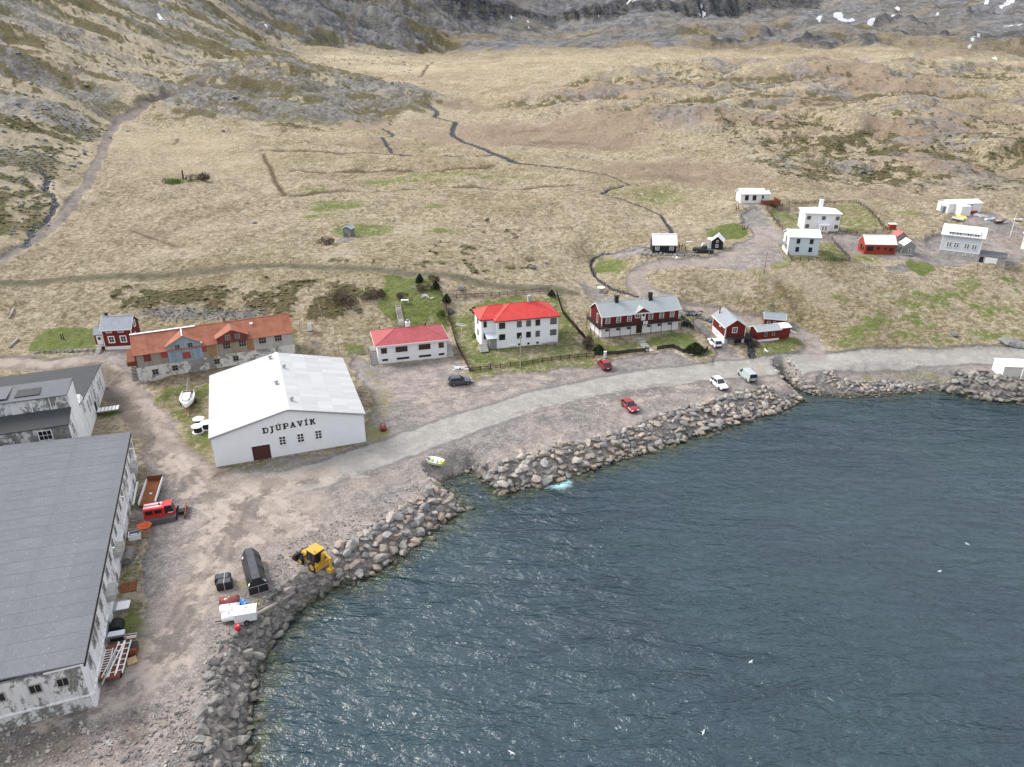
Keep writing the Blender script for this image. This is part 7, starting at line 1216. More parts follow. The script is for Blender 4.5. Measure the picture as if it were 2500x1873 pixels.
def drum(name, label, c, p, r_, l_, mat, rz, lie=True, group=None, z=0, bands=True):
    g_ = pt(*q(c, *p)); t_ = thing(name, label, 'tank' if r_ > .4 else 'barrel', (g_[0], g_[1], g_[2] + z), rz, group)
    if lie: MB().cyl((-l_/2, 0, r_), (l_, 0, 0), r_, 20).build('shell', mat, t_, True); [MB().cyl((x, 0, r_), (.06, 0, 0), r_ + .02, 20).build('band', mat, t_) for x in (-l_ * .3, l_ * .3)]; MB().cyl((0, 0, 2 * r_ - .02), (0, 0, .1), .12, 10).build('filler_cap', 'metal', t_)
    else: MB().cyl((0, 0, 0), (0, 0, l_), r_, 16).build('shell', mat, t_, True); [MB().cyl((0, 0, l_ * k), (0, 0, .04), r_ + .02, 16).build('hoop', mat, t_) for k in (.3, .65)]; MB().cyl((0, 0, l_ - .001), (0, 0, .02), r_ * .9, 16).build('lid', mat, t_); MB().cyl((r_ * .4, 0, l_), (0, 0, .05), .06, 8).build('bung', 'white_trim', t_)
    return t_
drum('fuel_tank', 'brown red cylindrical tank above the white tanks in the yard', 'F3', (550, 1110), .62, 2.2, 'maroon_tank', .22); drum('fuel_tank', 'white cylindrical tank between the brown tank and the other white one', 'F3', (555, 1200), .62, 2.2, 'hull', .22); drum('fuel_tank', 'white cylindrical tank lowest of the three lying tanks', 'F3', (545, 1290), .55, 1.6, 'hull', .22)
g_ = pt(*q('F3', 715, 1350)); t = thing('box_trailer', 'white box trailer with one wheel visible beside the red barrel', 'trailer', (g_[0], g_[1] + .9, g_[2]), .25)
MB().box(-1.25, -.8, .45, 1.25, .8, 1.55).build('box', 'hull', t); MB().box(-1.28, -.83, 1.55, 1.28, .83, 1.62).build('lid', 'hull', t); MB().box(-.25, -.2, 1.62, .15, -.05, 1.63).box(-.1, .25, 1.62, .3, .38, 1.63).build('roof_mark', 'bush_green', t)
for s in (-1, 1): wheel(t, .1, s * .92, .33, .22)
MB().bar((-1.25, -.5, .5), (-3.0, 0, .5), .09).bar((-1.25, .5, .5), (-3.0, 0, .5), .09).bar((-3.0, 0, .5), (-3.5, 0, .5), .09).build('drawbar', 'black', t); MB().cyl((-2.7, 0, .0), (0, 0, .25), .16, 10).build('jockey_wheel', simple('green_plastic', (.02, .20, .08), .5, .1), t)
drum('red_barrel', 'upright bright red barrel beside the white box trailer', 'F3', (642, 1425), .33, .95, 'barrel_red', 0, False); drum('blue_barrel', 'rear one of two blue barrels behind the white tanks', 'F3', (700, 1120), .31, .9, 'blue', 0, False, 'blue barrels in the yard'); drum('blue_barrel', 'front one of two blue barrels behind the white tanks', 'F3', (722, 1150), .31, .9, 'blue', 0, False, 'blue barrels in the yard')
bxt('pallet', 'grey pallet between the lying tanks and the blue barrels', 'pallet', 'F3', (658, 1120), .5, 1.8, .14, 'old_wood', .25, 0, [('slat', 'old_wood', (-.25, -.8 + .45 * k, .14, .25, -.6 + .45 * k, .17)) for k in range(4)])
def log(name, label, c, p1, p2, r_, mat, cat='log', r2=None, z=None):
    a_ = pt(*q(c, *p1)); b_ = pt(*q(c, *p2)); d = b_ - a_; o_ = MB().cyl((0, 0, 0), (float(np.linalg.norm(d)), 0, 0), r_, 9, r2).build(name, mat, None, True); o_.location = (a_[0], a_[1], a_[2] + r_); o_.rotation_euler = (0, -math.atan2(d[2], math.hypot(d[0], d[1])), math.atan2(d[1], d[0])); return tag(o_, label, cat)
log('pole', 'long smooth pale pole lying on the gravel beside the black container', 'F3', (935, 1035), (1550, 850), .17, 'old_wood', 'pole'); log('driftwood_log', 'bleached bark log lying along the top of the stone bank', 'F3', (850, 1250), (1320, 975), .26, 'old_wood', 'log', .16); log('driftwood_log', 'thin brownish log behind the bleached one', 'F3', (850, 1190), (1330, 940), .14, simple('brown_log', (.24, .19, .15), .9, .3), 'log')
log('culvert_pipe', 'pale green white pipe above the low red sheds', 'F5', (2000, 575), (2080, 612), .16, 'white_trim', 'pipe'); log('driftwood_log', 'leaning bleached timber by the left edge, lower pair', 'c4', (85, 555), (165, 475), .22, 'old_wood', 'timber'); log('driftwood_log', 'bleached timber lying on the slope at the left edge', 'c4', (85, 290), (125, 200), .2, 'old_wood', 'timber')
drum('rusty_drum', 'rusty red drum lying on the grass right of the white hall', 'c5', (1790, 920), .55, 1.3, 'maroon_tank', R(105))
# cable reels
def reel(label, p, stand=False):
    g_ = pt(*q('c5', *p)); t_ = thing('cable_reel', label, 'cable reel', (g_[0], g_[1], g_[2])); f_ = MB().cyl((0, 0, 1.15), (0, 0, .08), 1.0, 24).build('flange', 'hull', t_); MB().cyl((0, 0, 0), (0, 0, .08), 1.0, 24).build('flange', 'hull', t_); MB().cyl((0, 0, .08), (0, 0, 1.07), .68, 20).build('cable', 'black', t_)
    for k in range(6): MB().cyl((math.cos(k) * .5, math.sin(k) * .5, 1.232), (0, 0, .004), .05, 8).build('bolt_hole', 'black', f_)
    MB().cyl((0, 0, 1.232), (0, 0, .005), .09, 8).build('hub_hole', 'black', f_)
reel('white cable reel wound with black cable, nearest of the three', (125, 938)); reel('white cable reel behind the others, farthest left by the hall', (137, 872)); reel('white cable reel partly behind the white hall roof edge', (203, 905))
# ------------------------------------------------------------------ boats
def hull_mb(L, W, H_, z0=0, n=9, sheer=.25, transom=.75, fill=None):
    rings = []
    for k in range(n):
        s = k / (n - 1); x = -L/2 + L * s; w = W/2 * (transom + (1 - transom) * min(1, s * 3)) * (1 - max(0, (s - .45) / .55) ** 2.2) + .02; z1 = z0 + H_ * (1 + sheer * s * s); zk = z0 + H_ * .9 * max(0, (s - .75) / .25) ** 2 * .6
        rings.append([(x, -w, z1), (x, -w * .88, z0 + (z1 - z0) * .45), (x, 0, zk), (x, w * .88, z0 + (z1 - z0) * .45), (x, w, z1), (x, w * .9, z1 + .001), (x, 0, z1 if fill is None else z0 + fill), (x, -w * .9, z1 + .001)])
    return rings
m, a, l_ = span('G5', (455, 375), (215, 200)); t = thing('rowing_boat', 'small white open boat with yellow green thwarts drawn up on the slipway', 'boat', (m[0], m[1], gz(m[0], m[1]) + .05), a); l_ = min(l_, 6.2)
r_ = hull_mb(l_, 1.9, .7, 0, 11, .25, .7, .18); MB().loft(r_).build('hull', 'hull', t)
MB().loft([[(x, y * .86, z0_ + .2), (x, -y * .86, z0_ + .2), (x, -y * .86, z0_ + .24), (x, y * .86, z0_ + .24)] for x, y, z0_ in [(r[0][0], r[0][1], 0) for r in r_[1:-2]]]).build('floor', simple('pale_yellow_inside', (.62, .64, .30), .5, .1), t)
for k, x in enumerate((-l_ * .32, -l_ * .08, l_ * .16)): MB().box(x - .16, -.72, .5, x + .16, .72, .56).build('thwart', simple('yellow_green', (.40, .50, .06), .5, .1) if k != 1 else 'hull', t); 
for x in (-l_ * .2, l_ * .04, l_ * .27): MB().box(x - .2, -.3, .26, x + .2, .3, .3).build('floor_hatch', simple('dull_green_hatch', (.12, .20, .12), .6, .1), t)
MB().box(-l_/2 - .05, -.66, .1, -l_/2 + .04, .66, .7).build('transom', simple('yellow_transom', (.6, .62, .06), .5, .1), t)
# sailing cruiser on its red trailer
m, a, l_ = span('G1', (780, 1150), (790, 1400)); st_ = pt(*q('G1', 800, 1180)); c0 = at(q('G1', 785, 1160), 4.6); c1 = at(q('G1', 770, 1280), 4.4); st0 = at(q('G1', 800, 1060), 4.8)
a = math.atan2((c1 - st0)[1], (c1 - st0)[0]); L_ = 6.6; mid = (c1 + st0) / 2
t = thing('sailing_boat', 'white cabin sailing boat with wheelhouse frame standing on a red trailer', 'boat', (mid[0], mid[1], gz(mid[0], mid[1])), a)
MB().loft(hull_mb(L_, 2.6, 1.15, .55, 13, .18, .8)).build('hull', 'hull', t); MB().loft([[(x, -w_, .0), (x, w_, .0), (x, w_ * .8, .45), (x, -w_ * .8, .45)] for x, w_ in ((-1.2, .85), (1.3, .75), (2.1, .35))]).build('cabin', 'hull', t).location = (0, 0, 1.78)
MB().box(-3.0, -.95, 1.75, -1.35, .95, 1.80).build('cockpit', simple('dark_red_cockpit', (.08, .02, .02), .6, .2), t)
for y in (-.5, 0, .5): MB().box(1.55, y - .15, 1.92, 1.72, y + .15, 2.12).build('cabin_window', 'glass', t)
for y in (-.76, .76):
    for x in (-.6, .4): MB().box(x - .3, y - .06, 1.95, x + .3, y + .06, 2.12).build('cabin_window', 'glass', t)
MB().cyl((-1.1, 0, 2.2), (-4.6, 0, 1.0), .05, 6).cyl((-2.9, -.7, 1.8), (0, 0, 2.6), .03, 5).cyl((-2.9, .7, 1.8), (0, 0, 2.6), .03, 5).bar((-2.9, -.7, 4.3), (-2.9, .7, 4.3), .04).bar((-2.9, -.7, 3.2), (-2.9, .7, 3.2), .04).cyl((-3.4, -.4, 1.8), (0, 0, 3.6), .025, 5).cyl((-3.4, .4, 1.8), (0, 0, 3.6), .025, 5).build('mast_frame', 'metal', t)
rl = MB(); [rl.cyl((x, s * (1.15 if x < 1 else .6), 1.75), (0, 0, .5), .02, 5) for x in (-2, -.5, 1, 2.4) for s in (-1, 1)]; rl.bar((2.4, -.6, 2.2), (3.2, 0, 2.3), .03).bar((2.4, .6, 2.2), (3.2, 0, 2.3), .03).build('pulpit_rail', 'metal', t)
t2 = thing('boat_trailer', 'red boat trailer with black tyres under the white sailing boat', 'trailer', (mid[0], mid[1], gz(mid[0], mid[1])), a); MB().bar((-2.6, 0, .42), (4.9, 0, .42), .16).bar((-2.2, -.9, .42), (2.0, -.5, .42), .1).bar((-2.2, .9, .42), (2.0, .5, .42), .1).bar((-.8, -1.2, .42), (-.8, 1.2, .42), .12).build('frame', 'maroon_tank', t2); MB().cyl((4.6, 0, 0), (0, 0, .6), .06, 8).build('jockey_post', 'red_door', t2)
for s in (-1, 1): wheel(t2, -.8, s * 1.3, .42, .28)
# boats and scrap by the white workshop
def smallboat(label, c, p1, p2, mat, W=1.5, up=0, tilt=0.):
    a_ = pt(*q(c, *p1)); b_ = pt(*q(c, *p2)); d = b_ - a_; l2 = max(2.5, float(np.hypot(*d[:2]))); t_ = thing('small_boat', label, 'boat', ((a_[0] + b_[0]) / 2, (a_[1] + b_[1]) / 2, (a_[2] + b_[2]) / 2 + up), math.atan2(d[1], d[0]), 'boats around the white workshop'); o_ = MB().loft(hull_mb(l2, W, .6, 0, 9)).build('hull', mat, t_); o_.rotation_euler = (tilt, 0, 0); MB().box(-l2 * .3, -W * .3, .62, l2 * .1, W * .3, .68).build('thwart', 'old_wood', t_); return t_
smallboat('yellow upturned boat on the yard before the workshop', 'G3', (720, 620), (930, 700), 'yellow_boat', 1.6, .6, math.pi); smallboat('white boat shell lying in the grass left of the yellow boat', 'G3', (610, 660), (850, 760), 'hull', 1.4); smallboat('red and tan boat under the workshop window', 'G3', (950, 560), (1160, 570), 'lamp_red', 1.6, .2); smallboat('white dinghy on the far side of the flagpole', 'G3', (2000, 730), (2140, 750), 'hull', 1.4, .1); smallboat('dark brown wreck of a boat at the end of the scrap row', 'G3', (1540, 790), (1780, 770), simple('rotten_wood', (.12, .07, .055), .9, .3), 1.6, .1)
rr_ = random.Random(9)
for k, lab in enumerate(('white plastic tub nearest the workshop in the scrap row', 'white crate second in the scrap row by the workshop', 'grey white box third in the scrap row', 'long white board pile in the middle of the scrap row', 'blue barrel lying before the scrap row', 'white bundle beside the brown wreck', 'flat white sheet right of the brown wreck')):
    f_ = k / 6; x, y = (1130 + f_ * 620, 620 + f_ * 150) if k not in (4,) else (1480, 735); mat = ['hull', 'white', 'metal', 'white_trim', 'blue', 'white', 'hull'][k]
    g_ = pt(*q('G3', x, y)); t_ = thing('scrap_item', lab, 'scrap', (g_[0], g_[1], g_[2]), rr_.uniform(-.6, .6)); w_, d_, h_ = ((1.4, 1, .7), (1.2, 1.2, .8), (1.5, 1, .6), (4.2, .7, .35), (.6, .5, .5), (1.5, .8, .5), (1.6, .8, .12))[k]
    MB().hexa([(-w_/2, -d_/2, 0), (w_/2, -d_/2, 0), (w_/2, d_/2, 0), (-w_/2, d_/2, 0)], [(-w_ * .45, -d_ * .42, h_), (w_ * .48, -d_ * .46, h_ * .8), (w_ * .42, d_ * .44, h_), (-w_ * .46, d_ * .4, h_ * .9)]).build('body', mat, t_); MB().box(-w_ * .3, -d_ * .25, h_ * .98, w_ * .25, d_ * .2, h_ * 1.06).build('top', 'old_wood' if k % 2 else 'white', t_)
# ------------------------------------------------------------------ fences
def fence(name, label, pts, hgt, style, mat, sp=2.0, group=None, cat='fence'):
    P = [pt(*p) for p in pts]; org = P[0]; t_ = thing(name, label, cat, tuple(org), 0, group); line_ = [P[0][:2]]
    for i in range(len(P) - 1):
        d = P[i + 1][:2] - P[i][:2]; n_ = max(1, round(float(np.hypot(*d)) / sp))
        for k in range(1, n_ + 1): line_.append(P[i][:2] + d * k / n_)
    w = .10 if style != 'wire' else .07; pm_3 = MB().box(-w/2, -w/2, -.3, w/2, w/2, hgt + .1).mesh('post', mat); Q = [np.array([x, y, gz(x, y)]) for x, y in line_]
    for x, y, z in Q: inst('post', pm_3, t_, (x - org[0], y - org[1], z - org[2]))
    for i in range(len(Q) - 1):
        A1, B1 = Q[i] - org, Q[i + 1] - org
        hs = {'rail': (.35, .62, .9), 'picket': (.3, .8), 'board': (.18, .40, .62, .84), 'wire': (.4, .8)}[style]
        for h_ in hs: ww = {'rail': .10, 'picket': .08, 'board': .19, 'wire': .02}[style]; MB().bar((A1[0], A1[1], A1[2] + h_ * hgt), (B1[0], B1[1], B1[2] + h_ * hgt), .035 if style != 'wire' else .02, ww).build('rail' if style != 'board' else 'board', mat, t_)
        if style == 'picket':
            b_ = MB(); n_ = max(2, int(np.hypot(*(B1 - A1)[:2]) / .22))
            for k in range(n_): c_ = A1 + (B1 - A1) * (k + .5) / n_; b_.box(c_[0] - .04, c_[1] - .02, c_[2] + .05, c_[0] + .04, c_[1] + .02, c_[2] + hgt)
            o_ = b_.build('pickets', mat, t_); o_['kind'] = 'stuff'
    return t_
f4 = lambda *a: q('F4', *a); f5 = lambda *a: q('F5', *a); f6 = lambda *a: q('F6', *a); f7 = lambda *a: q('F7', *a)
fence('picket_fence', 'dark picket fence along the road side of the two-storey white house garden', [f4(1095, 1060), f4(1280, 1040), f4(1460, 1015), f4(1660, 990), f4(1830, 965), f4(1990, 945), f4(2140, 930), (1452, 872)], 1.0, 'picket', 'dark_wood')
fence('board_fence', 'dark brown board fence between the low white house and the next garden', [f4(840, 380), f4(900, 560), f4(945, 720), f4(1000, 880), f4(1090, 1055)], 1.2, 'board', simple('maroon_brown_wood', (.075, .035, .03), .8, .3), 1.8)
fence('picket_fence', 'weathered grey brown picket fence at the back of the white house garden', [f4(890, 400), f4(1140, 395), f4(1360, 380), f4(1580, 360), f4(1800, 345)], 1.2, 'picket', simple('grey_brown_wood', (.17, .13, .12), .9, .3), 2.2)
fence('picket_fence', 'dark fence between the white house garden and the guesthouse', [f4(1875, 365), f4(1930, 540), f4(2050, 680), f4(2140, 790), f5(190, 735)], 1.1, 'picket', 'dark_wood')
fence('board_fence', 'black board fence along the guesthouse garden, left of the gate', [f5(265, 810), f5(400, 800), f5(560, 785), f5(715, 770)], 1.0, 'board', 'black', 1.8); fence('board_fence', 'black board fence right of the gate, bending round the spruce', [f5(825, 758), f5(970, 735), f5(1060, 780), f5(1160, 800), f5(1250, 785), f5(1280, 750)], 1.0, 'board', 'black', 1.6)
fence('garden_gate', 'pair of dark gate panels flanking the guesthouse garden steps', [f5(720, 775), f5(750, 775)], 1.3, 'board', 'dark_wood', 1.0, cat='gate'); fence('board_fence', 'short black fence beside the bins behind the guesthouse corner', [f5(1040, 470), f5(1100, 520), f5(1150, 575)], 1.2, 'board', 'black', 1.6)
fence('board_fence', 'grey board fence joining the low white house to the left', [f4(0, 915), f4(80, 905), f4(185, 895)], 1.0, 'picket', 'old_wood', 1.6)
fence('wire_fence', 'pale wire fence posts along the grassy track above the houses', [(700, 668), (760, 662), (850, 660), (920, 668), (1000, 678), (1072, 684)], 1.1, 'wire', 'old_wood', 2.4); fence('wire_fence', 'row of wooden posts down the slope left of the low white house', [(760, 700), (785, 770), (800, 840), (830, 868)], 1.1, 'wire', 'old_wood', 3.4)
fence('rail_fence', 'dark rail fence along the top of the large villa lot', [f6(1420, 350), f6(1590, 325), f6(1800, 315), f6(2000, 300), f7(80, 300), f7(240, 295), f7(400, 290)], 1.1, 'rail', 'dark_wood', 2.6); fence('rail_fence', 'dark rail fence down the right side of the villa lot', [f7(415, 300), f7(540, 385), f7(640, 490), f7(730, 590)], 1.1, 'rail', 'dark_wood', 2.6); fence('rail_fence', 'dark rail fence down the left side of the villa lot', [f6(1420, 365), f6(1500, 480), f6(1590, 575)], 1.1, 'rail', 'dark_wood', 2.4)
fence('rail_fence', 'dark rail fence along the lane below the white villa', [f7(20, 645), f7(180, 635), f7(400, 632), f7(600, 612), f7(770, 608)], 1.1, 'rail', 'dark_wood', 2.6); fence('rail_fence', 'brown rail fence in front of the house with the shaded bluish front', [f6(1650, 860), f6(1690, 925), f6(1870, 925), f6(2050, 925), f7(160, 925), f7(330, 925)], 1.1, 'rail', 'dark_wood', 2.6); fence('rail_fence', 'dark rail fence right of the lot of the shaded bluish house', [f7(10, 690), f7(135, 695), f7(200, 775), f7(280, 860), f7(320, 910)], 1.1, 'rail', 'dark_wood', 2.6)
fence('memorial_fence', 'low pale post fence round the overgrown plot in the meadow', [(410, 436), (412, 455), (518, 452), (516, 427), (420, 430)], 1.0, 'wire', 'old_wood', 2.2)
# ------------------------------------------------------------------ poles, posts, racks
def pole(name, label, p, hgt, mat='old_wood', r_=.1, lean=(0, 0), cat='pole', arm=None, group=None):
    g_ = pt(*p); t_ = thing(name, label, cat, tuple(g_), 0, group); MB().cyl((0, 0, -.3), (lean[0], lean[1], hgt + .3), r_, 8, r_ * .7).build('shaft', mat, t_)
    if arm: MB().bar((-arm, 0, hgt - .3), (arm, 0, hgt - .3), .08).build('crossarm', mat, t_)
    return t_
pole('utility_pole', 'grey utility pole standing in front of the two-storey white house', q('F4', 1548, 1028), 7.2, 'old_wood', .13, arm=.35); pole('utility_pole', 'thin brown pole in the meadow above the red sheds', q('F6', 1392, 1065), 5.6, 'brown_wood', .09)
fp = pole('flagpole', 'white flagpole on a paved circle at the upper right', q('G3', 1895, 1080), 6.8, 'white_trim', .1); MB().cyl((0, 0, -.1), (0, 0, .2), .35, 12).build('plinth', 'metal', fp)
pole('utility_pole', 'leaning grey pole left of the low white house', q('c5', 1400, 250), 6.5, 'old_wood', .12, (-.8, .6))
t_ = pole('drying_rack', 'white winged drying rack on the lawn left of the red-roofed house', q('F4', 1020, 715), 2.2, 'white_trim', .06); MB().bar((-1.2, .3, 2.2), (0, 0, 2.0), .08).bar((0, 0, 2.0), (1.2, -.4, 2.1), .08).bar((-1.2, -.4, 2.25), (.9, -.9, 2.1), .06).bar((-1.2, .7, 2.3), (1.2, .3, 2.1), .06).build('rack_arms', 'white_trim', t_)
t_ = pole('drying_rack', 'pale wooden rack above the stream behind the guesthouse', q('F5', 510, 240), 2.2, 'new_wood', .07); MB().bar((-1.2, .4, 2.2), (1.6, -.3, 2.2), .08).bar((-1.0, .9, 2.2), (1.4, .1, 2.2), .08).build('rack_arms', 'old_wood', t_)
for lab, p in (('yellow marker post by the road above the culvert', q('F5', 1758, 932)), ('yellow marker post beyond the road left of the outcrop', q('F8', 1172, 292))): pole('marker_post', lab, p, 1.0, 'marker', .09, cat='marker post')
for lab, p in (('left of two short dark posts in the bright grass near the black hut', q('F6', 1160, 582)), ('right of two short dark posts in the bright grass near the black hut', q('F6', 1178, 580)), ('dark post beside the path right of the pair', q('F6', 1215, 572)), ('left dark post by the path below the far cottage', q('F6', 1092, 370)), ('right dark post by the path below the far cottage', q('F6', 1115, 355)), ('left dark post on the red house lawn', q('c4', 555, 472)), ('right dark post on the red house lawn', q('c4', 573, 470))): pole('short_post', lab, p, 1.3, 'black', .13, cat='post')
pole('old_standing_stone', 'dark standing pillar in the overgrown plot in the meadow', (448, 438), 3.4, 'dark_wood', .35, cat='monument')
# hot tub, tables, steps, ladder stairs, people, bins
g_ = pt(*q('F5', 320, 225)); t_ = thing('hot_tub', 'round hot tub with white cover on the terrace behind the guesthouse', 'hot tub', tuple(g_)); MB().cyl((0, 0, 0), (0, 0, .95), .95, 20).build('barrel', 'old_wood', t_); MB().cyl((0, 0, .95), (0, 0, .1), 1.0, 20).build('cover', 'white_trim', t_); MB().box(.5, -1.6, 0, 1.2, -.95, .3).box(.5, -1.3, .3, 1.2, -.95, .55).build('steps', 'old_wood', t_)
def table(label, p, mat, rz=0):
    g = pt(*p); t_ = thing('picnic_table', label, 'picnic table', tuple(g), rz); MB().box(-1, -.4, .72, 1, .4, .78).build('tabletop', mat, t_)
    for s in (-1, 1): MB().box(-1, s * .75 - .15, .42, 1, s * .75 + .15, .47).build('bench', mat, t_); MB().bar((s * .7, -.8, 0), (s * .7, .4, .72), .08).bar((s * .7, .8, 0), (s * .7, -.4, .72), .08).bar((s * .7, -.85, .4), (s * .7, .85, .4), .08).build('leg_frame', mat, t_)
table('dark wooden picnic table on the gravel left of the cream shed', q('F8', 1840, 500), 'dark_wood', -.1)
g_ = pt(*q('F4', 1480, 838)); t_ = thing('garden_bench', 'white garden bench against the wall of the two-storey white house', 'bench', tuple(g_), .26); MB().box(-.85, -.25, .42, .85, .25, .48).build('seat', 'white', t_); MB().box(-.85, .2, .5, .85, .26, .95).build('backrest', 'white', t_); [MB().box(x - .05, -.22, 0, x + .05, .22, .42).build('leg', 'white', t_) for x in (-.75, .75)]
def steps(name, label, p0, p1, w, n_, mat, z=.0):
    a_, b_ = pt(*p0), pt(*p1); d = b_ - a_; t_ = thing(name, label, 'steps', tuple(a_), math.atan2(d[1], d[0]))
    l2 = float(np.hypot(*d[:2]))
    for k in range(n_): x = l2 * (k + .5) / n_; q_ = a_ + d * (k + .5) / n_; MB().box(x - l2 / n_ * .42, -w/2, gz(q_[0], q_[1]) - a_[2] - .25, x + l2 / n_ * .42, w/2, gz(q_[0], q_[1]) - a_[2] + .14 + z).build('tread', mat, t_)
    return t_, l2, d
steps('garden_steps', 'broad flat stone steps through the guesthouse garden', q('F5', 770, 770), q('F5', 670, 640), 1.7, 7, 'concrete')
t_, l2, d = steps('wooden_stairs', 'long pale wooden stairs climbing the terraced garden behind the low house', q('F4', 482, 655), q('F4', 445, 470), 1.1, 18, 'old_wood', .25)
for s in (-1, 1): MB().bar((0, s * .6, .5), (l2, s * .6, d[2] + .5), .1, .12).build('stringer', 'old_wood', t_)
def person(label, p, top, legs, hair=(.05, .03, .02), pose=0, rz=0, sc=1.0):
    g = pt(*p); t_ = thing('person', label, 'person', (g[0], g[1], g[2] + .12), rz); me_ = bpy.data.meshes.new('body'); r = pose
    V = [(0, 0, .95), (0, 0, 1.2), (0, 0, 1.42), (0, .02, 1.52), (0, .03, 1.62), (0, .03, 1.74), (.19, 0, 1.40), (.27, .05 + r * .1, 1.15), (.26, .2 + r * .15, .95 + r * .1), (-.19, 0, 1.40), (-.27, .05, 1.15), (-.28, .15, .92), (.10, 0, .88), (.12, .04, .48), (.13, 0, .06), (.13, .14, .03), (-.10, 0, .88), (-.12, -.02 - r * .1, .48), (-.13, -.06 - r * .15, .06), (-.13, .08 - r * .15, .03)]
    E_ = [(0, 1), (1, 2), (2, 3), (3, 4), (4, 5), (2, 6), (6, 7), (7, 8), (2, 9), (9, 10), (10, 11), (0, 12), (12, 13), (13, 14), (14, 15), (0, 16), (16, 17), (17, 18), (18, 19)]
    RD = [.16, .15, .16, .06, .10, .08, .07, .055, .04, .07, .055, .04, .10, .07, .05, .05, .10, .07, .05, .05]
    me_.from_pydata([(x * sc, y * sc, z * sc) for x, y, z in V], E_, []); o_ = bpy.data.objects.new('body', me_); C.objects.link(o_); o_.parent = t_; md = o_.modifiers.new('skin', 'SKIN')
    for i_, v in enumerate(me_.skin_vertices[0].data if me_.skin_vertices else []): v.radius = (RD[i_] * sc, RD[i_] * sc)
    if me_.skin_vertices: me_.skin_vertices[0].data[0].use_root = True
    o_.modifiers.new('sub', 'SUBSURF').levels = 1
    n = NB('figure_' + label[:8].replace(' ', '_')); z = n.xyz(n.obj())[2]; c = n.mix(n.mth('GREATER_THAN', z, .93 * sc), legs, top); c = n.mix(n.mth('GREATER_THAN', z, 1.50 * sc), c, (.55, .36, .27)); me_.materials.append(n.fin(c, .8))
    MB().loft([[(math.cos(k * .785) * r_ * sc, .01 + math.sin(k * .785) * r_ * sc, z_ * sc) for k in range(8)] for r_, z_ in ((.10, 1.66), (.115, 1.72), (.09, 1.80), (.03, 1.83))]).build('hair', simple('hair', hair, .8), t_)
def ensure_skin():
    pass
_pp = [('person in a red top and dark trousers on the platform by the black cottage', q('G7', 1080, 800), (.42, .12, .12), (.03, .03, .04)), ('person in black standing second on the platform', q('G7', 1145, 800), (.02, .02, .025), (.35, .33, .30)), ('person in a pale top with tools at the right of the platform', q('G7', 1245, 800), (.42, .46, .36), (.03, .035, .05))]
for k, (lab, p, tp, lg) in enumerate(_pp): person(lab, p, tp, lg, pose=k % 2, rz=2.6 + k)
g_ = pt(*q('G7', 1200, 830)); t_ = thing('timber_platform', 'unfinished timber platform beside the black cottage', 'platform', (g_[0], g_[1] + .8, g_[2] - .05)); MB().box(-2.3, -1.1, 0, 2.6, 1.6, .12).build('deck', 'old_wood', t_)
for x in (-1.7, .1): MB().bar((x, 1.3, .1), (x + .5, .4, 1.6), .14).bar((x + .5, .4, .1), (x + .2, 1.0, 2.1), .1).build('prop', 'new_wood', t_)
MB().bar((.1, 1.0, 2.3), (1.3, -.6, .15), .16).build('rafter', 'new_wood', t_); MB().bar((-1.7, 1.2, 2.2), (-.9, -.4, .2), .14).build('rafter', 'new_wood', t_)
t_, _, _ = steps('step_ladder', 'short white step ladder lying on the bank below the platform', q('G7', 1015, 1020), q('G7', 1010, 950), .5, 3, 'white_trim')
log('timber', 'pale squared timber lying on the gravel behind the pickup', 'G7', (1285, 575), (1490, 570), .16, 'white_trim', 'timber'); log('plank_pile', 'pale planks left of the black cottage', 'G7', (60, 830), (190, 780), .14, 'metal', 'timber')
bxt('white_crate_stack', 'white and blue crates at the left side of the black hut', 'crate', 'G7', (1770, 680), 1.6, .9, .7, 'white', .1, 0, [('tray', 'pale_blue_x', (-.8, -.45, .7, 0, .45, .9)), ('red_item', 'red_door', (.1, -.2, .7, .7, .2, .8))])
bxt('parcel_box', 'pale blue post box cabinet at the fence by the crimson suv', 'box', 'F5', (357, 825), .5, .4, 1.4, 'pale_blue', .1, 0, [('cap', 'white_trim', (-.3, -.25, 1.4, .3, .25, 1.5))])
bxt('fuel_bin', 'dark green bins beside the fence behind the guesthouse corner', 'bin', 'F5', (1080, 540), 1.4, .8, 1.1, simple('bin_green', (.01, .035, .025), .5, .1), -.5, 0, [('lid', 'black', (-.72, -.42, 1.1, .72, .42, 1.18))])
log('timber', 'crossed white timbers lying on the grass below the low red sheds', 'F5', (1790, 745), (1820, 780), .12, 'white_trim', 'timber'); log('timber', 'white timber lying across the other one on the grass', 'F5', (1785, 765), (1838, 768), .1, 'white_trim', 'timber')
bxt('white_gas_bottles', 'white tank standing on the bank above the garden', 'tank', 'c5', (1130, 30), .7, .7, 1.9, 'white', 0, 0, [('cap', 'metal', (-.2, -.2, 1.9, .2, .2, 2.05)), ('foot', 'rust', (-.4, -.4, -.1, .4, .4, .1))])
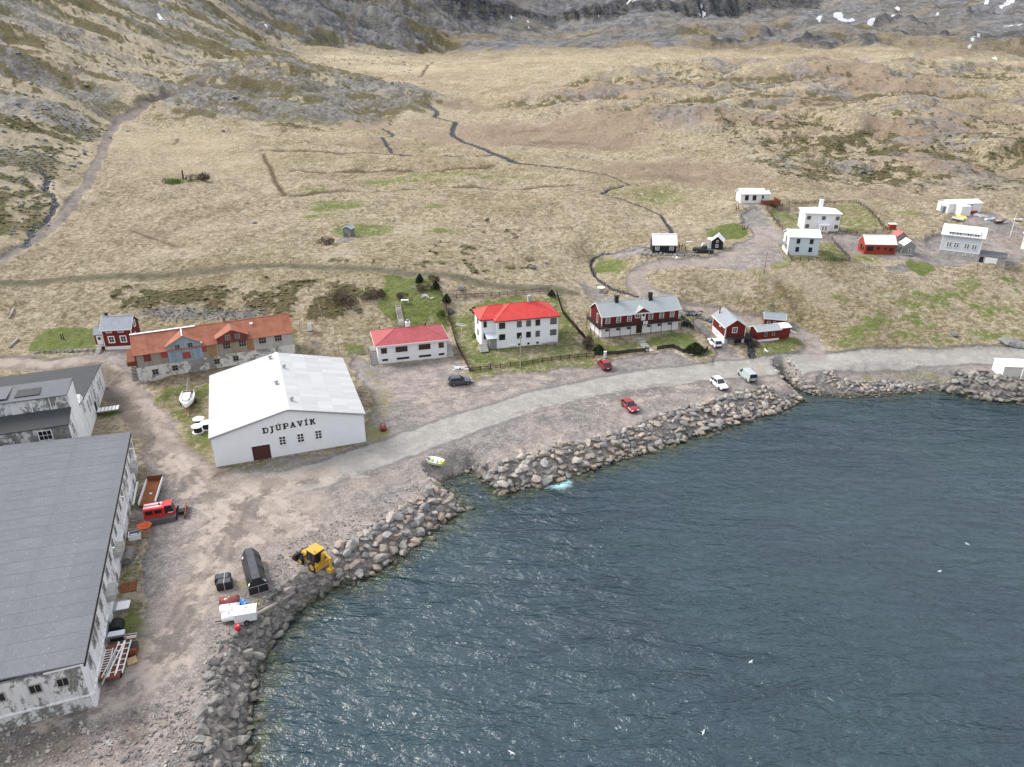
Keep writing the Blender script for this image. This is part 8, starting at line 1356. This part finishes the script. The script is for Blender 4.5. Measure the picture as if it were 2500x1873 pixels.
# whale bones and driftwood heap at the house corner, branches by the white house
def sticks(name, label, p, n_, rad, l0, l1, mat, seed, cat='heap', r_=.07):
    g = pt(*p); r = random.Random(seed); t_ = thing(name, label, cat, tuple(g))
    for k in range(n_): a_ = r.uniform(-.5, .6) if r.random() < .6 else r.uniform(0, 3.1); x, y = r.gauss(0, rad), r.gauss(0, rad * .5); l2 = r.uniform(l0, l1); MB().cyl((x - math.cos(a_) * l2/2, y - math.sin(a_) * l2/2, .1 + k * .02), (math.cos(a_) * l2, math.sin(a_) * l2, r.uniform(-.05, .15)), r_, 6, r_ * .5).build('branch', mat, t_)
sticks('driftwood_heap', 'white bleached driftwood and bones at the corner of the dark fence', q('F4', 1010, 1030), 16, .9, .6, 1.8, 'white_trim', 3, r_=.11); sticks('branch_pile', 'grey brown branches piled against the two-storey white house', q('F4', 1810, 815), 22, 1.2, 1.0, 2.6, 'old_wood', 4); sticks('driftwood_heap', 'small white driftwood pieces in the terraced garden', q('F4', 590, 310), 10, .8, .4, 1.2, 'old_wood', 5); sticks('driftwood_heap', 'bleached roots beside the driftwood fence top', q('F4', 740, 400), 9, .6, .4, 1.1, 'white_trim', 6); sticks('timber_heap', 'loose timber by the stream below the tall red shed', q('F5', 1600, 680), 10, 1.0, .8, 2.2, 'dark_wood', 7)
g_ = pt(*q('F4', 510, 440)); t_ = thing('garden_table', 'white garden table in the terraced garden', 'table', tuple(g_)); MB().box(-.9, -.4, .7, .9, .4, .76).build('tabletop', 'white_trim', t_); [MB().box(x, y, 0, x + .08, y + .08, .7).build('leg', 'white_trim', t_) for x in (-.85, .77) for y in (-.35, .27)]
g_ = pt(*q('F4', 692, 400)); o = MB(); 
for k in range(3):
    rr2 = 1.0 - k * .25
    for j in range(10): a0_, a1_ = math.pi * j / 10, math.pi * (j + 1) / 10; o.bar((math.cos(a0_) * rr2, k * .2, math.sin(a0_) * rr2), (math.cos(a1_) * rr2, k * .2, math.sin(a1_) * rr2), .12)
o = o.build('bone_arch', 'white_trim'); o.location = g_; o['kind'] = 'stuff'; tag(o, 'arched white whale ribs set up in the terraced garden', 'bones')
g_ = pt(*q('F4', 920, 520)); o = MB().cyl((0, 0, 0), (0, 0, .5), 1.1, 18, .7).build('trampoline_cover', 'plastic_top'); o.location = g_; tag(o, 'round dark covered pond on the lawn behind the brown fence', 'pond cover')
# ------------------------------------------------------------------ shrubs and spruces
def leafy(name, label, p, hgt, rad, mat, n_=700, conic=False, seed=1, cat='shrub', ls=.16, group=None, stretch=1.0):
    g = pt(*p); r = random.Random(seed); t_ = thing(name, label, cat, tuple(g), 0, group); b_ = MB(); hgt, rad = (hgt * .82, rad * 1.12) if conic else (hgt, rad); tr = MB().cyl((0, 0, -.2), (0, 0, hgt * .8), .09 if conic else .06, 7, .02)
    lumps = [(r.gauss(0, rad * .45) * stretch, r.gauss(0, rad * .45), r.uniform(.25, .85) * hgt, r.uniform(.35, .6) * rad) for _ in range(9)]
    for k in range(10): a_ = r.uniform(0, 6.28); z_ = hgt * (.1 + .08 * k); rr2 = rad * (.9 * (1 - z_ / hgt) if conic else .7); tr.bar((0, 0, z_ * .8), (math.cos(a_) * rr2 * stretch, math.sin(a_) * rr2, z_ + (.0 if conic else .3 * hgt * r.random())), .035)
    for k in range(n_):
        if conic:
            f_ = r.random() ** .6; z_ = hgt * (1 - f_ ** 1.5) * 1.0 + .05; lb = r.randrange(7); tier = .75 + .25 * math.sin(lb * 2.3 + seed); rr2 = rad * f_ * tier * r.uniform(.55, 1.08); a_ = lb * .9 + r.gauss(0, .33); c_ = Vector((math.cos(a_) * rr2 * stretch, math.sin(a_) * rr2, z_ - .1 * rr2)); d_ = Vector((math.cos(a_), math.sin(a_), -.25 + r.uniform(-.3, .3)))
        else:
            L0 = r.choice(lumps); v = Vector((r.gauss(0, 1), r.gauss(0, 1), r.gauss(0, .8))).normalized() * L0[3] * r.uniform(.6, 1.1); c_ = Vector(L0[:3]) + v; d_ = v.normalized() + Vector((r.uniform(-.5, .5), r.uniform(-.5, .5), r.uniform(-.2, .6)))
            if c_.z < .02: c_.z = .05
        d_.normalize(); s_ = d_.cross(Vector((r.uniform(-1, 1), r.uniform(-1, 1), r.uniform(-1, 1)))).normalized(); l2 = ls * r.uniform(.7, 1.5); w2 = l2 * .38
        b_.add([c_ - d_ * l2, c_ + s_ * w2, c_ + d_ * l2, c_ - s_ * w2], [(0, 1, 2, 3)])
    me_ = bpy.data.meshes.new('crown'); me_.from_pydata(b_.v, [], b_.f); me_.materials.append(M[mat]); o_ = bpy.data.objects.new('crown', me_); C.objects.link(o_); o_.parent = t_; tr.build('trunk', 'bark', t_); return t_
leafy('spruce_bush', 'broad dark spruce in the corner of the guesthouse garden', q('F5', 1165, 770), 2.6, 1.9, 'spruce', 2600, True, 1, 'spruce', .2, stretch=1.25); leafy('spruce_bush', 'dark spruce bush by the fence left of the guesthouse garden', q('F5', 300, 765), 1.9, 1.3, 'spruce', 1500, True, 2, 'spruce', .18)
leafy('bare_shrub', 'leafless brown shrub beside the spruce left of the guesthouse garden', q('F5', 215, 720), 2.2, 1.3, 'shrub', 1100, False, 3, ls=.16); leafy('spruce_bush', 'dark spruce at the top of the terraced garden', q('F4', 645, 250), 2.4, 1.2, 'spruce', 1500, True, 4, 'spruce', .18); leafy('spruce_bush', 'dark spruce along the top right corner of the terraced garden', q('F4', 790, 310), 2.2, 1.3, 'spruce', 1400, True, 5, 'spruce', .18)
leafy('spruce_bush', 'dark green spruce just right of the brown fence top', q('F4', 885, 430), 2.3, 1.2, 'spruce', 1500, True, 6, 'spruce', .18); leafy('spruce_bush', 'small dark spruce at the right end of the back fence', q('F4', 1828, 375), 1.8, 1.0, 'spruce', 1000, True, 7, 'spruce', .16); leafy('spruce_bush', 'dark green top in the shrub thicket left of the terraces', q('F4', 300, 370), 1.9, 1.0, 'spruce', 900, True, 8, 'spruce', .16)
leafy('bare_shrub', 'wide reddish brown leafless thicket left of the terraced garden', q('F4', 240, 400), 1.5, 2.2, 'shrub', 1900, False, 9, ls=.15, stretch=1.5); leafy('bare_shrub', 'brown leafless shrub in the upper terraced garden', q('F4', 480, 400), 1.4, 1.2, 'shrub', 800, False, 10, ls=.14); leafy('bare_shrub', 'pinkish brown bare shrub below the top spruce', q('F4', 680, 330), 1.5, 1.5, 'shrub', 1000, False, 11, ls=.14); leafy('bare_shrub', 'bare shrub at the upper right corner of the terraces', q('F4', 760, 245), 1.5, 1.2, 'shrub', 900, False, 12, ls=.14)
leafy('bare_shrub', 'large dark leafless thicket on the bank right of the rusty warehouse', (835, 740), 2.0, 3.0, 'shrub', 2400, False, 13, ls=.17, stretch=1.2); leafy('leafy_shrub', 'bright green shrub by the brown fence in the terraced garden', q('F4', 840, 560), 1.2, 1.1, 'bush_green', 900, False, 14, ls=.13); leafy('leafy_shrub', 'green climbing shrub at the left wall of the two-storey white house', q('F4', 1130, 560), 2.6, .7, 'spruce', 800, False, 15, ls=.13); leafy('leafy_shrub', 'small green plant by the white house entrance', q('F4', 1150, 755), .9, .8, 'bush_green', 500, False, 16, ls=.12)
leafy('bare_shrub', 'bare brown shrub left of the tiny grey hut', q('c2', -55, 1545), 1.6, 1.8, 'shrub', 1200, False, 17, ls=.15); leafy('bare_shrub', 'dark low thicket inside the overgrown meadow plot', (490, 440), 1.4, 3.2, 'shrub', 2000, False, 18, ls=.2, stretch=1.6); leafy('leafy_shrub', 'green undergrowth at the left end of the overgrown meadow plot', (425, 448), 1.0, 2.4, 'bush_green', 1200, False, 19, ls=.2, stretch=1.5)
leafy('bare_shrub', 'grey brown twiggy shrub at the lower right of the white house garden', q('F4', 2150, 860), 1.6, 1.3, 'shrub', 900, False, 20, ls=.14); leafy('bare_shrub', 'twiggy shrub on the bank by the tall red shed stream', q('F5', 1700, 720), 1.0, 1.2, 'shrub', 700, False, 21, ls=.13)
# ------------------------------------------------------------------ sea birds
def gull(label, p, h_, rz, s=1.0):
    c_ = at(p, h_); t_ = thing('seagull', label, 'bird', (c_[0], c_[1], h_), rz, 'white gulls over the water'); t_.scale = (.5,) * 3; MB().loft([[(x, math.cos(k) * r_, math.sin(k) * r_) for k in (0, 1.05, 2.1, 3.14, 4.19, 5.24)] for x, r_ in ((-.28, .01), (-.12, .07), (.08, .08), (.2, .045), (.26, .05), (.33, .01))]).build('body', 'hull', t_, True)
    for sd_2 in (-1, 1): MB().add([(.1, sd_2 * .05, .03), (.12, sd_2 * .45, .16), (.0, sd_2 * .85, .05), (-.06, sd_2 * .42, .14), (-.1, sd_2 * .05, .02)], [(0, 1, 2, 3, 4)]).build('wing', 'hull', t_)
    MB().add([(-.25, -.03, 0), (-.42, -.1, 0), (-.42, .1, 0), (-.25, .03, 0)], [(0, 1, 2, 3)]).build('tail', 'hull', t_)
gull('white gull flying over the water at far right', (2361, 1328), 3, .4); gull('white gull over the water right of the bottom centre', (1833, 1616), 3, 2.2); gull('lowest white gull over the water near the bottom', (1717, 1788), 3, -.5); gull('small white gull over the water near the bottom centre', (1249, 1838), 3, 1.0); gull('faint white gull between the far right one and the shore', (2294, 1395), 1, 1.9)
